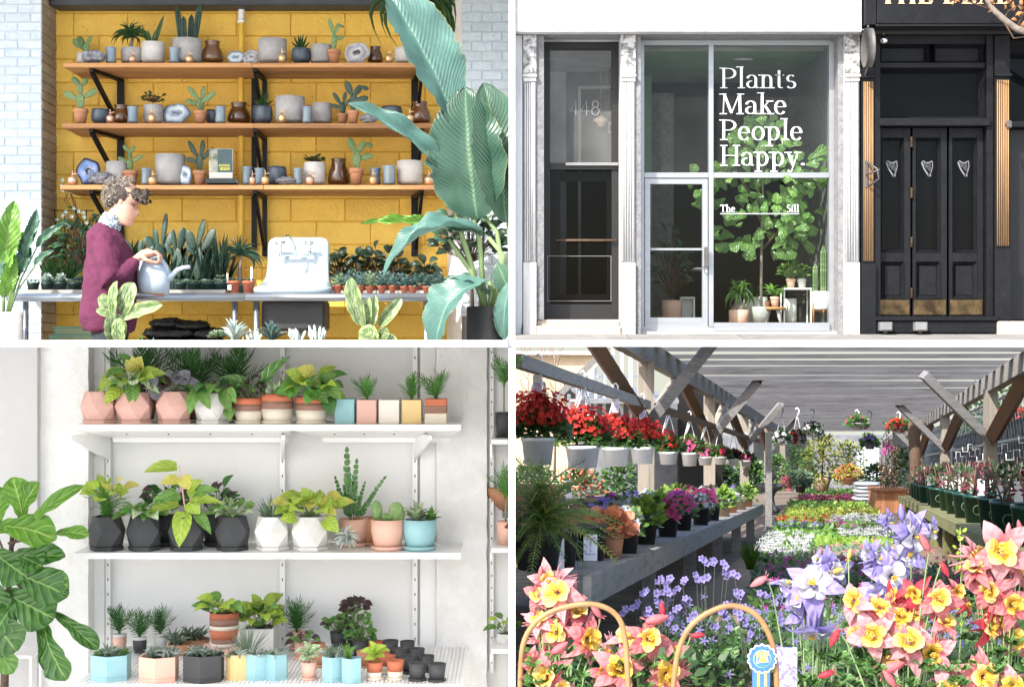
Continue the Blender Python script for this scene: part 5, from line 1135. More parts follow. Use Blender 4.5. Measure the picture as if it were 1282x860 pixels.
t = FT('potted_succulent', 'tiny rust pot with small plant at the edge of the stool', 'potted plant', 961, 384.5, .3); P_terra(t, 6, 6, 'rust_pot'); succ(t, 6, 6, 2, 'succulent_pale', 2)
t = FT('metal_plant_table', 'square white metal plant table in the shop window', 'table', 996, 404, .42)
t.box('top', -18, 18, 41, 43, -14, 14, MATS['white_metal'])
for x in (-17, 16):
    for d in (-13, 12): t.box('leg', x, x + 1.6, 0, 40.9, d, d + 1.6, MATS['white_metal'])
for (x, h, lab, mt, fo) in ((990, 30, 'leafy bright green plant in a pink pot on the white metal table', 'peach_pot', 'broad_green'), (1004, 18, 'pale-pot plant with lime leaves on the white metal table', 'pale_pot', 'broad_green')):
    t = FT('potted_plant', lab, 'potted plant', x, 361, .42, 'plants on the metal table'); P_terra(t, 12, 12, mt); t.bush(34 if h > 20 else 14, 14 if h > 20 else 7, h, 8, 5, [MATS[fo]], (0, 10, 0), 'pointed', MATS['stalk'])
t = FT('plant_pot', 'white tapered pot under the white metal table', 'pot', 990, 404, .46); P_cyl(t, 15, 30, 'pale_pot', .1)
t = FT('potted_plant', 'trailing plant in a dark pot under the white metal table', 'potted plant', 1002, 404, .5); P_cyl(t, 14, 24, 'tub_black', .04); t.bush(16, 8, 14, 8, 4, [MATS['strap_green']], (0, 22, 0), 'pointed')
t = FT('cactus_planter', 'two tall ribbed cacti in a white planter on a wooden stand', 'potted cactus', 1029, 404, .3)
t.lathe('planter', [(0, 16), (12, 16), (13.5, 18), (13.5, 39), (12.2, 39), (12, 35), (0, 35)], MATS['white_metal'], n=30)
for a in (.6, 2.2, 3.7, 5.3): t.tube('stand_leg', [(cos(a) * 14, 0, sin(a) * 14), (cos(a) * 14.3, 24, sin(a) * 14.3)], 1.3, MATS['shelf_wood'], 6)
t.tube('stand_bar', [(-13, 14.5, 0), (13, 14.5, 0)], 1.2, MATS['shelf_wood'], 6); t.tube('stand_bar', [(0, 14, -13), (0, 14, 13)], 1.2, MATS['shelf_wood'], 6)
columns(t, [(2, 34, 2, 97, 8.5, 0), (-8, 34, -8, 74, 7, 1)], 'cactus_green')
t = FT('potted_plant', 'dark leafy plant in a pink pot seen through the shop door', 'potted plant', 841, 398, .7); P_cyl(t, 26, 22, 'peach_pot', .03); t.bush(60, 24, 90, 16, 8, [MATS['broad_dark'], MATS['banana_dark']], (0, 24, 0), 'pointed', MATS['bark'])
t = FT('storage_cube', 'white storage cube on the floor behind the glass door', 'cube', 860, 398, .85); t.box('top_panel', -9, 9, 24, 26, -9, 9, MATS['white_paint'])
for x in (-9, 7): t.box('side_panel', x, x + 2, 0, 24, -9, 9, MATS['white_paint'])
t.box('back_panel', -7, 7, 0, 24, 7, 9, MATS['white_paint'])
t = FT('pendant_lamp', 'pale green dome pendant lamp behind the window lettering', 'lamp', 930, 48, .8); t.tube('cord', [(0, 0, 0), (0, -18, 0)], .5, MATS['iron'], 5); t.lathe('shade', [(14, -28), (13, -25), (5, -19), (2, -17), (0, -17)], MATS['room_grey'])
t = FT('intercom_box', 'small white intercom box on the wall behind the door glass', 'intercom', 767, 168, .9); t.box('box', -6, 4, 0, 15, -2, 2, MATS['white_paint'], .4); t.box('button_plate', -4, 2, 3, 11, -2.6, -2.05, MATS['lamp_box'])

# black pub front
u = Fac('pub_building', 'black painted pub front with gold fluted pilasters and three panelled doors', 'building', 1180, 415)
pb = .06
u.box('fascia', 1090, 1420, -12, 37, -.16, -.02, 'pub_black', .003); u.box('upper_wall', 1078.3, 1420, -95, -12.5, -.12, .3, 'pub_black'); u.box('fascia_lip', 1089, 1420, 37.2, 39.5, -.15, .1, 'frame_dark')
u.box('fascia_post', 1076, 1089.8, -12, 38, -.15, -.02, 'pub_black', .003); u.box('wall', 1078.3, 1420, 31, 420, pb + .1, pb + .16, 'pub_black')
mb = MB(); word(mb, 'THE DEAD', u.p(1094, 12.8, -.163), Vector((1.32, 0, 0)), Vector((0, 0, 1)), 20 * YF / FP, .07, .22, True, .1); u.fin('lettering', mb, 'sign_gold')
u.box('soffit', 1090, 1420, 39.7, 44, -.02, pb + .1, 'frame_dark')
def gold_pil(x0, x1, top, ptop, pbot, base):
    pil = u.box('pilaster', x0, x1, top, base, -.01, pb + .1, 'pub_black', .002); n = 6; w = (x1 - x0 - 3) / n
    u.box('pilaster_panel', x0 + 1.5, x1 - 1.5, ptop, pbot, -.016, -.0105, 'pub_black')
    for k in range(n):
        mb = MB(); xc = x0 + 1.5 + (k + .5) * w; mb.tube([u.p(xc, ptop + 1, -.015), u.p(xc, pbot - 1, -.015)], w * .34 * YF / FP, 8); u.fin('flute', mb, 'pub_gold', pil, True)
    u.box('plinth', x0 - 1, x1 + 1, pbot + 3, base, -.03, -.0106, 'pub_black', .003); u.box('capital', x0 - 1, x1 + 1, ptop - 7, ptop - 3, -.035, -.0107, 'pub_black', .002)
gold_pil(1078.5, 1094.5, 84, 102, 328, 419); gold_pil(1245, 1264, 45, 100, 309, 401)
u.box('jamb', 1095, 1102, 36, 396, .0, pb + .1, 'pub_black'); u.box('jamb', 1236, 1244.5, 36, 396, .01, pb + .1, 'pub_black', .002)
for (x0, x1) in ((1105, 1165), (1173, 1234)): u.frame('transom_frame', x0, x1, 54, 77, 3.5, pb - .02, pb + .03, 'pub_black', None, True); u.box('transom_panel', x0 + 3.4, x1 - 3.4, 57, 73.5, pb + .032, pb + .06, 'pub_black')
u.box('rail', 1102.2, 1235.8, 44, 53.8, pb - .02, pb + .1, 'pub_black'); u.box('rail', 1102.2, 1235.8, 77.3, 84, pb - .024, pb + .1, 'pub_black', .002)
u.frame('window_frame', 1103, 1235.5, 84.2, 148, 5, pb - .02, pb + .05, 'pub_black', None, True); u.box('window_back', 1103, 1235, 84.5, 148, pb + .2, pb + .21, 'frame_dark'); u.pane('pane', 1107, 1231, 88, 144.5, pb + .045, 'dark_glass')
u.box('door_head', 1100, 1240, 148.2, 158, -.01, pb + .1, 'pub_black', .003)
u.box('base_step', 1095, 1246, 402, 417, -.02, pb + .1, 'pub_black', .003); u.box('sill', 1093.5, 1248, 396.2, 401.8, -.035, pb + .1, 'pub_black', .003)
def harp(u, mb, px, py, d, h):
    k = h; 
    def Q(a, c): return u.p(px + (a - .5) * k * .75, py - c * k, d)
    def rib(pts, w):
        vs = []
        for i, (a, c) in enumerate(pts):
            p0 = pts[max(0, i - 1)]; p1 = pts[min(len(pts) - 1, i + 1)]; dx, dy = p1[0] - p0[0], p1[1] - p0[1]; L = sqrt(dx * dx + dy * dy); vs += [Q(a - dy / L * w, c + dx / L * w), Q(a + dy / L * w, c - dx / L * w)]
        mb.add(vs, [(2 * i, 2 * i + 1, 2 * i + 3, 2 * i + 2) for i in range(len(pts) - 1)])
    rib([(.95, .95), (.98, .6), (.85, .25), (.68, 0)], .028); rib([(.05, .88), (.2, .98), (.4, .86), (.65, .86), (.95, .97)], .03); rib([(.05, .88), (.25, .5), (.5, .2), (.7, 0)], .05); rib([(.55, .05), (.85, .05)], .05)
    for i in range(6): q = .15 + i * .12; rib([(q, .88), (q + .12, .88 - (q + .1) * 1.02 + .25 * q)], .012)
for i, (x0, x1) in enumerate(((1102.5, 1143), (1146, 1189), (1192, 1235))):
    dd = Fac('pub_door', f'black pub door leaf with harp emblem, {["beside the white shop", "middle of three", "beside the outer gold pilaster"][i]}', 'door', (x0 + x1) / 2, 396, pb, 'black pub door leaves')
    xa, xb = x0 + 3, x1 - 7
    dd.box('stile', x0, x0 + 4, 159, 395.8, pb, pb + .05, 'pub_black'); dd.box('stile', x1 - 8, x1, 159, 395.8, pb, pb + .05, 'pub_black')
    for (y0, y1) in ((159, 171), (315, 327), (374, 395.8)): dd.box('rail', x0 + 4.2, x1 - 8.2, y0, y1, pb + .001, pb + .05, 'pub_black')
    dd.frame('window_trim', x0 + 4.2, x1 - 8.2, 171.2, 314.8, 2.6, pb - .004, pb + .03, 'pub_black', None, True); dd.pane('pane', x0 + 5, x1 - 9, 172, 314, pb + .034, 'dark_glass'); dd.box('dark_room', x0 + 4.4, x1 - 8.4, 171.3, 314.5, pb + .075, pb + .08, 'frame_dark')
    dd.frame('panel_trim', x0 + 4.2, x1 - 8.2, 327.2, 373.8, 5, pb - .008, pb + .02, 'pub_black', None, True); dd.box('panel', x0 + 9, x1 - 13, 332, 369, pb + .012, pb + .04, 'pub_black')
    dd.box('kick_plate', x0 + .8, x1 - 1.2, 375, 394, pb - .006, pb - .0005, 'brass_plate', .001)
    mb = MB(); harp(dd, mb, (x0 + x1) / 2 - 2, 219, pb + .028, 20); dd.fin('harp_emblem', mb, 'harp_grey')
    if i == 0:
        for y in (170, 234, 296, 360): dd.box('hinge', x1 - .4, x1 + 2, y, y + 13, pb - .016, pb - .0, 'brass_plate', .001)
for i, x in enumerate((1105.5, 1149)):
    t = Fac('floor_spotlight', f'small grey box spotlight at the foot of the {["first", "middle"][i]} pub door', 'spotlight', x, 416, -.06, 'spotlights on the pub step'); t.box('housing', x - 7.5, x + 7.5, 403.5, 414.5, -.09, -.022, 'lamp_box', .004); t.box('lens', x - 6, x + 6, 405, 413, -.094, -.0905, 'lamp_box'); t.box('bracket', x - 2, x + 2, 414.5, 417.5, -.06, -.03, 'iron')
t = Fac('round_sign', 'round bar sign seen edge-on, hung from the black fascia', 'sign', 1087, 60, -.2)
mb = MB(); k = YF / FP; c = t.p(1080, 66, -.14); vs = []; n = 28
for x_ in (-4.5 * k, 4.5 * k):
    for j in range(n): a = 2 * pi * j / n; vs.append((c.x + x_ + sin(a) * 0, c.y + cos(a) * 22 * k, c.z + sin(a) * 24 * k))
mb.add(vs, [(j, (j + 1) % n, n + (j + 1) % n, n + j) for j in range(n)] + [tuple(range(n)), tuple(range(n, 2 * n))[::-1]]); t.fin('disc', mb, 'iron', None, True)
t.tube('hanger', [(1080, 42, -.14), (1080, 37, -.14)], 1.5, 'iron'); t.tube('hanger', [(1080, 97, -.06), (1080, 89, -.12)], 1.2, 'iron')
t = Fac('dome_camera', 'small round chrome lamp fixed under the black soffit', 'lamp', 1105, 52, -.02); mb = MB(); mb.ell(t.p(1105, 52, -.03), (5.5 * k, 5.5 * k, 5.5 * k), 16, 10); t.fin('globe', mb, 'chrome', None, True); t.tube('bracket', [(1105, 46, -.03), (1105, 38, -.01)], 1.2, 'iron')
t = Fac('wall_hook', 'bent iron bracket screwed to the gold pilaster beside the white shop', 'bracket', 1085, 218, -.03); t.box('plate', 1081, 1085, 202, 235, -.024, -.0165, 'iron'); t.tube('arm', [(1084, 204, -.03), (1094, 214, -.09), (1096, 226, -.09), (1086, 234, -.03)], 1.4, 'iron', 6); t.tube('arm', [(1083, 220, -.03), (1096, 215, -.1)], 1.2, 'iron', 6)
t = Fac('wall_lamp', 'tiny black wall lamp on the outer black pilaster', 'lamp', 1258, 157, -.02); t.tube('arm', [(1258, 158, -.01), (1258, 157, -.07)], 1, 'iron', 6); t.box('head', 1255, 1261, 154, 163, -.09, -.06, 'iron', .004)
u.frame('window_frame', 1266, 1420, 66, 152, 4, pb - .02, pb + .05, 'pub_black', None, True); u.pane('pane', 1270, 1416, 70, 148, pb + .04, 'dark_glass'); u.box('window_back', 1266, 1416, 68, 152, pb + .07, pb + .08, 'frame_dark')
u.box('opening_shade', 1266, 1420, 160, 400, pb + .04, pb + .09, 'frame_dark'); u.box('rail', 1265.5, 1420, 152.5, 159, -.01, pb + .09, 'pub_black'); u.box('stone_step', 1247, 1420, 402.2, 420, -.03, pb + .09, 'step_stone', .004)  # near-black board paints in the shade of the side opening
# street tree: trunk just beyond the pub, one limb reaching in
M('dry_leaf', (.3, .14, .045), .7, (.2, .09, .03), 20, rand=.6)
t = T('street_tree', 'bare street tree limb with a few brown leaves crossing the pub sign', 'tree', 1372, 420, 8.7)
t.tube('trunk', [(0, 0, 0), (-2, 150, 0), (4, 300, 2), (0, 470, 0)], [13, 11, 9.5, 8], MATS['bark_grey'], 10)
t.tube('limb', [(3, 330, 0), (-40, 352, -4), (-72, 374, -6), (-102, 382, -8), (-118, 394, -8), (-132, 408, -6), (-148, 440, -4)], [7, 6, 5, 4.4, 4, 3.6, 3], MATS['bark_grey'], 8)
for (pts, r) in (([(-102, 382, -8), (-94, 400, -8), (-84, 416, -8)], 1.4), ([(-118, 394, -8), (-112, 404, -8), (-98, 412, -10)], 1.1), ([(-118, 392, -8), (-106, 370, -9), (-90, 372, -9)], 1.4), ([(-132, 406, -6), (-150, 412, -8), (-176, 420, -8), (-196, 430, -8)], 1.2), ([(-72, 374, -6), (-84, 392, -8), (-80, 420, -8)], 1.2)):
    t.tube('twig', pts, [r, r * .7, r * .5, r * .4][:len(pts)], MATS['bark'], 5)
for i in range(46):
    x, z = random.choice(((-82, 404), (-190, 424), (-98, 398), (-180, 420), (-88, 374), (-120, 412))); x += ru(-14, 14); z += ru(-8, 12); a = ru(0, 6.28)
    t.leaf('pointed', (x, z, ru(-14, -2)), (x + 8 * cos(a), z + 8 * sin(a), ru(-14, -2)), 5, MATS['dry_leaf'], (ru(-1, 1), -1, ru(-1, 1)), .2, .3)
# ================================================================ WHITE SHELF ROOM
YWB, YB0 = 8.58, 8.12
M('pink_pot', (.64, .39, .335), .75, (.6, .36, .31), 5, .1, 60, rand=.08); M('white_pot', (.68, .67, .65), .7, (.64, .63, .61), 5, .1, 60, rand=.05); M('black_pot', (.045, .048, .052), .6, (.035, .037, .04), 6, .1, 60, rand=.2)
M('clay_red', (.5, .15, .075), .75, (.45, .13, .065), 10); M('clay_brown', (.27, .15, .11), .75, (.23, .125, .09), 10); M('clay_cream', (.72, .65, .55), .7, (.68, .61, .51), 10)
M('cube_blue', (.25, .47, .51), .6, (.3, .52, .56), 7, .1, 60, rand=.08); M('cube_pink', (.74, .45, .38), .6, (.7, .42, .35), 9); M('cube_white', (.8, .75, .68), .6, (.76, .71, .64), 9); M('cube_yellow', (.76, .56, .26), .6, (.72, .52, .23), 9)
M('dimmed_pier_white', (.5, .5, .5), .75, (.47, .47, .47), 3, .3, 30); M('room_white', (.84, .84, .835), .7, (.81, .81, .805), 3, .2, 30)  # pier tone is a greyed copy of the white, offsetting stronger light there
LEAF('lime_leaf', (.42, .55, .07), (.28, .45, .05), (.55, .6, .15), veins=5, vstr=.2, trans=.3, rand=.4); LEAF('yellow_leaf', (.7, .62, .16), (.5, .52, .08), (.72, .6, .2), veins=5, vstr=.2, trans=.3, rand=.3)
LEAF('mid_leaf', (.16, .33, .06), (.09, .22, .04), (.26, .4, .12), veins=6, vstr=.25, trans=.25, rand=.5); LEAF('palm_leaf', (.06, .2, .04), (.04, .13, .03), None, trans=.25, rand=.4); LEAF('palm_bright', (.12, .33, .05), (.07, .22, .04), None, trans=.25, rand=.4)
LEAF('purple_leaf', (.07, .03, .035), (.035, .02, .025), (.12, .06, .06), veins=6, vstr=.3, trans=.1, rand=.5); LEAF('silver_leaf', (.2, .21, .24), (.1, .1, .12), (.05, .04, .06), veins=7, vstr=.8, trans=.1, rand=.3); LEAF('variegated_leaf', (.16, .3, .08), (.1, .22, .06), None, varieg=(.62, .68, .5), vthr=.5, trans=.2)
LEAF('calathea', (.06, .18, .04), (.04, .13, .03), (.3, .42, .1), veins=4, vstr=.9, trans=.1); LEAF('air_leaf', (.5, .54, .5), (.36, .42, .37), None, trans=.1); LEAF('air_green', (.26, .34, .24), (.18, .26, .18), None, trans=.1); LEAF('zz_leaf', (.05, .17, .03), (.03, .1, .02), None, rough=.25, trans=.1)
LEAF('fiddle_big', (.045, .14, .018), (.022, .085, .012), (.2, .33, .08), veins=6, vstr=.4, rough=.28, trans=.2, rand=.25); LEAF('fiddle_new', (.13, .3, .025), (.075, .2, .02), (.36, .5, .13), veins=6, vstr=.45, rough=.3, trans=.35, rand=.2); LEAF('pad_leaf', (.17, .3, .08), (.12, .24, .06), None, varieg=(.4, .4, .2), vthr=.62, trans=0)
def wq(px, py, y): return P(px, py, y)
# walls
def wallbox(name, label, px0, px1, y, y1, mat, z0=-2.2, z1=-.0165, kindcat='wall'):
    a, b = px2x(px0, y), px2x(px1, y); bm = bmesh.new(); nx, nz = 14, 30
    mb = MB(); vs = []; 
    for i in range(nz + 1):
        for j in range(nx + 1):
            e = noise.noise((0, i * .9, px0)) * .006 if mat == 'rough_plaster' and j in (0, nx) else 0
            vs.append((a + (b - a) * j / nx + e, y + (noise.noise((j * 1.3, i * .8, px0)) * .006 if mat == 'rough_plaster' and 0 < j < nx else 0), z0 + (z1 - z0) * i / nz))
    mb.add(vs, [(i * (nx + 1) + j, i * (nx + 1) + j + 1, (i + 1) * (nx + 1) + j + 1, (i + 1) * (nx + 1) + j) for i in range(nz) for j in range(nx)])
    # returns at both sides
    for j in (0, nx): mb.add([vs[i * (nx + 1) + j] for i in range(nz + 1)] + [(vs[i * (nx + 1) + j][0], y1, vs[i * (nx + 1) + j][2]) for i in range(nz + 1)], [(i, i + 1, nz + 2 + i, nz + 1 + i) for i in range(nz)])
    bm.free(); return tag(mb.build(name, MATS[mat], None, mat == 'rough_plaster'), label, kindcat)
wallbox('back_wall', 'flat white wall panel behind the white shelves', 60, 645, YWB, YWB + .012, 'room_white')
wallbox('plaster_pier', 'rough white plaster pier behind the fiddle-leaf fig', 47, 110.5, 8.42, 8.595, 'rough_plaster')
wallbox('smooth_pier', 'smooth white pier at the outer edge of the white room', -420, 46.5, 8.36, 8.595, 'dimmed_pier_white')
wallbox('plaster_pier', 'rough white plaster pier between the two white shelf racks', 546, 609.5, 8.5, 8.595, 'rough_plaster')
wallbox('wall_batten', 'narrow white wall batten beside the plaster pier under the small cubes', 526, 545.6, 8.54, 8.595, 'room_white')
wallbox('wall_batten', 'narrow white wall batten behind the pink faceted pots', 111, 131, 8.54, 8.595, 'room_white')
slab('rear_wall', -5.2, -.0145, 8.6, 8.635, -2.2, -.0165, 'white_paint')
slab('room_floor', -5.2, -.0145, 6.4, 8.6, -2.199, -2.18, 'bounce_paving')
# shelf rack: standards, slotted; three boards
rk = T('shelf_rack', 'white metal wall rack with three long shelves of potted plants', 'shelf', 334, 850, 8.12)
k8 = rk.s
def rkp(px, py, y): return P(px, py, y) - rk.r.location
def rbox(r, name, px0, px1, py0, py1, y0, y1, mat='white_metal', b=0, yref=None):
    yy = yref or y0; a, c = P(px0, py1, yy), P(px1, py0, yy); o = r.location; mb = MB(); mb.box(a.x - o.x, c.x - o.x, y0 - o.y, y1 - o.y, a.z - o.z, c.z - o.z, b); return mb.build(name, MATS[mat], r, False)
for x in (135, 353.5, 519.5):
    st = rbox(rk.r, 'standard', x - 3, x + 3, 420 + 14, 860, 8.535, 8.566)
    for i in range(22): rbox(rk.r, 'slot', x - .6, x + .6, 446 + i * 18.5, 449.5 + i * 18.5, 8.5335, 8.5345, 'black_pot')
def board(px0, px1, py0, py1, splits, under=False):
    ev = [px0] + splits + [px1]
    for u0, u1 in zip(ev, ev[1:]):
        a, c = P(u0, py1, YB0), P(u1, py0, YB0); o = rk.r.location; mb = MB(); zt, zb = c.z - o.z, a.z - o.z; x0, x1 = a.x - o.x + .001, c.x - o.x - .001; yb = 8.54 - o.y
        h = zt - zb
        mb.box(x0, x1, 0, yb, zt - .006, zt, 0); mb.box(x0, x1, 0, .012, zb, zt - .0062, 0); mb.build('shelf_board', MATS['white_metal'], rk.r, False)
        if under:
            # sloping stiffener tray below the board, with its punched rail
            mb = MB(); vs = [(x0 + .004, .0125, zb + .002), (x1 - .004, .0125, zb + .002), (x1 - .06, yb - .05, zb - .058), (x0 + .1, yb - .05, zb - .058), (x0 + .004, .0125, zt - .0065), (x1 - .004, .0125, zt - .0065), (x1 - .06, yb - .05, zt - .0065), (x0 + .1, yb - .05, zt - .0065)]
            mb.add(vs, [(0, 1, 2, 3)[::-1], (0, 3, 7, 4), (1, 5, 6, 2), (2, 6, 7, 3)]); mb.build('shelf_tray', MATS['white_metal'], rk.r, False)
            mb = MB(); mb.box(x0 + .11, x1 - .07, yb - .049, yb - .03, zb - .082, zb - .05); mb.build('support_rail', MATS['white_metal'], rk.r, False)
            for q in range(4):
                xx = x0 + .12 + (x1 - x0 - .24) * (q + .5) / 4; mb = MB(); mb.box(xx - .004, xx + .004, .18, .186, zb - .0315, zb - .0235); mb.build('hole', MATS['black_pot'], rk.r, False)
board(91, 577, 531.5, 539, [365], True); board(91, 577, 692, 699.5, [365])
# brackets under the top board
for x, sg in ((135, 1), (353.5, 0), (519.5, -1)):
    mb = MB(); a = rkp(x, 540, 8.53); zt = a.z + .0; xo = a.x
    xf = xo - .10 * sg
    tri = [(xf, .03, zt), (xo, 8.535 - 8.12, zt), (xo, 8.535 - 8.12, zt - .15), (xf, .03, zt - .022)]
    if sg == 0: tri = [(xo + .06, .03, zt), (xo, .415, zt), (xo, .415, zt - .15), (xo + .06, .03, zt - .022)]
    vs = [(q[0] - .008, q[1], q[2]) for q in tri] + [(q[0] + .008, q[1], q[2]) for q in tri]
    mb.add(vs, [(0, 1, 2, 3), (7, 6, 5, 4), (0, 4, 5, 1), (1, 5, 6, 2), (2, 6, 7, 3), (3, 7, 4, 0)]); mb.build('bracket', MATS['white_metal'], rk.r, False)
# perforated lowest shelf: top seen from above, built of narrow bars
YL0, YL1 = 7.55, 8.53; zl = P(0, 857, YL0).z
o = rk.r.location
NB = 92; xa, xb = px2x(92, YL0), px2x(580, YL0)
for i in range(NB):
    x0_ = xa + (xb - xa) * i / NB; mb = MB(); mb.box(x0_ + .0015 - o.x, x0_ + (xb - xa) / NB - .003 - o.x, YL0 + .02 - o.y, YL1 - o.y, zl - .004 - o.z, zl - o.z); mb.build('shelf_slat', MATS['white_metal'], rk.r, False)
mb = MB(); mb.box(xa - o.x, xb - o.x, YL0 - o.y, YL0 + .0195 - o.y, zl - .05 - o.z, zl + .001 - o.z); mb.build('shelf_edge', MATS['white_metal'], rk.r, False)
mb = MB(); mb.box(xa + .02 - o.x, xb - .02 - o.x, YL0 + .021 - o.y, YL1 - o.y, zl - .03 - o.z, zl - .0045 - o.z); mb.build('shelf_tray', MATS['white_metal'], rk.r, False)
for x in (100, 340, 572):
    mb = MB(); q = px2x(x, YL0 + .05); mb.box(q - .02 - o.x, q + .02 - o.x, YL0 + .05 - o.y, YL0 + .09 - o.y, -2.18 - o.z, zl - .031 - o.z); mb.build('foot_post', MATS['white_metal'], rk.r, False)
# second rack at the right edge
r2 = T('shelf_rack', 'narrow white wall rack of black and terracotta pots beside the dividing wall', 'shelf', 626, 700, 8.3)
rbox(r2.r, 'standard', 613, 618, 434, 842, 8.535, 8.566)
for i in range(26): rbox(r2.r, 'slot', 615, 616.2, 440 + i * 15.5, 442.5 + i * 15.5, 8.5335, 8.5345, 'black_pot')
for (p0, p1) in ((550, 572), (686, 700), (812, 828)): rbox(r2.r, 'shelf_board', 615, 636.2, p0, p0 + 6, 8.2, 8.53, b=.003); rbox(r2.r, 'bracket', 613.5, 616, p0 + 6.2, p1, 8.25, 8.53)
# ---------------------------------------------------------------- pots
def faceted(t, w, h, mat, saucer=True):
    mb = MB(); k = t.s; R = w / 2 * k; H = h * k; z0 = H * .12 if saucer else 0
    rings = [(R * .9, z0, 0), (R * 1.1, z0 + (H - z0) * .5, 30), (R * .82, H, 0)]; vs = []
    for r, z, a0 in rings: vs += [(r * cos(radians(a0 + 60 * j)), r * sin(radians(a0 + 60 * j)), z) for j in range(6)]
    f = []
    for j in range(6):
        n_ = (j + 1) % 6
        f += [(j, n_, 6 + j), (6 + j, n_, 6 + n_), (6 + j, 6 + n_, 12 + n_), (6 + j, 12 + n_, 12 + j)]
    f.append((5, 4, 3, 2, 1, 0))
    vs += [(R * .74 * cos(radians(60 * j)), R * .74 * sin(radians(60 * j)), H) for j in range(6)] + [(R * .72 * cos(radians(60 * j)), R * .72 * sin(radians(60 * j)), H * .86) for j in range(6)]
    for j in range(6): n_ = (j + 1) % 6; f += [(12 + j, 12 + n_, 18 + n_, 18 + j), (18 + j, 18 + n_, 24 + n_, 24 + j)]
    f.append(tuple(range(24, 30))); mb.add(vs, f); t.part('pot', mb, MATS[mat], None, False)
    if saucer:
        mb = MB(); vs = [(r * R * cos(radians(60 * j)), r * R * sin(radians(60 * j)), z) for r, z in ((.94, 0), (.98, H * .11), (.9, H * .11)) for j in range(6)]
        mb.add(vs, [(i * 6 + j, i * 6 + (j + 1) % 6, i * 6 + 6 + (j + 1) % 6, i * 6 + 6 + j) for i in range(2) for j in range(6)] + [(5, 4, 3, 2, 1, 0), tuple(range(12, 18))]); t.part('saucer', mb, MATS[mat], None, False)
    t.lathe('soil', [(w * .36, h * .9), (0, h * .93)], MATS['soil'], n=10)
def striped(t, w, h, sq=0, bands=((0, .5, 'clay_cream'), (.5, .76, 'clay_brown'), (.76, 1, 'clay_red'))):
    r = w / 2 - (1 if sq else 0)
    for a, b, m in bands:
        if sq: t.box('band', -r, r, a * h + (.02 if a else 0), b * h - .02, -r, r, MATS[m], .5)
        else:
            ra, rb_ = r * (.8 + .2 * min(1, a * 2.2)), r * (.8 + .2 * min(1, b * 2.2)); pr = [(0, a * h), (ra, a * h), (rb_, b * h)] + ([(rb_ * .9, h), (rb_ * .88, h * .9), (0, h * .9)] if b == 1 else [(0, b * h)])
            t.lathe('band', pr, MATS[m], n=26)
    if not sq: t.lathe('saucer', [(0, 0), (r * .9, 0), (r * .98, h * .1), (r * .8, h * .08)], MATS['clay_cream'], n=26)
    t.lathe('soil', [(r * .8, h * 1.0 if sq else h * .94), (0, h * .97)], MATS['soil'], n=10)
def cube(t, w, h, mat):
    r = w / 2 - 1.3; t.box('pot', -r, r, 0, h, -r, r, MATS[mat], .8); t.box('soil', -r * .82, r * .82, h - .5, h + .1, -r * .82, r * .82, MATS['soil'])
def tapered(t, w, h, mat, sauc=True):
    r = w / 2; t.lathe('pot', [(0, h * .1), (r * .82, h * .1), (r, h * .6), (r, h), (r * .9, h), (r * .88, h * .88), (0, h * .88)], MATS[mat], n=30)
    if sauc: t.lathe('saucer', [(0, 0), (r * .9, 0), (r * 1.0, h * .14), (r * .9, h * .14), (r * .88, h * .05)], MATS[mat], n=30)
    t.lathe('soil', [(r * .87, h * .92), (0, h * .95)], MATS['soil'], n=12)
def small_palm(t, h0, H, W, n=9, mat='palm_bright'):
    for i in range(n):
        a = 2.399 * i; e = radians(ru(45, 88)); L = H * ru(.75, 1.05); r = min(W / 2, L * cos(e))
        t.frond('palm', (0, h0, 0), (cos(a) * r, h0 + L * sin(e), sin(a) * r * .8), L * .9, MATS[mat], (-cos(a) * .6, -sin(a) * .5 - .5, .5), .12, i % 3)
def leafy(t, h0, n, rx, rz, leaf, wd, mats, shape='heart', droop=True, rd=None, stem='stalk'):
    t.bush(n, rx, rz, leaf, wd, [MATS[m] for m in mats], (0, h0, 0), shape, MATS[stem], .18, rd, -.4 if droop else .6)
def BLT(name, label, cat, px, py, y, group=None): return T(name, label, cat, px, py, y, group)
G1, G2, G3 = 'potted plants on the top white shelf', 'potted plants on the middle white shelf', 'small plants on the lowest white shelf'
zs = 531.4; yA = 8.24; sy = lambda py, y: 430 + (py - 430) * YB0 / y
def S1(name, label, x, y=yA): return BLT(name, label + ', top white shelf', 'potted plant', x, sy(zs, y), y, G1)
t = S1('faceted_pot', 'empty-looking pink faceted pot at the outer end', 124); faceted(t, 43, 40, 'pink_pot', True)
t = S1('potted_pothos', 'lime and yellow leaved plant in a pink faceted pot', 168); faceted(t, 45, 39, 'pink_pot'); leafy(t, 38, 30, 30, 34, 26, 15, ['lime_leaf', 'mid_leaf', 'variegated_leaf']); 
for (a, b, m) in (((6, 70), (2, 84), 'yellow_leaf'), ((8, 72), (14, 84), 'yellow_leaf'), ((4, 62), (-6, 80), 'yellow_leaf'), ((-20, 60), (-38, 40), 'lime_leaf'), ((10, 60), (44, 62), 'lime_leaf'), ((0, 50), (2, 22), 'mid_leaf'), ((-14, 44), (-32, 24), 'lime_leaf')): t.leaf('heart', a + (-10,), b + (-20,), 19, MATS[m], (ru(-.3, .3), -1, .4))
t = S1('potted_begonia', 'silver and purple ruffled plant in a pink faceted pot', 218); faceted(t, 43, 40, 'pink_pot'); leafy(t, 38, 18, 24, 30, 20, 17, ['silver_leaf', 'purple_leaf'], 'round')
for (a, b) in (((-14, 36), (-26, 40)), ((-26, 48), (-18, 64)), ((10, 50), (24, 66)), ((22, 44), (36, 52))): t.leaf('round', a + (-14,), b + (-20,), 18, MATS['silver_leaf'], (0, -1, .3))
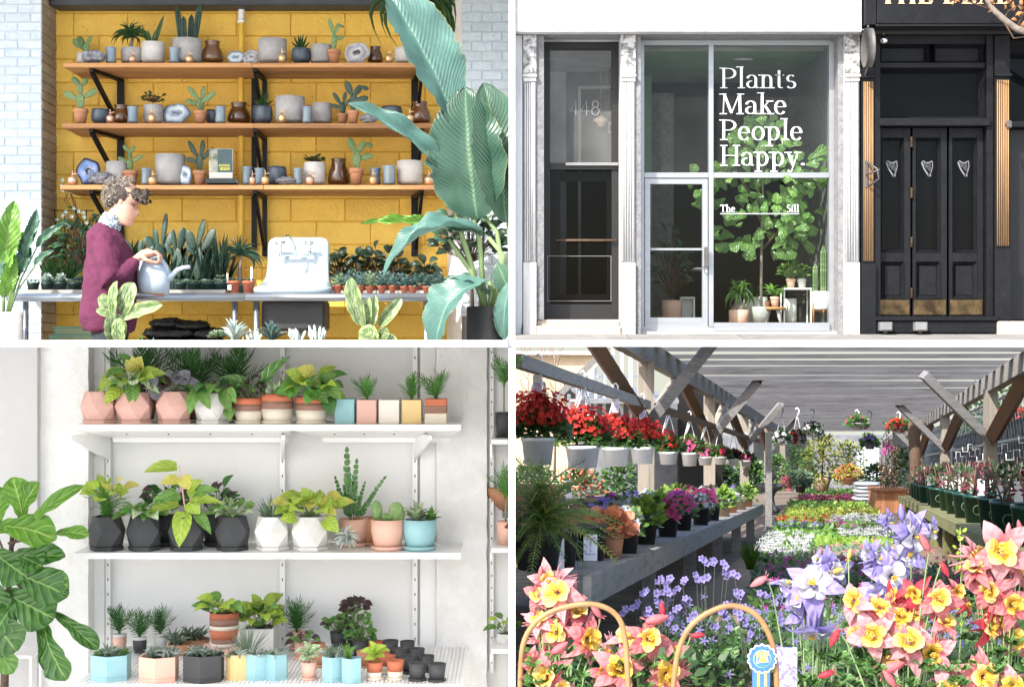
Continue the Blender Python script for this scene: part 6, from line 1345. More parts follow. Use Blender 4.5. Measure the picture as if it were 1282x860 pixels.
t = S1('potted_ivy', 'green ivy trailing over a white faceted pot', 266); faceted(t, 43, 38, 'white_pot'); leafy(t, 36, 22, 26, 18, 20, 13, ['mid_leaf', 'palm_leaf'], 'heart')
for (a, b) in (((-18, 40), (-24, 12)), ((-10, 42), (2, 18)), ((16, 40), (28, 14)), ((22, 44), (34, 26)), ((24, 20), (26, 4))): t.leaf('heart', a + (-18,), b + (-24,), 15, MATS['mid_leaf'], (0, -1, .2))
for (x, lab, H, W) in ((180, 'feathery dark palm rising behind the lime leaved pot', 94, 90), (243, 'tall feathery palm behind the silver plant', 92, 80), (296, 'tall feathery palm behind the ivy pot', 92, 86)):
    t = S1('potted_palm', lab, x, 8.43); tapered(t, 30, 30, 'terracotta', False); small_palm(t, 26, H - 20, W, 13, 'palm_leaf')
t = S1('potted_calathea', 'striped pot of calathea with a snake-marked leaf', 312); striped(t, 37, 32); leafy(t, 30, 20, 22, 26, 18, 9, ['purple_leaf', 'mid_leaf', 'purple_leaf'], 'pointed')
t.leaf('pointed', (14, 44, -6), (54, 84, -12), 20, MATS['calathea'], (-.4, -1, .5), .1, .15, True, .04); t.leaf('pointed', (4, 44, -4), (-34, 58, -10), 14, MATS['calathea'], (.4, -1, .6), .2, .15); t.leaf('pointed', (8, 44, -2), (30, 56, -14), 12, MATS['purple_leaf'], (0, -.6, 1))
t = S1('potted_plant', 'large striped pot of cream-edged upright leaves', 347); striped(t, 41, 37)
for i in range(20): x = ru(-14, 14); t.leaf('pointed', (x * .6, 32, ru(-6, 6)), (x * 1.5, ru(44, 62), ru(-12, 4)), 8, MATS['variegated_leaf'], (ru(-.4, .4), -1, .2))
t = S1('potted_pothos', 'broad lime leaved plant spilling from a striped pot', 390); striped(t, 41, 34); leafy(t, 30, 26, 32, 34, 27, 17, ['lime_leaf', 'mid_leaf', 'palm_bright'])
for (a, b, m) in (((-6, 56), (-30, 66), 'lime_leaf'), ((4, 60), (-14, 70), 'yellow_leaf'), ((14, 50), (34, 62), 'mid_leaf'), ((20, 52), (40, 30), 'mid_leaf'), ((0, 42), (24, 26), 'mid_leaf'), ((-20, 44), (-40, 38), 'palm_bright'), ((6, 44), (-4, 24), 'palm_bright'), ((22, 34), (28, 10), 'palm_leaf')): t.leaf('heart', a + (-16,), b + (-24,), 20, MATS[m], (ru(-.3, .3), -1, .4))
for (x, w, h, m, lab, pal) in ((432.5, 27, 31, 'cube_blue', 'empty pale blue cube pot', 0), (460, 27, 30, 'cube_pink', 'pink cube pot with a feathery little palm', 44), (488, 28, 30, 'cube_white', 'cream cube pot without a plant', 0), (516, 27, 30, 'cube_yellow', 'yellow cube pot with a feathery little palm', 44), (546, 29, 31, None, 'banded red, brown and cream cube pot with a small palm', 56)):
    t = S1('cube_pot', lab, x); (cube(t, w, h, m) if m else striped(t, w, h, 1, ((0, .42, 'clay_cream'), (.42, .72, 'clay_brown'), (.72, 1, 'clay_red'))))
    if pal: small_palm(t, h - 3, pal * .75, 52, 12)
# middle shelf
zs2 = 691.6
def S2(name, label, x, y=8.24, cat='potted plant'): return BLT(name, label + ', middle white shelf', cat, x, sy(zs2, y), y, G2)
def sy2(y): return 0
t = S2('potted_fern', 'yellow-green ferny plant in a black faceted pot', 133.5); faceted(t, 44, 42, 'black_pot'); t.fronds(16, 'fern', 46, 46, MATS['palm_bright'], (0, 38, 0), 20, 85); leafy(t, 56, 16, 26, 34, 20, 15, ['lime_leaf', 'lime_leaf', 'yellow_leaf'], 'heart', False)
t = S2('potted_syngonium', 'variegated arrow-leaved plant in a black faceted pot', 181); faceted(t, 43, 42, 'black_pot'); leafy(t, 40, 26, 26, 20, 19, 13, ['variegated_leaf', 'mid_leaf', 'palm_bright'])
t = S2('potted_pothos', 'tall yellow-stemmed plant with a hanging leaf in a black faceted pot', 233.5); faceted(t, 44, 42, 'black_pot')
t.tube('stem', [(0, 38, 0), (-4, 70, -2), (-8, 106, -4)], [1.4, 1.1, .8], MATS['cube_pink'], 6); t.tube('stem', [(2, 38, 0), (6, 64, -2), (4, 84, -4)], [1.2, 1.0, .8], MATS['cube_pink'], 6)
for (a, b, m, w) in (((-10, 104), (-50, 98), 'lime_leaf', 17), ((-8, 88), (-30, 84), 'yellow_leaf', 15), ((-4, 92), (6, 76), 'yellow_leaf', 20), ((4, 76), (24, 88), 'lime_leaf', 15), ((6, 70), (44, 76), 'mid_leaf', 15), ((8, 62), (48, 60), 'lime_leaf', 13), ((-6, 66), (-40, 64), 'mid_leaf', 14), ((-8, 58), (-50, 44), 'lime_leaf', 14), ((4, 60), (20, 46), 'lime_leaf', 20), ((-2, 48), (-4, 6), 'lime_leaf', 24), ((14, 46), (36, 22), 'mid_leaf', 15), ((10, 80), (16, 60), 'lime_leaf', 18), ((-12, 74), (-34, 60), 'mid_leaf', 14)): t.leaf('heart', a + (-8,), b + (-26 if b[1] < 30 else -14,), w, MATS[m], (ru(-.3, .3), -1, .5), .15)
for (x, lab) in ((207, 'dark purple-leaved plant behind the tall yellow-stemmed plant'), (272, 'dark purple-leaved plant in a plain black pot behind the hanging leaf')):
    t = S2('potted_plant', lab, x, 8.42); tapered(t, 36, 38, 'black_pot'); leafy(t, 36, 26, 24, 42, 20, 11, ['purple_leaf', 'zz_leaf'], 'pointed', False)
t = S2('potted_syngonium', 'cream and green leaved low plant in the fourth black faceted pot', 291); faceted(t, 42, 42, 'black_pot'); leafy(t, 40, 28, 24, 20, 16, 9, ['variegated_leaf', 'mid_leaf'], 'pointed', False)
t = S2('potted_tillandsia', 'wispy grey plant in a white faceted pot', 341); faceted(t, 43, 42, 'white_pot'); t.tuft('foliage', 90, 10, 4, 26, 1.6, MATS['air_green'], (0, 40, 0), 30, 88, .35); t.bush(10, 14, 12, 9, 5, [MATS['palm_leaf']], (0, 40, 0), 'pointed')
t = S2('potted_pothos', 'mound of lime heart leaves in a white faceted pot', 388.5); faceted(t, 46, 42, 'white_pot'); leafy(t, 40, 34, 34, 34, 24, 19, ['lime_leaf', 'lime_leaf', 'yellow_leaf']); 
for (a, b) in (((20, 40), (38, 24)), ((-16, 44), (-34, 40)), ((4, 60), (-8, 80))): t.leaf('heart', a + (-16,), b + (-22,), 20, MATS['lime_leaf'], (0, -1, .4))
t = S2('air_plant', 'silvery curling air plant lying on the shelf', 435, 8.2, 'air plant')
for i in range(46):
    a = 2.399 * i; e = radians(ru(-20, 85)); L = 19 * ru(.7, 1.1); t.leaf('strap', (0, 15, 0), (cos(a) * cos(e) * L * 1.05, max(1.5, 15 + sin(a) * cos(e) * L), -sin(e) * L * .8), 3.6, MATS['air_leaf'], (-cos(a) * .5, -.4, -sin(a) * .4 + .3), ru(.1, .35), .3)
t = S2('potted_zz_plant', 'dark glossy upright plant in a peach pot behind the air plant', 443, 8.4); tapered(t, 36, 34, 'peach_pot')
for (a, b, w) in (((-3, 30), (-8, 118), 46), ((0, 30), (4, 104), 40), ((4, 30), (38, 84), 36), ((-4, 30), (-22, 84), 34), ((2, 30), (14, 78), 34), ((-2, 30), (-12, 74), 30)): t.frond('zz', a + (0,), b + (-6,), abs(b[1] - a[1]) * .72, MATS['zz_leaf'], (-.2, -1, .3), .06)
t = S2('plant_pot', 'plain terracotta pot tucked behind the peach pot', 462, 8.44, 'pot'); tapered(t, 34, 34, 'terracotta')
t = S2('potted_cactus', 'peach pot of rounded spotted cactus pads', 485); tapered(t, 41, 38, 'peach_pot')
for (a, b, c, d, w) in ((-12, 34, -14, 62, 15), (10, 34, 12, 60, 21), (-4, 33, 0, 46, 15), (14, 34, 20, 50, 10), (2, 34, 4, 44, 10)): t.pad((a, b, ru(-3, 3)), (c, d, ru(-4, 2)), w, MATS['pad_leaf'], thick=7)
t = S2('potted_succulent', 'pale blue pot of pointed green and pink-edged leaves', 525.5); tapered(t, 42, 38, 'cube_blue'); t.rosette(26, 28, 11, MATS['variegated_leaf'], (-4, 34, 0), 20, 80); t.rosette(12, 20, 10, MATS['mid_leaf'], (14, 34, 0), 20, 75)
# lowest shelf ------------------------------------------------------------
def S3(name, label, x, pyb, cat='potted plant', group=G3):
    # the base pixel fixes how far back on the shelf it stands
    y = min(FP * -zl / (pyb - 430), 8.42); return BLT(name, label + ', lowest white shelf', cat, x, pyb, y, group)
def hexbowl(t, w, h, mat, n=6, cells=True):
    mb = MB(); k = t.s; R = w / 2 * k; H = h * k; a0 = 30 if n == 6 else 0
    ring = [(cos(radians(a0 + 360 / n * j)), sin(radians(a0 + 360 / n * j)) * .9) for j in range(n)]; vs = []
    for (r, z) in ((1, 0), (1, H * .16), (.975, H * .165), (.975, H * .2), (1, H * .205), (1, H), (.9, H), (.9, H * .75)): vs += [(x * R * r, y * R * r, z) for x, y in ring]
    m_ = 8; mb.add(vs, [(i * n + j, i * n + (j + 1) % n, (i + 1) * n + (j + 1) % n, (i + 1) * n + j) for i in range(m_ - 1) for j in range(n)] + [tuple(range(n))[::-1], tuple(range((m_ - 1) * n, m_ * n))]); t.part('bowl', mb, MATS[mat], None, False)
    t.lathe('soil', [(w * .4, h * .82), (0, h * .84)], MATS['soil'], n=8)
def wedge(t, w, h, mat):
    k = t.s; R = w / 2 * k; H = h * k; pts = [(0, -R * .9), (R, -R * .15), (R * .95, R * .8), (-R * .95, R * .8), (-R, -R * .15)]; n = 5; vs = []
    for (r, z) in ((1, 0), (1, H * .14), (.97, H * .15), (1, H * .18), (1, H), (.86, H), (.86, H * .75)): vs += [(x * r, y * r, z) for x, y in pts]
    mb = MB(); mb.add(vs, [(i * n + j, i * n + (j + 1) % n, (i + 1) * n + (j + 1) % n, (i + 1) * n + j) for i in range(6) for j in range(n)] + [tuple(range(n))[::-1], tuple(range(6 * n, 7 * n))]); t.part('bowl', mb, MATS[mat], None, False)
def airs(t, h0, n, rx, m='air_leaf', L=18):
    for q in range(n):
        x, d = ru(-rx, rx), ru(-5, 5)
        for i in range(14): a = 2.399 * i; e = radians(ru(10, 85)); l = L * ru(.6, 1.1); t.leaf('strap', (x, h0, d), (x + cos(a) * cos(e) * l, h0 + sin(e) * l, d + sin(a) * cos(e) * l), 1.5, MATS[m if q % 3 else 'air_green'], (0, -.6, .8), ru(.1, .4), .3)
def herb(t, h0, n, rx, L=13):
    for q in range(n): x, d = ru(-rx, rx), ru(-7, 7); t.rosette(9, L, 1.8, MATS['mid_leaf' if q % 2 else 'air_green'], (x, h0, d), 30, 88, 'strap')
for (x, lab) in ((150, 'little palm in a terracotta pot, outermost of three'), (175, 'little palm in a black pot, middle of three'), (201, 'little palm in a white pot, third of three')):
    t = S3('potted_palm', lab, x, 818 if x == 175 else 814); tapered(t, 17, 20, {150: 'peach_pot', 175: 'black_pot', 201: 'white_pot'}[x], False); t.lathe('rim', [(7.4, 18), (8.8, 18), (8.8, 21), (7.4, 21)], MATS['white_pot']); small_palm(t, 18, 38, 36, 12, 'palm_leaf')
for (x, lab, w) in ((226, 'red clay dish of spiky air plants nearer the striped pot stand', 32), (246, 'red clay dish of green air plants behind the black planter', 34)):
    t = S3('air_plant_dish', lab, x, 818 if x < 240 else 812); t.lathe('dish', [(0, 0), (w * .4, 0), (w / 2, 13), (w * .44, 13), (w * .36, 5), (0, 5)], MATS['terracotta']); airs(t, 11, 4, w * .3, 'air_green', 22)
t = S3('clay_block', 'pale pink block carrying the red banded pot', 281, 823, 'block'); t.box('block', -26, 26, 0, 17, -16, 8, MATS['cube_pink'], .5)
t = BLT('potted_pothos', 'red banded pot of lime heart leaves raised on the pink block', 'potted plant', 280.5, 807.5, 8.18, G3)
striped(t, 36, 42, 0, ((0, .22, 'clay_brown'), (.22, .5, 'clay_red'), (.5, .62, 'clay_cream'), (.62, .82, 'clay_brown'), (.82, 1, 'clay_red'))); leafy(t, 40, 18, 20, 18, 22, 16, ['lime_leaf', 'mid_leaf'])
t = S3('potted_pothos', 'lime heart-leaved plant in a square white pot', 326, 818); cube(t, 42, 34, 'white_pot'); leafy(t, 32, 24, 24, 36, 24, 18, ['lime_leaf', 'lime_leaf', 'mid_leaf'], 'heart', False)
t = S3('wispy_plant', 'thin grey-green wispy plant beside the red banded pot', 309, 832); tapered(t, 14, 12, 'terracotta', False); t.tuft('foliage', 70, 5, 4, 40, 1.2, MATS['air_green'], (0, 10, 0), 50, 88, .3)
t = S3('hexagon_planter', 'pale blue hexagonal planter of herbs', 139, 849); hexbowl(t, 52, 31, 'cube_blue'); herb(t, 27, 15, 20); airs(t, 28, 2, 18)
t = S3('hexagon_planter', 'peach hexagonal planter of silver air plants', 199, 851); hexbowl(t, 52, 31, 'peach_pot'); airs(t, 27, 9, 20)
t = S3('hexagon_planter', 'black hexagonal planter of silver air plants', 255, 851); hexbowl(t, 54, 33, 'black_pot'); airs(t, 29, 8, 20); herb(t, 29, 4, 20)
for (x, m, lab) in ((296, 'cube_yellow', 'yellow wedge planter of air plants'), (321, 'cube_blue', 'pale blue wedge planter next to the yellow one'), (346, 'cube_blue', 'pale blue wedge planter next to the shelf joint')):
    t = S3('wedge_planter', lab, x, 850); wedge(t, 26, 32, m); airs(t, 26, 4, 8, 'air_leaf', 16)
t = S3('wedge_planter', 'half a pale blue wedge planter of grey air plants', 417, 852); wedge(t, 27, 31, 'cube_blue'); airs(t, 27, 4, 8, 'air_leaf', 22)
t = S3('wedge_planter', 'half a pale blue wedge planter with a green grass tuft', 440, 854); wedge(t, 24, 31, 'cube_blue'); t.rosette(20, 24, 2.5, MATS['mid_leaf'], (-4, 26, 0), 55, 88, 'strap')
for (x, pb_, w, h, m, lab, kind) in ((372, 812, 20, 22, 'peach_pot', 'peach pot with a dark spiky palm, back row by the shelf joint', 'palm'), (378, 824, 20, 22, 'peach_pot', 'peach pot with bronze leaves behind the small syngonium', 'bronze'), (387, 850, 20, 22, 'peach_pot', 'peach pot with a pale green arrow-leaved seedling, front row', 'syn'),
    (398, 824, 18, 20, 'terracotta', 'empty terracotta pot behind the peach seedling pot', None), (404, 834, 19, 22, 'terracotta', 'empty terracotta pot touching the split blue planter', None),
    (424, 812, 22, 22, 'black_pot', 'small leafy plant with dark and bright leaves, back row', 'dark'), (444, 808, 22, 24, 'black_pot', 'tall purple-topped small plant, back row', 'purple'), (452, 822, 22, 22, 'black_pot', 'bushy dark-stemmed plant beside the clay cups', 'dark2'),
    (457, 834, 22, 20, 'terracotta', 'terracotta and cream pot hidden behind the bright seedling', None), (469, 850, 21, 22, 'clay', 'red and cream cup with a bright arrow-leaved seedling, front row', 'syn'),
    (470, 822, 20, 20, 'clay', 'empty red clay cup, farthest back in its row', 0), (478, 834, 21, 21, 'clay', 'empty red clay cup, third in its row', 0), (485, 842, 21, 22, 'clay', 'empty red clay cup, second in its row', 0), (495, 850, 22, 24, 'clay', 'empty red and cream clay cup at the front of its row', 0),
    (489, 822, 20, 21, 'black_pot', 'empty black cup, back row beside the clay cups', 0), (510, 822, 19, 20, 'black_pot', 'empty black cup, back row at the outer corner', 0), (499.5, 832, 20, 21, 'black_pot', 'empty black cup, second row beside the clay cups', 0), (522, 832, 20, 21, 'black_pot', 'empty black cup, second row outer side', 0), (510, 842, 21, 22, 'black_pot', 'empty black cup, third row beside the clay cups', 0), (534, 840, 20, 20, 'black_pot', 'empty black cup, third row outer side', 0), (522.5, 851, 23, 22, 'black_pot', 'empty black cup on a saucer, front row beside the clay cup', 0), (547, 852, 23, 22, 'black_pot', 'empty black cup on a saucer, front row outer corner', 0)):
    t = S3('potted_seedling' if kind else 'plant_cup', lab, x, pb_, 'potted plant' if kind else 'cup', G3)
    if m == 'clay':
        r = w / 2; t.lathe('base', [(0, 2), (r * .85, 2), (r * .9, h * .45), (0, h * .45)], MATS['clay_cream']); t.lathe('body', [(0, h * .46), (r * .9, h * .46), (r, h), (r * .86, h), (r * .8, h * .55), (0, h * .55)], MATS['clay_red']); t.lathe('saucer', [(0, 0), (r * .95, 0), (r * 1.02, 3), (0, 2.2)], MATS['clay_cream'])
    else:
        r = w / 2; t.lathe('body', [(0, 1.8), (r * .8, 1.8), (r, h), (r * .86, h), (r * .72, h * .2), (0, h * .2)], MATS[m]); t.lathe('saucer', [(0, 0), (r * .95, 0), (r * 1.02, 3), (0, 2)], MATS[m])
        if kind: t.lathe('soil', [(r * .8, h * .85), (0, h * .88)], MATS['soil'])
    if kind == 'palm': small_palm(t, 18, 42, 42, 14, 'palm_leaf')
    elif kind == 'bronze': leafy(t, 18, 16, 16, 16, 12, 8, ['purple_leaf', 'mid_leaf'], 'heart')
    elif kind == 'syn':
        t.tube('stem', [(0, 18, 0), (1, 34, -2)], [1.2, .8], MATS['lime_leaf'], 5)
        for (a, b) in (((0, 34), (-18, 36)), ((0, 34), (16, 44)), ((0, 36), (-6, 50)), ((0, 30), (14, 30)), ((0, 28), (-12, 26)), ((0, 36), (20, 37))): t.leaf('heart', a + (-2,), b + (-8,), 11, MATS['variegated_leaf' if x < 400 else 'lime_leaf'], (0, -.7, .8))
    elif kind == 'dark': leafy(t, 20, 26, 17, 24, 11, 8, ['mid_leaf', 'palm_bright', 'purple_leaf'], 'round', False)
    elif kind == 'purple': leafy(t, 40, 18, 16, 22, 13, 10, ['purple_leaf'], 'heart', False); leafy(t, 20, 18, 18, 24, 11, 9, ['mid_leaf'], 'round', False)
    elif kind == 'dark2': leafy(t, 18, 26, 18, 24, 11, 9, ['mid_leaf', 'zz_leaf'], 'round', False)
# plants on the edge rack
for (x, py, lab, m, fol) in ((631, 550, 'black pot cut by the dividing wall, topmost on the narrow rack', 'black_pot', 'up'), (633, 686, 'terracotta pot on the middle of the narrow rack', 'peach_pot', 'up2'), (633, 812, 'white pot with a lime plant low on the narrow rack', 'white_pot', 'low')):
    t = BLT('potted_plant', lab, 'potted plant', x, py, 8.36, 'pots on the narrow white rack'); tapered(t, 22, 34 if fol != 'low' else 20, m)
    if fol == 'low': leafy(t, 18, 10, 14, 30, 16, 9, ['lime_leaf', 'mid_leaf'])
    if fol == 'up2': small_palm(t, 60, 42, 44, 10); t.tube('stem', [(0, 30, 0), (0, 64, 0)], 1, MATS['stalk'])
    if fol == 'up': small_palm(t, 64, 44, 44, 10); t.tube('stem', [(0, 30, 0), (0, 66, 0)], 1, MATS['stalk'])
# fiddle-leaf fig at the outer edge of the room
t = T('fiddle_leaf_fig', 'fiddle-leaf fig with huge glossy leaves in front of the plaster pier', 'potted plant', 6, 980, 7.9)
base = 980; px0 = 6
t.tube('trunk', [(-2, 20, 0), (0, 140, 0), (4, 230, 0), (10, 330, 2)], [6, 5, 4, 2.5], MATS['bark'], 10); t.lathe('pot', [(0, 0), (34, 0), (40, 60), (36, 60), (0, 50)], MATS['white_pot'], n=32)
def fl_(a, b, w, m, f=(0, -1, .3), bend=.12, d0=0, d1=-14, var=0):
    t.leaf('fiddle', (a[0] - px0, base - a[1], d0), (b[0] - px0, base - b[1], d1), w, MATS[m], f, bend, .14, True, .07, var=var)
L_ = [((30, 650), (20, 596), 40, 'fiddle_new', (.4, -1, .1)), ((30, 652), (54, 602), 34, 'fiddle_new', (-.4, -1, .3)), ((34, 664), (110, 606), 22, 'fiddle_new', (.5, -.7, .6)), ((-6, 660), (4, 606), 40, 'fiddle_new', (.5, -1, .1)), ((-8, 664), (78, 672), 54, 'fiddle_new', (0, -1, .8)), ((0, 700), (86, 694), 34, 'fiddle_big', (0, -.8, .5)),
      ((70, 668), (116, 668), 24, 'fiddle_new', (0, -1, .6)), ((-10, 690), (40, 720), 60, 'fiddle_big', (.1, -1, .4)), ((12, 716), (92, 742), 58, 'fiddle_big', (.1, -1, .4)), ((60, 716), (94, 730), 36, 'fiddle_big', (-.6, -1, .1)), ((4, 742), (72, 772), 66, 'fiddle_big', (.2, -1, .3)), ((-14, 760), (26, 812), 66, 'fiddle_big', (-.2, -1, .3)), ((40, 770), (62, 836), 22, 'fiddle_big', (.9, -1, .1)), ((54, 776), (90, 846), 46, 'fiddle_big', (-.3, -1, .2)), ((66, 768), (130, 808), 30, 'fiddle_big', (.3, -.9, .6)), ((-10, 800), (20, 840), 34, 'mid_leaf', (.4, -1, .2)), ((-14, 720), (8, 764), 40, 'fiddle_big', (.2, -1, .3)), ((20, 740), (-2, 790), 44, 'fiddle_big', (.6, -1, .2)), ((0, 630), (-22, 596), 34, 'fiddle_new', (.5, -1, .2)), ((20, 690), (60, 706), 40, 'fiddle_big', (0, -1, .6))]
for i, (a, b, w, m, f) in enumerate(L_): fl_(a, b, w, m, f, ru(.06, .18), ru(-4, 4) + (6 if i in (9, 16, 17) else 0), -14 - (i % 5) * 3, i % 4)
for (a, b) in (((10, 700), (30, 650)), ((8, 740), (54, 776)), ((10, 700), (60, 716)), ((8, 700), (-6, 660)), ((8, 770), (40, 770)), ((8, 720), (66, 768)), ((10, 680), (70, 668))): t.tube('branch', [(a[0] - px0, base - a[1], 0), (b[0] - px0, base - b[1], -2)], [1.8, 1.1], MATS['bark'], 6)
t = T('side_table', 'low white cube table beneath the fiddle-leaf fig', 'table', 22, 900, 8.2)
t.box('table_top', -60, 24, 80, 84, -20, 26, MATS['white_paint'], .6); 
for x in (-58, 20):
    for d in (-18, 22): t.box('leg', x, x + 3, -66, 79.8, d, d + 3, MATS['white_paint'])
# ================================================================ GARDEN CENTRE
KX, KZ, HG = 417 / 2000, -.079, .9
def G(u, v, y): return Vector((KX * y + u, y, KZ * y + v))
def gy(py, v): return v * FP / (588 - py)                    # distance at which height v shows at row py
def gu(px, y): return (px - 1058) * y / FP
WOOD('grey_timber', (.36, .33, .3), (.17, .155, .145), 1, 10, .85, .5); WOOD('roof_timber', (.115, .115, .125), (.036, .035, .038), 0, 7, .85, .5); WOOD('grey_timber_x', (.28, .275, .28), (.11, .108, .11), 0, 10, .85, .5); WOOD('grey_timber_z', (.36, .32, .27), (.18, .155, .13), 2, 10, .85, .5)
WOOD('brown_timber', (.17, .085, .045), (.08, .04, .022), 2, 10, .8, .4); WOOD('bench_timber', (.27, .26, .25), (.13, .12, .115), 1, 10, .85, .6); WOOD('mossy_timber', (.2, .2, .08), (.1, .09, .04), 1, 8, .85, .6); WOOD('planter_timber', (.38, .17, .08), (.24, .1, .045), 2, 9, .7, .4)
M('white_plastic', (.82, .84, .87), .4, (.7, .72, .75), 6, rand=.08); M('black_plastic', (.018, .018, .018), .45, (.028, .028, .028), 12); M('nursery_green', (.01, .06, .045), .35, (.008, .045, .034), 10, rand=.15); M('lime_pot', (.35, .6, .03), .4); M('beige_wall', (.62, .5, .34), .85, (.54, .43, .29), 2); M('shed_grey', (.22, .23, .25), .8, (.14, .15, .17), 3); M('dark_cloth', (.02, .028, .028), .8, (.012, .018, .018), 3)
M('sack_plastic', (.45, .47, .52), .35, (.34, .36, .42), 5, .3, 20); M('statue_stone', (.1, .105, .11), .8, (.06, .065, .07), 14, .5); M('path_gravel', (.3, .22, .16), .95, (.17, .125, .09), 40, .8, 60); M('tag_white', (.8, .8, .84), .5, rand=.05); M('tag_print', (.35, .25, .5), .5, (.6, .55, .7), 60, rand=0); M('cane', (.34, .19, .075), .5, (.24, .13, .05), 12, rand=.1); M('tan_pot', (.42, .3, .2), .8, (.36, .25, .17), 10)
for nm, c, c2 in (('petal_red', (.62, .03, .02), (.45, .02, .015)), ('petal_pink', (.7, .1, .3), (.6, .06, .2)), ('petal_white', (.55, .54, .58), (.46, .45, .5)), ('petal_violet', (.3, .24, .62), (.22, .17, .5)), ('petal_magenta', (.5, .08, .35), (.4, .05, .26)), ('petal_orange', (.6, .17, .06), (.45, .1, .04)), ('petal_coral', (.6, .13, .16), (.52, .08, .1)), ('petal_cream', (.7, .46, .05), (.68, .4, .03)), ('petal_gold', (.66, .42, .025), (.62, .35, .02)), ('petal_lilac', (.25, .21, .5), (.18, .145, .42)), ('petal_blush', (.58, .2, .23), (.54, .13, .16)), ('petal_snow', (.5, .49, .54), (.44, .43, .48)), ('petal_ruby', (.55, .05, .08), (.4, .03, .05))):
    LEAF(nm, c, c2, mul(c, .8) if nm[6:] in ('coral', 'cream', 'gold', 'lilac', 'blush') else None, veins=3, vstr=.12, trans=.35, rough=.6, rand=.3, grad={'petal_coral': (.54, .2, .2), 'petal_cream': (.6, .48, .2), 'petal_gold': (.7, .5, .12), 'petal_blush': (.58, .31, .32), 'petal_lilac': (.3, .26, .52)}.get(nm))
LEAF('green_lawn', (.13, .26, .04), (.08, .18, .03), None, trans=.25); LEAF('bed_lime', (.22, .34, .045), (.14, .25, .035), None, trans=.25); LEAF('bed_maroon', (.16, .03, .045), (.09, .02, .03), None, trans=.15); LEAF('bed_grey', (.15, .22, .13), (.08, .14, .08), None, trans=.15); LEAF('bed_yellow', (.36, .38, .06), (.24, .28, .04), None, trans=.2)
LEAF('shrub_dark', (.04, .09, .025), (.025, .06, .02), None, trans=.15); LEAF('shrub_mid', (.1, .19, .04), (.06, .13, .03), None, trans=.2); LEAF('shrub_gold', (.36, .36, .06), (.24, .26, .05), None, trans=.25); LEAF('heuchera', (.5, .18, .07), (.3, .09, .05), None, trans=.2); LEAF('dry_stem', (.16, .1, .06), (.1, .06, .04), None, trans=0)
LEAF('columbine_leaf', (.08, .18, .04), (.045, .11, .03), (.2, .32, .1), veins=3, vstr=.2, trans=.25, rand=.5); LEAF('fern_gold', (.22, .26, .05), (.12, .17, .04), None, trans=.25)
class GT_(T):
    def __init__(s, name, label, cat, u, v, y, group=None, unit=.01):
        s.r = bpy.data.objects.new(name, None); C.objects.link(s.r); s.r.location = G(u, v, y); s.s = unit; s.r.empty_display_size = .05; tag(s.r, label, cat, group)
def blooms(t, name, n, c, rx, rz, size, mat, petals=5, rd=None, shell=.75, top=True):
    mb = MB()
    for i in range(n):
        a = ru(0, 6.283); e = ru(.0, 1.5) if top else ru(-.6, 1.5); k = ru(shell, 1.05); p = t.v(c[0] + rx * k * cos(a) * cos(e), c[1] + rz * k * sin(e), c[2] + (rd or rx) * k * sin(a) * cos(e))
        nrm = Vector((cos(a) * cos(e) + ru(-.4, .4), sin(a) * cos(e) - .35, sin(e) + ru(-.1, .4))).normalized(); x = nrm.orthogonal().normalized(); y_ = nrm.cross(x); ph = ru(0, 6)
        for q in range(petals): b = ph + q * 2 * pi / petals; strip(mb, p, x * cos(b) + y_ * sin(b) + nrm * .25, nrm, size * t.s * ru(.8, 1.15), size * .85 * t.s, 0, 2, 'round')
    o = t.part(name, mb, MATS[mat]); o['kind'] = 'stuff'; return o
def dome(t, n, c, rx, rz, leaf, wd, mat, rd=None, shape='round', lo=-.2, name='foliage'):
    mb = MB()
    for i in range(n):
        a = ru(0, 6.283); e = ru(lo, 1.5); k = rnd() ** .4; p = t.v(c[0] + rx * k * cos(a) * cos(e), c[1] + rz * k * sin(e), c[2] + (rd or rx) * k * sin(a) * cos(e))
        d = Vector((cos(a) * cos(e) + ru(-.5, .5), sin(a) * cos(e) + ru(-.5, .5), sin(e) * .7 + ru(-.5, .7))); strip(mb, p, d, (ru(-.4, .4), -.6, .8), leaf * t.s * ru(.6, 1.2), wd * t.s, .3, 2, shape)
    o = t.part(name, mb, MATS[mat]); o['kind'] = 'stuff'; return o
ORD = 'first second third fourth fifth sixth seventh eighth ninth tenth eleventh twelfth thirteenth fourteenth fifteenth sixteenth'.split()
# timber pergola
pg = GT_('pergola', 'weathered timber shade house with a slatted roof over the flower beds', 'pergola', 0, -.9, 30)
O = pg.r.location
def gbeam(name, a, b_, wx, wz, mat, up=(0, 0, 1), parent=None):
    mb = MB(); mb.beam(a - O, b_ - O, wx, wz, up); return mb.build(name, MATS[mat], parent or pg.r, False)
UB = 2.43; VB = 1.44
PL, PR = (19.5, 28.6, 38.5, 50, 62), (26.7, 38.9, 52)
for y in PL: gbeam('post', G(-UB, -.92, y), G(-UB, VB - .1, y), .185, .185, 'grey_timber_z', (0, 1, 0))
for y in PR: gbeam('post', G(UB, -.92, y), G(UB, VB - .1, y), .19, .19, 'grey_timber_z', (0, 1, 0))
gbeam('post', G(-1.02, -.92, 21.3), G(-1.02, .5, 21.3), .075, .1, 'bench_timber', (0, 1, 0))
gbeam('beam', G(-UB, VB, 15.5), G(-UB, VB, 66), .12, .27, 'grey_timber'); gbeam('beam', G(UB, VB, 17.5), G(UB, VB, 66), .12, .27, 'grey_timber')
gbeam('beam', G(UB + .16, VB + .02, 17.5), G(UB + .16, VB + .02, 66), .1, .2, 'grey_timber')
def P2(px, py, y): return P(px, py, y)
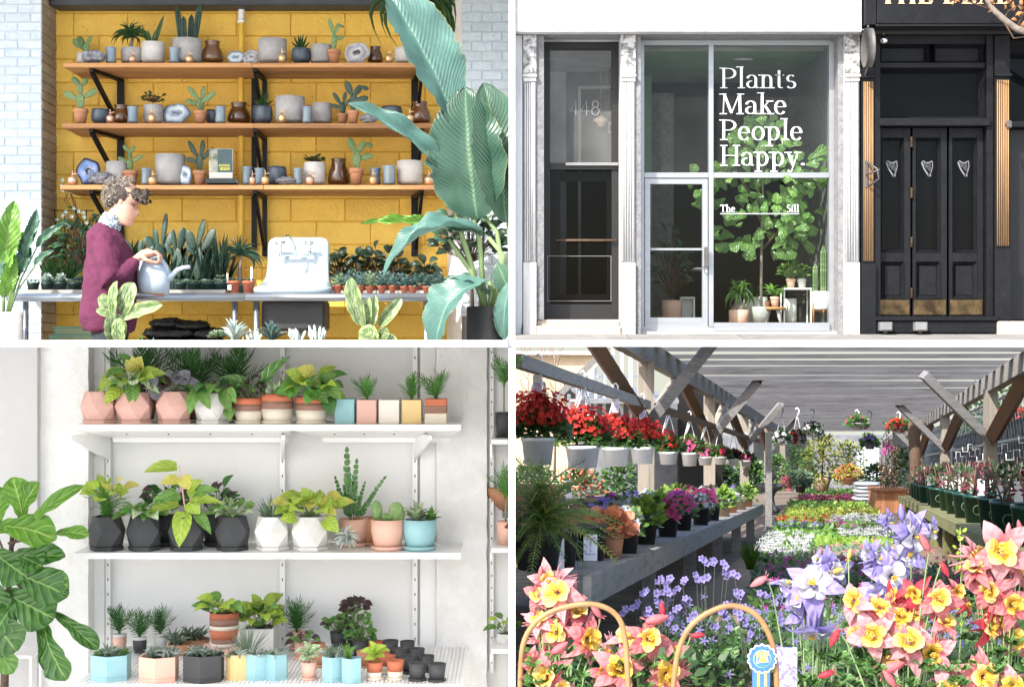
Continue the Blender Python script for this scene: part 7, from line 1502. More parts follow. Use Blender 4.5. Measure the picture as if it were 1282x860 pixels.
for y in PL[:4]:
    k = 19.5 / y
    gbeam('brace', G(-UB + .02, .56, y - .02), G(-UB + .92, VB + .13, y - .6), .13, .2, 'grey_timber_x', (0, 1, 0))
    gbeam('brace', G(-UB - .0, .6, y - .15), G(-UB - .06, VB - .1, y - 4.2), .14, .2, 'brown_timber', (0, 1, 0)); gbeam('brace', G(-UB - .02, .55, y + .2), G(-UB + .02, VB - .1, y + 3.6), .1, .18, 'grey_timber_z', (0, 1, 0))
for y in PR[:3]:
    gbeam('brace', G(UB - .02, .5, y - .05), G(UB - 1.14, VB + .13, y - .4), .14, .2, 'grey_timber_x', (0, 1, 0)); gbeam('brace', G(UB + .02, .55, y - .2), G(UB + .1, VB - .1, y - 4.6), .14, .2, 'brown_timber', (0, 1, 0))
for i in range(36):
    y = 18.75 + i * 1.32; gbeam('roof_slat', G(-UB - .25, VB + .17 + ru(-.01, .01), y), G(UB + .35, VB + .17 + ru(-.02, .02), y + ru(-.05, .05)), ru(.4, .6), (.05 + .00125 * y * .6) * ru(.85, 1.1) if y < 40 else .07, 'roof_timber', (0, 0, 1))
for i in range(0): gbeam('purlin', G(-1.6 + i * .85, VB + .23, 18.6), G(-1.6 + i * .85, VB + .23, 66), .08, .06, 'grey_timber')
gbeam('wire_post', G(-.62 + .2, VB + .1, 24), G(-.62 + .2, .9, 24), .02, .02, 'brown_timber', (0, 1, 0)) if False else None
rail_pts = [G(-2.36, .785, 11.5), G(-2.38, .78, 19.3)]
gbeam('hanging_rail', rail_pts[0], rail_pts[1], .07, .1, 'grey_timber'); gbeam('hanging_rail', G(-2.36, .78, 19.7), G(-2.36, .78, 44), .07, .09, 'brown_timber')
# benches
def bench(label, u0, u1, ya, yb, mat, fh=.11):
    r = bpy.data.objects.new('plant_bench', None); C.objects.link(r); r.location = G(u0, -.9, ya); tag(r, label, 'bench', 'timber plant benches'); o = r.location; n = 5
    for k in range(n):
        ua, ub = u0 + (u1 - u0) * k / n + .01, u0 + (u1 - u0) * (k + 1) / n - .01; ys = max(ya, (.06 - min(ua, ub)) / KX); mb = MB(); mb.beam(G((ua + ub) / 2, -.47, ys) - o, G((ua + ub) / 2, -.47, yb) - o, ub - ua, .035); mb.build('plank', MATS[mat], r, False)
    sg = 1 if u0 < u1 else -1
    for uu in (u0 - .02 * sg, u1): ys = max(ya, (.06 - uu) / KX); mb = MB(); mb.beam(G(uu, -.45 - fh / 2, ys) - o, G(uu, -.45 - fh / 2, yb) - o, .035, fh); mb.build('side_board', MATS[mat], r, False)
    y = ya + .3
    while y < yb:
        for uu in [q for q in (u0 + .08 * sg, u1 - .08 * sg) if KX * y + q > .08]: mb = MB(); mb.beam(G(uu, -.91, y) - o, G(uu, -.49, y) - o, .09, .09, (0, 1, 0)); mb.build('leg', MATS[mat], r, False)
        y += 2.6
    return r
bench('long grey plank bench of potted flowers under the hanging baskets', -1.11, -2.7, 6.75, 21, 'bench_timber', .125)
bench('mossy plank bench of green nursery pots by the wire fence', .97, 2.3, 8.2, 28, 'mossy_timber')
gp = MB(); vs = []
for i in range(20): y = 7 + i * 3; vs += [G(-1.06, -.884, y), G(-.55 + .1 * sin(i * .9), -.884, y)]
gp.add(vs, [(2 * i, 2 * i + 1, 2 * i + 3, 2 * i + 2) for i in range(19)]); structure(gp.build('path', MATS['path_gravel'], None))
# hanging baskets on the rail
def basket(t, w, h, mat='white_plastic', H=55, wire=False):
    r = w / 2; t.lathe('pot', [(0, 0), (r * .78, 0), (r * .94, h * .84), (r * 1.0, h * .85), (r * 1.02, h), (r * .92, h), (r * .9, h * .8), (0, h * .8)], MATS[mat], n=28)
    for sd in (-1, 1): t.tube('hanger_strap', [(sd * r * .96, h * .95, 0), (sd * r * .5, h + (H - h) * .55, 0), (0, H, 0)], .7 if not wire else .35, MATS['white_plastic'], 5)
    t.tube('hook', [(0, H - 1, 0), (2, H + 3, 0), (2.4, H + 7, 0), (0, H + 10, 0), (-2.4, H + 8, 0)], .9, MATS['white_plastic'], 6)
B = [(667, 547, 43, 581), (724, 557, 45, 585), (766, 559, 35, 583), (800, 559, 31, 580), (833, 565, 25, 581), (860, 566, 21, 583), (880, 571, 19, 582), (899, 571, 17, 581), (916, 574, 14, 583), (932, 576, 13, 584)]
for i, (px, pt, w, pb2) in enumerate(B):
    y = 4800 / (1058 - px); s = y / FP; v0 = (588 - pb2) * s; W = w * s * 100; Hh = (pb2 - pt) * s * 100
    nf = ['a crown of scarlet geraniums', 'scarlet geraniums and a yellow trailer', 'scarlet geraniums', 'scarlet geraniums with a stray bloom below', 'fading red flowers', 'green leaves and few pink flowers', 'pink flowers', 'red and pink flowers', 'dark foliage', 'pink flowers, farthest along'][i]
    t = GT_('hanging_basket', f'{ORD[i]} white hanging basket on the timber rail, holding {nf}', 'hanging basket', -2.36, v0, y, 'white baskets hung from the rail'); basket(t, W, Hh, H=(.79 - v0) * 100)
    dome(t, 480, (0, Hh * 1.2, 0), W * .95, Hh * 1.0, 5, 4.5, 'shrub_mid' if i != 8 else 'bed_maroon', W * .38)
    dome(t, 260, (0, Hh * 1.15, 0), W * .78, Hh * .6, 4.5, 4, 'shrub_dark', W * .36)
    if i < 4: blooms(t, 'blossoms', 420, (0, Hh * 1.5, 0), W * 1.1, Hh * 1.25, 2.6, 'petal_red', 5, W * .4, .5)
    elif i == 4: blooms(t, 'blossoms', 40, (0, Hh * 1.3, 0), W * .5, Hh * 1.3, 3, 'petal_red')
    elif i != 8: blooms(t, 'blossoms', 90, (0, Hh * 1.1, 0), W * .65, Hh * 1.0, 3.2, 'petal_pink', 5, W * .5, .8); blooms(t, 'blossoms', 40, (0, Hh * 1.1, 0), W * .6, Hh * 1.1, 3, 'petal_red') if i == 7 else None
    if i in (0, 2, 3): t.box('plant_tag', -4, 3, (.79 - v0) * 100 - 20, (.79 - v0) * 100 - 6, -3, -2.6, MATS['tag_white']); t.box('tag_picture', -3, 2, (.79 - v0) * 100 - 19, (.79 - v0) * 100 - 12, -3.15, -3.02, MATS['tag_print'])
    if i in (1, 4, 5, 6): t.tube('care_tag', [(2, (.79 - v0) * 100 - 4, -2), (-5, (.79 - v0) * 100 - 24, -3)], 1.6, MATS['tag_white'], 4)
# stock on the left bench
def pot_(t, w, h, mat='black_plastic'):
    r = w / 2; t.lathe('pot', [(0, 0), (r * .78, 0), (r * .96, h * .9), (r, h * .9), (r, h), (r * .9, h), (r * .88, h * .9), (0, h * .9)], MATS[mat], n=16)
k = 0
FL = [('petal_white', 'white'), ('petal_violet', 'violet'), ('petal_magenta', 'magenta'), ('petal_white', 'white'), ('petal_pink', 'pink'), ('bed_lime', 'lime-leaved')]
ZONE = ['by the orange heuchera', 'past the first tall post', 'at mid bench', 'near the far bench end']
for ri, (u, rw) in enumerate(((-1.2, 'aisle'), (-1.42, 'second'), (-1.68, 'third'), (-1.98, 'rear'))):
    y = 8.7 + ri * .25 if ri < 3 else 10.2
    cnt = 0
    while y < 20.6:
        f, cn = FL[(k * 5 + ri * 2 + (k // 3)) % 6]; k += 1
        if ri == 0 and y > 12.5: f, cn = (('bed_lime', 'lime-leaved'), ('petal_white', 'white'), ('shrub_mid', 'leafy green'))[cnt % 3]
        nm_ = f'{ORD[cnt]} pot from the orange heuchera in the {rw} row of the grey bench, {cn}' if cnt < 16 else f'last {cn} pot in the {rw} row of the grey bench'
        t = GT_('potted_flower', nm_, 'potted plant', u + ru(-.02, .02), -.452, y, 'potted flowers on the grey bench')
        pm = 'black_plastic' if not (ri == 0 and y > 15) else ('terracotta' if cnt % 2 else 'tan_pot'); pot_(t, 15, 14, pm)
        dome(t, 80, (0, 12, 0), 10, 12, 5, 3.5, 'shrub_mid' if cn != 'violet' else 'shrub_dark')
        if cn not in ('lime-leaved', 'leafy green'): blooms(t, 'blossoms', 46, (0, 13, 0), 10.5, 12, 2.6, f, 5, None, .8)
        elif cn == 'lime-leaved': dome(t, 90, (0, 12, 0), 11, 15, 6, 4, f)
        cnt += 1; y += .75 + y * .035
for i, (px, pb2, lab, col) in enumerate(((880, 603, 'mound of bright pink flowers above the grey bench pots', 'petal_pink'), (850, 640, 'black pot of bright mauve-pink flowers at the aisle edge', 'petal_magenta'))):
    y = gy(pb2 + 18, -.45) if i else 14; t = GT_('potted_flower', lab, 'potted plant', gu(px, y), -.452, y, 'potted flowers on the grey bench'); pot_(t, 16, 14); dome(t, 90, (0, 13, 0), 13, 12, 5, 4, 'shrub_mid'); blooms(t, 'blossoms', 110, (0, 16, 0), 14, 12, 2.6, col, 5, None, .8)
t = GT_('potted_heuchera', 'orange-leaved heuchera in a terracotta pot at the bench edge', 'potted plant', -1.2, -.452, 8.25, 'potted plants on the grey bench'); P_terra(t, 13, 14.5, 'terracotta'); dome(t, 220, (-2, 14, 0), 13, 9, 5, 5.5, 'heuchera'); dome(t, 120, (-14, 13, 3), 9, 9, 5, 5, 'petal_orange')
t = GT_('potted_heuchera', 'dark red leaved heuchera in a black pot behind the fern', 'potted plant', -1.5, -.452, 7.9, 'potted plants on the grey bench'); pot_(t, 22, 18); dome(t, 220, (0, 17, 0), 15, 10, 5, 5, 'bed_maroon'); dome(t, 100, (0, 19, -2), 14, 10, 5, 5, 'heuchera')
for j, (u, y) in enumerate(((-1.33, 7.35), (-1.28, 8.0))):
    t = GT_('nursery_pot', ['wide black nursery pot with a price tag under the trailing fern', 'black nursery pot with a price tag beside the terracotta pot'][j], 'pot', u, -.452, y, 'potted plants on the grey bench'); pot_(t, 22 - j * 4, 18); t.lathe('soil', [(9, 16.5), (0, 17)], MATS['soil']); t.box('price_tag', -3.4, 3.4, 1, 15 - j, -11.6 + j * 2, -11.2 + j * 2, MATS['tag_white']); t.box('tag_print', -2.4, 2.4, 4, 4.6, -11.75 + j * 2, -11.62 + j * 2, MATS['tag_print']); t.box('tag_print', -.4, .4, 5.2, 11, -11.75 + j * 2, -11.62 + j * 2, MATS['tag_print']); t.box('tag_print', -2.4, 2.4, 11.6, 12.2, -11.75 + j * 2, -11.62 + j * 2, MATS['tag_print'])
# asparagus fern and terracotta bowl
t = GT_('asparagus_fern', 'big feathery golden-green fern spilling over the near end of the bench', 'fern', gu(676, 7.3), -.452, 7.3); pot_(t, 26, 18)
for i in range(120):
    a = 2.399 * i; e = radians(ru(-10, 75)); L = ru(22, 42); t.frond('asparagus', (0, 18, 0), (max(cos(a) * cos(e) * L * .95, -11), 20 + sin(e) * L * .85 - (20 if i % 3 == 0 else 0), sin(a) * cos(e) * L - 4), L * 1.1, MATS['fern_gold' if i % 5 < 3 else 'shrub_mid'], (-cos(a) * .3, -.6, .8), ru(.1, .35), i % 3)
t = GT_('terracotta_bowl', 'wide shallow terracotta bowl above the fern', 'bowl', gu(652, 8.6), -.21, 8.6); t.lathe('bowl', [(0, 0), (12, 0), (19, 8), (20, 12), (18, 12), (15, 6), (0, 5)], MATS['terracotta'], n=30)
t.lathe('soil', [(17, 9), (0, 9.5)], MATS['soil'])
t = GT_('bowl_stand', 'short timber post stand under the terracotta bowl', 'stand', gu(652, 8.6), -.452, 8.6); t.box('top', -10, 10, 20.5, 24, -10, 10, MATS['bench_timber']); t.box('post', -5, 5, 0, 20.4, -5, 5, MATS['bench_timber'])
for i, (px, py, w, h) in enumerate(((712, 616, 8, 28),)):
    y = 8.4; t = GT_('plant_label', 'tall white picture label stuck in the fern', 'plant label', gu(px, y), (588 - 632) * y / FP, y); t.box('card', -1.6, 1.6, 0, 13, -.2, 0, MATS['tag_white']); t.box('picture', -1.2, 1.2, 6.5, 12, -.3, -.22, MATS['shrub_dark']); t.box('print', -1.1, 1, 2, 2.5, -.3, -.22, MATS['tag_print']); t.tube('stake', [(0, 0, 0), (.4, -14, 0)], .4, MATS['tag_white'], 4)
# right bench stock
for i in range(26):
    row = i % 2; y = 9.6 + i * .68 ; u = 1.14 + row * .3 + ru(-.03, .03)
    t = GT_('nursery_pot', f'{ORD[i // 2]} {"dark" if i != 21 else "lime"} green nursery pot along the {["aisle edge", "inner row"][row]} of the mossy bench', 'potted plant', u, -.452, y, 'nursery pots on the mossy bench'); w = 26 if i < 20 else 20
    pot_(t, w, 24, 'nursery_green' if i != 21 else 'lime_pot'); mb = MB()
    if row == 0 and i < 14: t.lathe('logo', [(0, 0)], MATS['tag_white']) if False else None
    for q in range(9):
        a = ru(0, 6.28); x = ru(-6, 6); L = ru(14, 34); mb.tube([t.v(x, 22, ru(-5, 5)), t.v(x + cos(a) * 5, 22 + L * .5, sin(a) * 4), t.v(x + cos(a) * 9, 22 + L, sin(a) * 8)], [.9 * t.s, .7 * t.s, .4 * t.s], 4)
    t.part('stems', mb, MATS['dry_stem']); dome(t, 60, (0, 30, 0), 12, 20, 4.5, 3, 'shrub_dark' if i % 3 else 'bed_maroon'); 
    t.box('plant_tag', -3 + (i % 3) * 2, 3 + (i % 3) * 2, 24, 34 + (i % 4) * 2, -9, -8.6, MATS['tag_white'])
    if row == 0 and i < 16:
        mb = MB(); c = t.v(-4, 12, -12.6); mb.tube([c + Vector((cos(a) * 4 * t.s, 0, sin(a) * 4 * t.s)) for a in [j * pi / 6 for j in range(13)]], .5 * t.s, 4, False); t.part('ring_mark', mb, MATS['bed_grey'])
t = GT_('potted_flower', 'orange-pink blossom on a budding shrub among the green pots', 'potted plant', 1.36, -.452, 11.6, 'nursery pots on the mossy bench'); pot_(t, 20, 18, 'nursery_green'); dome(t, 60, (0, 24, 0), 9, 18, 5, 3, 'shrub_dark'); blooms(t, 'blossoms', 14, (0, 40, -3), 5, 4, 4, 'petal_coral', 6)
# wire fence with dark cloth
fe = GT_('wire_fence', 'tall wire mesh fence backed with dark shade cloth beyond the green pots', 'fence', 3.0, -.9, 24); o = fe.r.location
mb = MB(); mb.quad(G(3.2, -.9, 14) - o, G(3.2, -.9, 60) - o, G(3.2, .95, 60) - o, G(3.2, .95, 14) - o); mb.build('shade_cloth', MATS['dark_cloth'], fe.r)
M('galv_wire', (.4, .43, .45), .4, (.33, .36, .38), 10, metal=.6)
mb = MB()
for i in range(90):
    y0 = 14 + i * .5
    for sg in (1, -1):
        a, c = G(3.0, -.9, y0), G(3.0, 1.35, y0 + sg * 2.6)
        if c.y > 12: mb.tube([a - o, c - o], .006, 3, False)
w_ = mb.build('wire_mesh', MATS['galv_wire'], fe.r); w_['kind'] = 'stuff'
for y in (17, 25, 33, 44): mb = MB(); mb.tube([G(2.95, -.9, y) - o, G(2.95, 1.4, y) - o], .045, 8); mb.build('post', MATS['galv_wire'], fe.r)
for v in (1.36, .52): mb = MB(); mb.tube([G(2.94, v, 14) - o, G(2.94, v, 58) - o], .03, 6); mb.build('rail', MATS['galv_wire'], fe.r)
for i in range(12):
    y = 20 + i * 1.9; t = GT_('wire_hook', f'{ORD[i]} bent white wire hook along the wire fence', 'hook', 2.75, .2 + .12 * (i % 3), y, 'white wire hooks on the fence'); t.tube('wire', [(-16, 6, 0), (-16, -4, 0), (-4, -4, 0), (-4, 12, 0), (6, 12, 0), (6, 0, 0), (20, 0, 0)], .9, MATS['white_plastic'], 5)
# flower beds: bands of bedding plants across the middle
BEDS = [(613.5, 622, 1003, 1088, 'green_lawn', None, 'row of fine green bedding in front of the sacks'), (622, 630, 1000, 1090, 'bed_maroon', 'petal_magenta', 'row of maroon bedding'), (630, 640, 988, 1044, 'green_lawn', None, 'light green bedding patch beside the path'), (632, 641, 1044, 1090, 'bed_lime', None, 'lime bedding patch beside the wooden planter'), (640, 650, 985, 1040, 'bed_lime', 'bed_yellow', 'yellow-green bedding row'), (641, 652, 1040, 1100, 'bed_yellow', None, 'yellow bedding row'),
        (650, 658, 976, 1042, 'petal_orange', 'bed_lime', 'rust and lime bedding row'), (651, 660, 1042, 1112, 'bed_grey', 'petal_white', 'white flowered bedding row'), (658, 668, 968, 1040, 'green_lawn', 'petal_violet', 'green bedding with blue flowers'), (660, 668, 1040, 1118, 'green_lawn', 'petal_magenta', 'green bedding with magenta flowers'), (668, 678, 1052, 1120, 'bed_grey', 'petal_white', 'second white flowered bedding row'), (668, 680, 966, 1054, 'green_lawn', None, 'green bedding row'), (674, 690, 956, 1020, 'shrub_mid', 'petal_white', 'white phlox mound'), (679, 690, 1020, 1122, 'bed_lime', None, 'lime bedding front row'), (688, 706, 945, 1010, 'shrub_mid', 'petal_white', 'near white flowers over green leaves'), (690, 706, 1010, 1126, 'bed_grey', 'petal_blush', 'grey-leaved bedding with pale flowers'), (704, 726, 960, 1130, 'shrub_mid', 'petal_magenta', 'leafy near bedding with magenta flowers')]
for (pa, pb2, xa, xb, lf, fl2, lab) in BEDS:
    yA_, yB_ = gy(pb2, -.84), gy(pa, -.84); o = bpy.data.objects.new('x', None); mb = MB(); fb = MB(); n = 1500
    for i in range(n):
        py = pb2 + (pa - pb2) * rnd(); y = gy(py, -.84); u = gu(ru(xa, xb), y); h = .1 * rnd() * (1 + .3 * noise.noise((u * 3, y, 0))); p = G(u, -.89 + h, y); L = .05 + .0011 * y
        strip(mb, p, (ru(-1, 1), ru(-1, 1), ru(.2, 1.2)), (ru(-.3, .3), -.5, .8), L * ru(.7, 1.3), L * .6, .3, 2, 'round')
        if fl2 and i % (8 if fl2 in ('petal_white', 'bed_lime', 'bed_yellow') else 30) == 0:
            q = p + Vector((0, 0, .05 + .03 * rnd())); L2 = .022 + .0007 * y
            for a in range(4): strip(fb, q, (cos(a * 1.57), ru(-.3, .3), sin(a * 1.57)), (0, -.8, .5), L2, L2 * .9, 0, 1, 'round')
    bo = mb.build('bedding_plants', MATS[lf]); tag(bo, lab, None, None, 'stuff')
    if fl2: q = fb.build('blossoms', MATS[fl2], bo); q['kind'] = 'stuff'
bpy.data.objects.remove(bpy.data.objects['x']) if 'x' in bpy.data.objects else None
for o_ in [o_ for o_ in bpy.data.objects if o_.name.startswith('x.') or o_.name == 'x']: bpy.data.objects.remove(o_)
# far end: shrubs, pots, sacks, planter
def shrub(name, label, cat, px, pt, pb2, w, y, mats, pot=None, leaf=9, grp='shrubs at the far end of the beds', n=520, upright=False):
    s = y / FP; t = GT_(name, label, cat, gu(px, y), (588 - pb2) * s, y, grp, s); H = pb2 - pt; h0 = 0
    if pot: P_terra(t, pot[0], pot[1], pot[2]); h0 = pot[1] * .9
    t.tube('stem', [(0, h0, 0), (1, h0 + H * .3, 0), (0, h0 + H * .6, 0)], [1.2, .9, .5], MATS['bark'], 5)
    for i, m in enumerate(mats): dome(t, n // len(mats), (0, h0 + (H - h0) * .35, 0), w / 2, (H - h0) * .66, leaf * .6, leaf * .3 if upright else leaf * .45, m, w / 3, 'pointed' if upright else 'round', -.9, 'foliage')
    return t
shrub('bamboo', 'tall golden bamboo in a tan pot at the far end', 'bamboo', 1029, 545, 614, 52, 52, ['shrub_gold', 'shrub_gold', 'shrub_mid'], (23, 17, 'tan_pot'), 9, upright=True, n=800)
shrub('conifer', 'dark narrow conifer beside the golden bamboo', 'shrub', 996, 556, 606, 26, 56, ['shrub_dark', 'shrub_mid'], None, 7, upright=True)
shrub('shrub', 'bright green feathery shrub between conifer and bamboo', 'shrub', 1010, 562, 604, 30, 54, ['green_lawn', 'shrub_mid'], None, 7, upright=True)
shrub('shrub', 'yellow-green shrub with airy top behind the sacks', 'shrub', 1062, 552, 600, 44, 58, ['shrub_gold', 'shrub_mid'], None, 6)
shrub('shrub', 'low yellow flowering mound in a terracotta pan', 'shrub', 1062, 582, 606, 34, 50, ['heuchera', 'bed_yellow'], (22, 9, 'terracotta'), 6)
shrub('shrub', 'dark leafy shrub left of the far beds behind the urn', 'shrub', 972, 570, 606, 36, 58, ['shrub_dark', 'shrub_mid'], None, 7)
shrub('shrub', 'silver-leaved plant in a dark pot near the far urn', 'shrub', 1002, 590, 616, 30, 46, ['bed_grey'], (16, 12, 'black_plastic'), 7)
shrub('shrub', 'pink flowering pot beside the far urn', 'shrub', 984, 598, 612, 18, 46, ['petal_pink', 'shrub_mid'], None, 6, n=200)
shrub('shrub', 'dark shrub in front of the trunk and planter', 'shrub', 1126, 560, 622, 40, 44, ['shrub_dark', 'shrub_mid'], None, 7)
shrub('shrub', 'dark green shrubs under the trellis stalks', 'shrub', 1098, 582, 606, 40, 56, ['shrub_dark'], None, 7)
t = GT_('wooden_planter', 'square reddish timber planter with climbing canes', 'planter', gu(1112, 34), (588 - 640) * 34 / FP, 34, None, 34 / FP)
for q in range(7): t.box('plank', -19 + q * 5.4, -13.8 + q * 5.4, 0, 27, -19, -17, MATS['planter_timber'])
for q in range(7): t.box('plank', 18.2, 20, 0, 27, -17 + q * 5.4, -11.8 + q * 5.4, MATS['planter_timber']); t.box('plank', -20, -19.2, 0, 27, -17 + q * 5.4, -11.8 + q * 5.4, MATS['planter_timber'])
t.box('rim', -21, 21, 27, 29.5, -21, 22, MATS['planter_timber'])
t = GT_('trellis_vine', 'brown bare vine on tall canes rising from the wooden planter', 'vine', gu(1113, 34), (588 - 612) * 34 / FP, 34, None, 34 / FP)
for q in range(9): x = -10 + q * 2.5; t.tube('cane', [(x, -2, ru(-5, 5)), (x * .9, 40, ru(-4, 4)), (x * .8 + ru(-2, 2), ru(56, 74), 0)], .6, MATS['dry_stem'], 4)
dome(t, 260, (0, 34, 0), 13, 40, 4, 2.4, 'dry_stem', 8, 'pointed', -1); blooms(t, 'blossoms', 24, (-2, 44, 0), 8, 12, 3, 'petal_magenta')
for i in range(8):
    py = 640 - i * 4.6; t = GT_('soil_sack', f'{"lowest" if i == 0 else "topmost" if i == 7 else ORD[i] + " from the ground"} pale grey soil sack in the pile by the planter', 'sack', gu(1086 + (-1.5 if i % 2 else 1.5), 40), (588 - py) * 40 / FP, 40, 'sacks piled by the planter', 40 / FP)
    bm = bmesh.new(); bmesh.ops.create_icosphere(bm, subdivisions=3, radius=1)
    for v in bm.verts: c = v.co; e = lambda q: abs(q) ** .6 * (1 if q > 0 else -1); v.co = Vector((e(c.x) * (19 - i * .4), e(c.y) * 14, (c.z + 1) * 2.6 + .7 * noise.noise(c * 2 + Vector((i, 0, 0))))) * t.s
    me = bpy.data.meshes.new('sack'); bm.to_mesh(me); bm.free(); me.materials.append(MATS['sack_plastic']); me.polygons.foreach_set('use_smooth', [True] * len(me.polygons)); new('sack', me, t.r)
for i, (px, pt, w, lab, cols) in enumerate(((978, 545, 22, 'white-flowered hanging basket, outermost under the far roof', ('petal_white',)), (998, 545, 20, 'red and white hanging basket behind the outermost one', ('petal_red', 'petal_white')), (1017, 535, 26, 'white trailing hanging basket on a long hanger', ('petal_white',)), (1073, 526, 28, 'leafy green hanging basket with pink flowers', ('petal_pink',)), (1089, 550, 22, 'small violet hanging basket in a grey pot', ('petal_violet',)), (1125, 530, 32, 'red geranium hanging basket in a white pot by the trunk', ('petal_red',)))):
    y = 40 + i * .7; s = y / FP; t = GT_('hanging_basket', lab, 'hanging basket', gu(px, y), (588 - pt - 12) * s, y, 'hanging baskets under the far roof', s); vr = (1.58 * FP / y) - (588 - pt - 12)
    basket(t, w * .6, 9, 'white_plastic' if i != 4 else 'shed_grey', H=vr - 10, wire=True); dome(t, 260, (0, 8, 0), w / 2, 9, 5, 3.5, 'shrub_mid' if i > 2 else 'shrub_dark', None, 'round', -.5)
    for c in cols: blooms(t, 'blossoms', 70 if i != 3 else 16, (0, 8, 0), w / 2, 10, 2.6, c, 4, None, .85, False)
t = GT_('stone_urn', 'dark grey stone fountain urn at the end of the grey bench', 'urn', gu(964, 32), (588 - 641) * 32 / FP, 32, None, 32 / FP); t.lathe('base', [(0, 0), (13, 0), (13, 5), (7, 8), (5, 18), (7, 24)], MATS['statue_stone'], n=20); t.lathe('basin', [(6, 24), (15, 30), (17, 35), (14, 35), (4, 33), (4, 40), (8, 44), (5, 48), (2, 54), (0, 55)], MATS['statue_stone'], n=24)
t = GT_('tree_trunk', 'rough bare tree trunk standing at the far end of the fence', 'tree', gu(1145, 42), (588 - 640) * 42 / FP, 42, None, 42 / FP); t.tube('trunk', [(0, 0, 0), (1, 50, 0), (-1, 112, 0)], [8, 7, 7.5], MATS['bark'], 10); t.tube('limb', [(0, 90, 0), (12, 112, 0)], [4, 3], MATS['bark'], 6)
# beyond the pergola: houses, sheds, trees
bd = GT_('beige_house', 'beige rendered house beyond the bare saplings', 'building', gu(690, 70), -.9, 70)
def gbox(r, name, pxa, pxb, pt, pb2, y, y2, mat):
    a, c = P(pxa, pb2, y) - r.location, P(pxb, pt, y) - r.location; mb = MB(); mb.box(a.x, c.x, a.y, c.y + (y2 - y), a.z, c.z); return mb.build(name, MATS[mat], r, False)
gbox(bd.r, 'wall', 646, 745, 443, 640, 70, 78, 'beige_wall'); gbox(bd.r, 'parapet', 645, 746, 441, 444, 69.6, 78.4, 'white_paint')
for px in (668, 706): gbox(bd.r, 'window', px, px + 14, 478, 500, 69.9, 70.2, 'frame_dark'); gbox(bd.r, 'sill', px - 1, px + 15, 500.2, 502.5, 69.6, 70.2, 'white_paint')
sh = GT_('garden_shed', 'grey lean-to shed with white studs and a sloping roof edge', 'shed', gu(745, 30), -.9, 34); r = sh.r
gbox(r, 'wall', 735, 860, 505, 640, 34, 38, 'shed_grey'); gbox(r, 'dark_opening', 850, 905, 485, 620, 33, 33.3, 'frame_dark')
for i in range(10): gbox(r, 'stud', 700 + i * 11, 703.5 + i * 11, max(452 - i * 3, 520 - (i + 1) * 13) , 545, 31, 31.2, 'white_plastic')
mb = MB(); mb.beam(P(684, 510, 30.8) - r.location, P(762, 434, 30.8) - r.location, .12, .16, (0, 1, 0)); mb.build('roof_edge', MATS['bench_timber'], r, False)
for pyy in (470, 492): gbox(r, 'rail', 728, 815, pyy, pyy + 2.5, 31.3, 31.4, 'white_plastic')
gbox(r, 'roof_sheet', 735, 850, 500, 505, 30, 38.2, 'shed_grey')
w2 = GT_('boundary_wall', 'low pale wall and gate closing the far end behind the shrubs', 'wall', .2, -.9, 72); gbox(w2.r, 'wall', 900, 1180, 545, 612, 72, 72.5, 'shed_grey'); gbox(w2.r, 'dark_panel', 945, 1010, 548, 612, 71.5, 71.9, 'dark_cloth'); gbox(w2.r, 'dark_panel', 1120, 1200, 535, 612, 71, 71.4, 'dark_cloth')
for i in range(7): gbox(w2.r, 'picket', 1074 + i * 4, 1076.5 + i * 4, 560, 600, 70, 70.2, 'white_plastic')
M('twig_bark', (.3, .22, .17), .9)
for i, (px, h) in enumerate(((660, 170), (678, 190), (694, 165))):
    t = GT_('bare_sapling', f'leafless sapling {["outermost", "middle and tallest", "third, nearest the shed"][i]} in front of the beige house', 'tree', gu(px, 40), (588 - 600) * 40 / FP, 40, 'bare saplings', 40 / FP); R = random.Random(i); mb = MB()
    t.tube('trunk', [(0, 0, 0), (2, h * .5, 0), (0, h, 0)], [1.8, 1.2, .4], MATS['twig_bark'], 6)
    for q in range(26): z = R.uniform(.25, .95) * h; a = R.choice((-1, 1)) * R.uniform(.3, 1); mb.tube([t.v(0, z, 0), t.v(a * 9, z + 12, R.uniform(-3, 3)), t.v(a * 16, z + 30 * R.uniform(.6, 1.2), R.uniform(-5, 5))], [.6 * t.s, .4 * t.s, .2 * t.s], 3, False)
    t.part('twigs', mb, MATS['twig_bark'])['kind'] = 'stuff'
for i, (px, pt, pb2, w, y, ms) in enumerate(((668, 578, 640, 70, 24, ['shrub_dark', 'shrub_mid']), (728, 585, 640, 70, 25, ['shrub_dark', 'shrub_dark', 'heuchera']), (776, 580, 640, 60, 26, ['shrub_mid', 'shrub_dark']), (870, 580, 616, 46, 40, ['shrub_mid', 'shrub_dark']), (905, 582, 612, 36, 44, ['shrub_dark']), (940, 575, 612, 40, 60, ['shrub_dark', 'shrub_mid']), (1240, 470, 560, 70, 60, ['shrub_dark']), (1210, 520, 590, 60, 62, ['shrub_mid', 'shrub_dark']), (1265, 508, 540, 40, 42, ['shrub_dark', 'petal_red']))):
    shrub('shrub', ['dark shrub under the first hanging basket', 'twiggy reddish shrub under the second basket', 'green shrub behind the tall near post', 'round leafy shrub seen under the middle baskets', 'dark shrub near the end of the rail', 'dark shrub behind the far bench end', 'tall dark shrub over the wire fence', 'mid green shrub behind the fence mesh', 'shrub with red flowers on top of the fence'][i], 'shrub', px, pt, pb2, w, y, ms, None, 10, 'shrubs behind the pergola', 700)
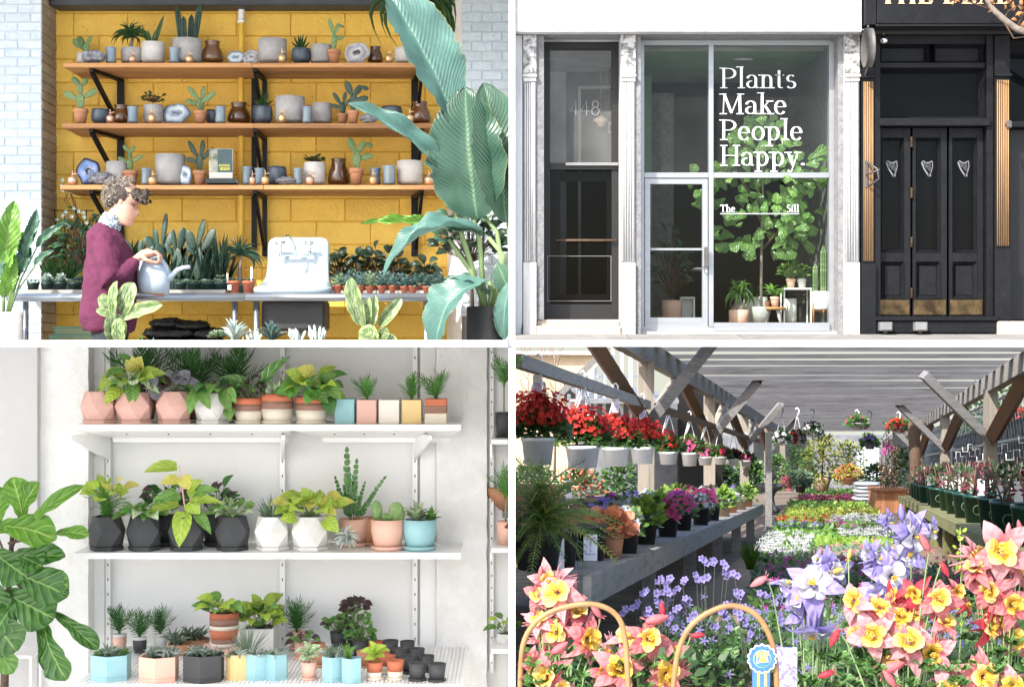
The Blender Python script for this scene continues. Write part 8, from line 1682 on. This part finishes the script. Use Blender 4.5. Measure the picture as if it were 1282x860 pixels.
gb = GT_('raised_edge', 'low timber trough edge behind the first pots on the grey bench', 'trough', -2.55, -.45, 16.5); mb = MB(); mb.beam(G(-2.75, -.36, 14) - gb.r.location, G(-2.6, -.36, 19) - gb.r.location, .06, .16); mb.build('board', MATS['bench_timber'], gb.r, False); mb = MB(); mb.beam(G(-2.9, -.42, 14) - gb.r.location, G(-2.75, -.42, 19) - gb.r.location, .16, .05); mb.build('base', MATS['bench_timber'], gb.r, False)
for gi, (px0_, px1_, yy0, yy1, n, mats) in enumerate(((820, 1290, 6.3, 8.2, 2600, ('shrub_dark', 'columbine_leaf')), (940, 1290, 8.2, 13, 2200, ('shrub_dark', 'shrub_mid')), (646, 830, 6.25, 6.7, 500, ('shrub_dark', 'columbine_leaf')))):
    mbs = [MB(), MB()]; fb = MB()
    for i in range(n):
        y = ru(yy0, yy1); u = gu(ru(px0_, px1_), y); p = G(u, -.9 + .16 * rnd() ** .7, y)
        if p.x < .05: continue
        strip(mbs[i % 2], p, (ru(-1, 1), ru(-1, 1), ru(.1, 1.2)), (ru(-.3, .3), -.5, .8), ru(.04, .075), ru(.025, .04), .35, 2, 'round')
        if gi < 2 and i % 11 == 0:
            q = p + Vector((0, -.02, ru(.06, .13)))
            for a in range(5): strip(fb, q, (cos(a * 1.257), ru(-.2, .2), sin(a * 1.257)), (0, -.9, .4), .02, .02, 0, 1, 'round')
    for k_ in range(2): tag(mbs[k_].build('ground_cover', MATS[mats[k_]]), 'dark leafy ground cover under the columbines', None, None, 'stuff')
    if fb.v: tag(fb.build('small_blossoms', MATS[('petal_lilac', 'petal_magenta')[gi]]), 'small blossoms over the ground cover', None, None, 'stuff')
# ---------------------------------------------------------------- columbines at the front
def petal_ring(n, L, wd, tilt, shape, z0=0, r0=.06, cup=.15, ph=0, R=None):
    mb = MB(); rows, cols = 6, 5; L0, wd0, tilt0 = L, wd, tilt
    for q in range(n):
        a = ph + q * 2 * pi / n; vs = []; uv = []; tw = 0
        if R: a += R.uniform(-.16, .16); L = L0 * R.uniform(.78, 1.12); wd = wd0 * R.uniform(.85, 1.15); tilt = tilt0 + R.uniform(-.4, .35); tw = R.uniform(-.25, .25)
        for i in range(rows + 1):
            t_ = i / rows; w_ = prof(shape, min(max(t_, .02), .985)) * wd
            for j in range(cols):
                u = j / (cols - 1) * 2 - 1; rr = r0 + L * t_ * cos(tilt) ; z = z0 + L * t_ * sin(tilt) + cup * (u * u) * w_ + .12 * L * sin(pi * t_) + tw * u * w_ + (R.uniform(-.025, .025) if R else 0) - (.16 * t_ * t_ if R else 0)
                vs.append((rr * cos(a) - u * w_ * sin(a), rr * sin(a) + u * w_ * cos(a), z)); uv.append(((u + 1) / 2, t_))
        mb.add(vs, [(i * cols + j, i * cols + j + 1, (i + 1) * cols + j + 1, (i + 1) * cols + j) for i in range(rows) for j in range(cols - 1)], uv)
    return mb
CM = {}
def col_meshes(sep, pet, k_=0):
    if (sep, pet, k_) in CM: return CM[(sep, pet, k_)]
    Rk = random.Random(k_ * 13 + 1); a = petal_ring(5, 1.0, .62, -.05, 'pointed', -.05, .06, .15, 0, Rk).mesh('sepals', MATS[sep]); b_ = petal_ring(5, .54, .52, .6, 'round', .0, .1, .3, .63, Rk).mesh('petals', MATS[pet])
    mb = MB(); R = random.Random(3)
    for i in range(22): q = R.uniform(0, 6.28); rr = R.uniform(0, .13); mb.tube([(0, 0, 0), (rr * cos(q) * .7, rr * sin(q) * .7, .25), (rr * cos(q), rr * sin(q), .36)], [.02, .018, .035], 4)
    st = mb.mesh('stamens', MATS['petal_gold']); mb = MB()
    for i in range(5): q = .63 + i * 1.257; mb.tube([(.15 * cos(q), .15 * sin(q), 0), (.2 * cos(q), .2 * sin(q), -.35), (.28 * cos(q), .28 * sin(q), -.7), (.38 * cos(q), .38 * sin(q), -.95)], [.09, .06, .035, .03], 6)
    sp = mb.mesh('spurs', MATS[sep]); CM[(sep, pet, k_)] = (a, b_, st, sp); return CM[(sep, pet, k_)]
def flower(t, px, py, d, r, face, sep='petal_coral', pet='petal_cream', roll=None):
    x, z = px - t.px, t.py - py; f = (Vector(face).normalized() + Vector((ru(-.45, .45), 0, ru(-.35, .4)))).normalized(); q = f.to_track_quat('Z', 'Y') @ Quaternion((0, 0, 1), roll if roll is not None else ru(0, 6.28)); m = Matrix.Translation(t.v(x, z, d)) @ q.to_matrix().to_4x4() @ Matrix.Diagonal((r * t.s,) * 3 + (1,))
    a, b_, st, sp = col_meshes(sep, pet, int(ru(0, 4))); o = new('flower', a, t.r, m); new('petals', b_, o); new('stamens', st, o); new('spurs', sp, o); return (x, z, d)
def stem_to(mb, t, x, z, d, bx=0, bend=6): mb.tube([t.v(bx, 0, 2), t.v(bx + (x - bx) * .35 + ru(-bend, bend), z * .5, d * .5), t.v(bx + (x - bx) * .85 + ru(-3, 3), z * .88, d + 3), t.v(x, z - 1, d + 2)], [1.3 * t.s, 1.1 * t.s, .9 * t.s, .8 * t.s], 5, False)
def bud(t, px, py, d, L, dirv, mat):
    a = (px - t.px, t.py - py, d); q = Vector(dirv).normalized(); key = ('bud', mat)
    if key not in CM:
        mb = MB(); n = 10; vs = []; fs = []
        for i, (r_, y_) in enumerate(((.02, 0), (.11, .08), (.16, .3), (.17, .5), (.12, .75), (.05, .95), (.01, 1))):
            for j in range(n): an = 2 * pi * j / n; rr = r_ * (1 + .16 * cos(5 * an)); vs.append((rr * cos(an), y_, rr * sin(an)))
        mb.add(vs, [(i * n + j, i * n + (j + 1) % n, (i + 1) * n + (j + 1) % n, (i + 1) * n + j) for i in range(6) for j in range(n)])
        for j in range(5): an = j * 1.257; strip(mb, (.1 * cos(an), .05, .1 * sin(an)), (.5 * cos(an), -.6, .5 * sin(an)), (0, 0, 1), .3, .05, 0, 2)
        CM[key] = mb.mesh('bud', MATS[mat])
    b_ = (a[0] + q.x * L, a[1] + q.z * L, a[2] + q.y * L); t.put('bud', CM[key], a, b_, L * 1.15)
    return a
def columbine(label, px, y, fl, buds, n_leaf=46, spread=60, low=(20, 80), grp='columbines in the front planting'):
    t = T('columbine', label, 'flower', px, 900, y, grp); t.px, t.py = px, 900; mb = MB()
    for f in fl: x, z, d = flower(t, *f); stem_to(mb, t, x, z, d, x * .4)
    for q in range(len(fl) * 2):
        f = random.choice(fl); x, z, d = flower(t, max(668, f[0] + ru(-30, 30)), f[1] + ru(-26, 34), f[2] + ru(8, 30), f[3] * ru(.5, .8), (ru(-1, 1), -ru(.2, 1), ru(-.5, .9)), f[5], f[6]); stem_to(mb, t, x, z, d, x * .4)
    for b_ in buds: x, z, d = bud(t, *b_); stem_to(mb, t, x, z, d, x * .4)
    t.part('stems', mb, MATS['stalk'])['kind'] = 'stuff'
    for i in range(n_leaf):
        a = ru(0, 6.28); q = sqrt(rnd()); x = max(spread * q * cos(a), 668 - px); z = ru(*low); d = 20 * q * sin(a) + 6; L = ru(10, 18)
        for k_ in (-1, 0, 1): an = ru(-.3, .3) + k_ * .8; t.leaf('round', (x, z, d), (x + sin(an) * L, z + cos(an) * L * .6, d - L * .5), L * .8, MATS['columbine_leaf'], (0, -.6, .9), .12, .15)
    return t
CC, CY = 'petal_coral', 'petal_cream'
columbine('pink and cream columbine behind the near cane handle', 705, 5.9, [(697, 740, -6, 34, (0, -1, .35), 'petal_blush', CY), (674, 746, 4, 22, (-.3, -1, .3), CC, CY), (696, 790, -2, 28, (.1, -1, .2), CC, CY), (735, 798, -8, 34, (.2, -1, .15), CC, 'petal_gold'), (676, 776, 6, 24, (-.6, -.7, .4), 'petal_blush', CY), (722, 768, 6, 28, (.3, -.6, .8), CC, CY)],
          [(752, 772, -4, 22, (-.6, 0, .8), CC), (682, 812, -6, 26, (-.6, 0, -.8), 'petal_ruby'), (676, 724, 4, 16, (.1, 0, 1), CC)], 40)
columbine('yellow-centred coral columbine between the two cane handles', 795, 5.6, [(775, 836, -8, 36, (-.1, -1, .25), CC, 'petal_gold'), (812, 800, 0, 32, (.4, -1, .1), CC, CY), (834, 842, -4, 32, (.2, -1, .1), CC, 'petal_gold'), (786, 800, 8, 26, (-.2, -.7, .5), 'petal_blush', CY)], [(808, 778, -2, 30, (.95, 0, .25), CC), (830, 772, 0, 20, (-.1, 0, 1), 'petal_ruby'), (865, 796, 2, 18, (1, 0, .1), 'petal_ruby')], 40)
columbine('coral columbine low in the corner under the fern', 668, 5.3, [(684, 846, -4, 34, (-.2, -1, .4), CC, CY), (700, 864, -6, 30, (.1, -1, .4), 'petal_blush', CY)], [(690, 818, -2, 26, (.7, 0, .5), CC)], 40)
columbine('tall lilac columbine with a drooping bloom', 1018, 5.8, [(1017, 732, -6, 42, (-.2, -.75, .75), 'petal_lilac', 'petal_snow'), (1015, 786, -10, 34, (.1, -.5, -1), 'petal_lilac', 'petal_snow'), (1046, 716, 4, 26, (.6, -.6, .5), 'petal_lilac', 'petal_snow')], [(960, 722, -2, 24, (-.9, 0, -.5), 'petal_blush'), (1062, 700, 0, 14, (.2, 0, 1), CY), (1040, 716, -4, 16, (.9, 0, .3), CY)], 30, 40)
columbine('white-faced lilac columbine with flowers stacked up its stem', 1124, 6.0, [(1114, 720, -8, 33, (0, -1, .15), 'petal_lilac', 'petal_snow'), (1143, 672, -2, 32, (.5, -1, .2), 'petal_lilac', 'petal_snow'), (1136, 694, 4, 28, (.3, -1, -.1), 'petal_lilac', 'petal_snow'), (1100, 742, 6, 24, (-.4, -.6, .5), 'petal_lilac', 'petal_snow')], [(1130, 652, 2, 22, (-.1, 0, 1), 'petal_lilac')], 24, 36)
columbine('large cream and coral columbine cluster in the middle of the front', 1130, 5.5, [(1092, 794, -8, 34, (-.1, -1, .15), 'petal_blush', CY), (1135, 800, -12, 40, (0, -1, .25), 'petal_blush', CY), (1165, 815, -6, 32, (.3, -1, .1), 'petal_blush', 'petal_gold'), (1127, 772, 2, 26, (0, -1, .3), CC, 'petal_gold'), (1176, 750, 2, 32, (.2, -1, .3), CC, CY), (1070, 752, 6, 28, (-.5, -.7, .3), 'petal_blush', CY), (1146, 744, 8, 26, (-.1, -1, .2), 'petal_ruby', 'petal_gold'), (1184, 780, 6, 26, (.6, -.8, .3), CC, CY), (1102, 762, 6, 28, (-.3, -.8, .6), CC, CY)],
          [(1100, 838, -10, 34, (.9, 0, .35), CC), (1050, 788, 0, 24, (-.4, 0, -.8), 'petal_ruby'), (1164, 690, 2, 26, (-.5, 0, .9), CC), (1180, 705, 4, 20, (.4, 0, -.8), 'petal_ruby'), (1044, 840, -2, 22, (-.9, 0, -.3), 'petal_ruby')], 90, 80, (10, 90))
columbine('coral columbine cluster under the green pots, tallest', 1250, 5.7, [(1252, 690, -4, 42, (.1, -1, .5), 'petal_blush', CY), (1238, 738, -2, 30, (-.4, -1, .1), CC, CY), (1264, 756, -8, 32, (.1, -1, .2), CC, 'petal_gold'), (1222, 712, 4, 28, (-.6, -.7, .5), CC, CY), (1278, 712, 4, 28, (.5, -.8, .4), 'petal_blush', CY), (1240, 786, 2, 28, (.3, -.8, .2), 'petal_ruby', CY), (1272, 800, 4, 26, (.2, -.9, .2), CC, 'petal_gold')], [(1278, 668, 0, 18, (-.2, 0, 1), CC), (1262, 672, 2, 18, (.1, 0, 1), 'petal_blush')], 70, 50, (10, 100))
columbine('coral columbine lowest in the corner below the tall cluster', 1226, 5.2, [(1230, 846, -4, 34, (.1, -1, .4), CC, CY), (1186, 862, -6, 32, (-.2, -1, .4), 'petal_blush', CY), (1268, 858, -2, 30, (.3, -1, .3), 'petal_blush', 'petal_gold')], [(1120, 858, -4, 26, (-.6, 0, .8), CC)], 70, 80, (10, 70))
# slender budding spires and jacob's ladder
t = T('budding_spire', 'slender green seed-head spire between the columbine clusters', 'flower', 1196, 900, 5.8); 
for (x, h, l) in ((1202, 660, 6), (1228, 745, -3), (1062, 690, 4)): t.tube('stem', [(x - 1196 - l, 0, 0), (x - 1196 + 2, (900 - h) * .5, 0), (x - 1196, 900 - h, 0)], [1.5, 1.1, .6], MATS['stalk'], 5)
for i in range(26): x, z = (6 + ru(-5, 5), ru(110, 236)); t.leaf('oval', (x, z, 0), (x + ru(-6, 6), z + 5, -3), 4, MATS['lime_leaf'], (0, -1, .2))
BLM = [(882, 702), (895, 703), (907, 706), (827, 724), (840, 724), (834, 730), (854, 727), (805, 739), (826, 744), (836, 741), (845, 740), (872, 722), (884, 720), (878, 724), (911, 720), (920, 721), (922, 741), (926, 745), (861, 749), (825, 755), (795, 757), (781, 764), (812, 766), (837, 772), (834, 778), (865, 774), (872, 770), (902, 767), (908, 770), (905, 757), (925, 770), (932, 778), (895, 785), (846, 786), (848, 762), (940, 790), (915, 785), (930, 762), (955, 745), (968, 752), (975, 775), (985, 745), (950, 765), (990, 760), (1000, 775)]
M('dark_stem', (.06, .07, .05), .8)
for gi in range(3):
    t = T('jacobs_ladder', ['lilac small-flowered plant spreading in the shade below the grey bench', 'lilac small-flowered plant by the path edge', 'lilac small-flowered plant beside the second cane handle'][gi], 'flower', (815, 885, 945)[gi], 900, 6.9 - gi * .2, 'lilac small-flowered plants'); X0 = (815, 885, 945)[gi]; mb = MB()
    for j, (px, py) in enumerate(BLM):
        if min(range(3), key=lambda q: abs((815, 885, 945)[q] - px)) != gi: continue
        x, z = px - X0, 900 - py; mb.tube([t.v(x * .3, 0, 0), t.v(x * .7, z * .6, 0), t.v(x, z, 0)], [.9 * t.s, .7 * t.s, .5 * t.s], 4, False)
        for q in range(3): ox, oz = ru(-4, 4), ru(-4, 4); key = ('jl',); me = CM.setdefault(key, petal_ring(5, 1, .8, .3, 'round').mesh('bloom', MATS['petal_lilac'])); f = Vector((ru(-.5, .5), -1, ru(-.2, .6))).normalized(); new('bloom', me, t.r, Matrix.Translation(t.v(x + ox, z + oz, ru(-3, 3))) @ f.to_track_quat('Z', 'Y').to_matrix().to_4x4() @ Matrix.Diagonal((4.6 * t.s,) * 3 + (1,)))
    t.part('stems', mb, MATS['dark_stem'])['kind'] = 'stuff'; dome(t, 260, (0, 60, 4), 60, 60, 10, 5, 'shrub_dark', 20, 'pointed', -.4)
t = T('grass_tuft', 'bright green grass tuft at the edge of the path', 'grass', 938, 712, 10.5)
for i in range(70): a = ru(0, 6.28); t.leaf('strap', (ru(-4, 4), 0, ru(-4, 4)), (cos(a) * ru(6, 20), ru(16, 38), sin(a) * 12), 1.8, MATS['green_lawn'], (0, -1, .4), ru(.1, .3), .2)
# cane-handled baskets
def cane_basket(label, y, pts, bx):
    t = T('cane_basket', label, 'basket', bx, 905, y, 'cane-handled flower baskets'); t.tube('handle', [(px - bx, 905 - py, 0) for px, py in pts], 3.6, MATS['cane'], 10); w = max(p[0] for p in pts) - min(p[0] for p in pts)
    for q in range(7): t.lathe('weave_ring', [(w * (.42 + .012 * q), q * 5), (w * (.44 + .012 * q), q * 5 + 2.5), (w * (.42 + .012 * q), q * 5 + 5)], MATS['cane'], z=-36, n=28)
    t.lathe('liner', [(0, -34), (w * .4, -34), (w * .47, 0), (0, -3)], MATS['soil'], n=24)
def smooth(pts, n=4):
    out = []
    for i in range(len(pts) - 1):
        p0, p1, p2, p3 = pts[max(0, i - 1)], pts[i], pts[i + 1], pts[min(len(pts) - 1, i + 2)]
        for k_ in range(n): s_ = k_ / n; out.append(tuple(.5 * (2 * p1[c] + (p2[c] - p0[c]) * s_ + (2 * p0[c] - 5 * p1[c] + 4 * p2[c] - p3[c]) * s_ ** 2 + (3 * p1[c] - p0[c] - 3 * p2[c] + p3[c]) * s_ ** 3) for c in (0, 1)))
    return out + [pts[-1]]
cane_basket('basket with a tall cane handle arching under the fern and bench', 5.35, smooth([(651, 905), (652, 840), (657, 800), (678, 772), (715, 758), (748, 757), (772, 770), (782, 796), (786, 850), (788, 905)]), 722)
cane_basket('basket with a cane handle beside the blue rosette tag', 5.3, smooth([(838, 905), (844, 850), (850, 812), (866, 782), (892, 764), (918, 758), (945, 768), (962, 792), (970, 822), (973, 870), (973, 905)]), 906)
M('tag_blue', (.05, .16, .55), .4, (.03, .1, .42), 12, rand=0); M('tag_yellow', (.85, .62, .08), .5, rand=0); M('tag_lilac', (.6, .58, .75), .5, (.2, .16, .5), 50, rand=0, lo=.4, hi=.6)
t = T('rosette_tag', 'blue scalloped rosette tag with yellow lettering hung on the cane basket', 'tag', 954, 856, 5.28)
def disc(mb, cx, cz, r, d, n=40, sc=0, f=10):
    vs = [t.v(cx, cz, d)] + [t.v(cx + (r + sc * abs(sin(f * pi * j / n))) * cos(2 * pi * j / n), cz + (r + sc * abs(sin(f * pi * j / n))) * sin(2 * pi * j / n), d) for j in range(n)]; vs2 = [v + Vector((0, .5 * t.s, 0)) for v in vs]
    m_ = n + 1; mb.add(vs + vs2, [(0, 1 + (j + 1) % n, 1 + j) for j in range(n)] + [(1 + j, 1 + (j + 1) % n, m_ + 1 + (j + 1) % n, m_ + 1 + j) for j in range(n)])
for nm, r_, d_, mt, sc in (('edge', 16.5, -.5, 'tag_white', 2.5), ('rosette', 15, -1.2, 'tag_blue', 2), ('ring', 11.3, -1.9, 'cube_blue', 0), ('center', 10.2, -2.6, 'tag_blue', 0)): mb = MB(); disc(mb, 0, 32, r_, d_, 60, sc, 14); t.part(nm, mb, MATS[mt], None, False)
mb = MB(); word(mb, 'BLEW', t.v(-7.6, 34, -3.3), Vector((.85, 0, .12)), Vector((0, 0, 1)), 6.6 * t.s, .14, .26, False, -.05); word(mb, 'LABEL', t.v(-7.4, 26.6, -3.3), Vector((.85, 0, .12)), Vector((0, 0, 1)), 6.4 * t.s, .14, .26, False, -.1); t.part('lettering', mb, MATS['tag_yellow'], None, False)
t.box('ribbon', -12, 10, -10, 20, .1, .5, MATS['tag_blue']); t.box('ribbon_stripe', -6, -3, -10, 17, -.4, 0, MATS['tag_yellow']); t.box('ribbon_stripe', 3, 6, -10, 17, -.4, 0, MATS['tag_yellow'])
t = T('picture_label', 'square picture label of lilac flowers beside the blue rosette', 'plant label', 984, 860, 5.5); t.box('card', -14, 14, -8, 50, 0, .6, MATS['tag_lilac']); t.tube('stake', [(0, -8, .3), (0, -40, .3)], 1, MATS['tag_white'], 5)
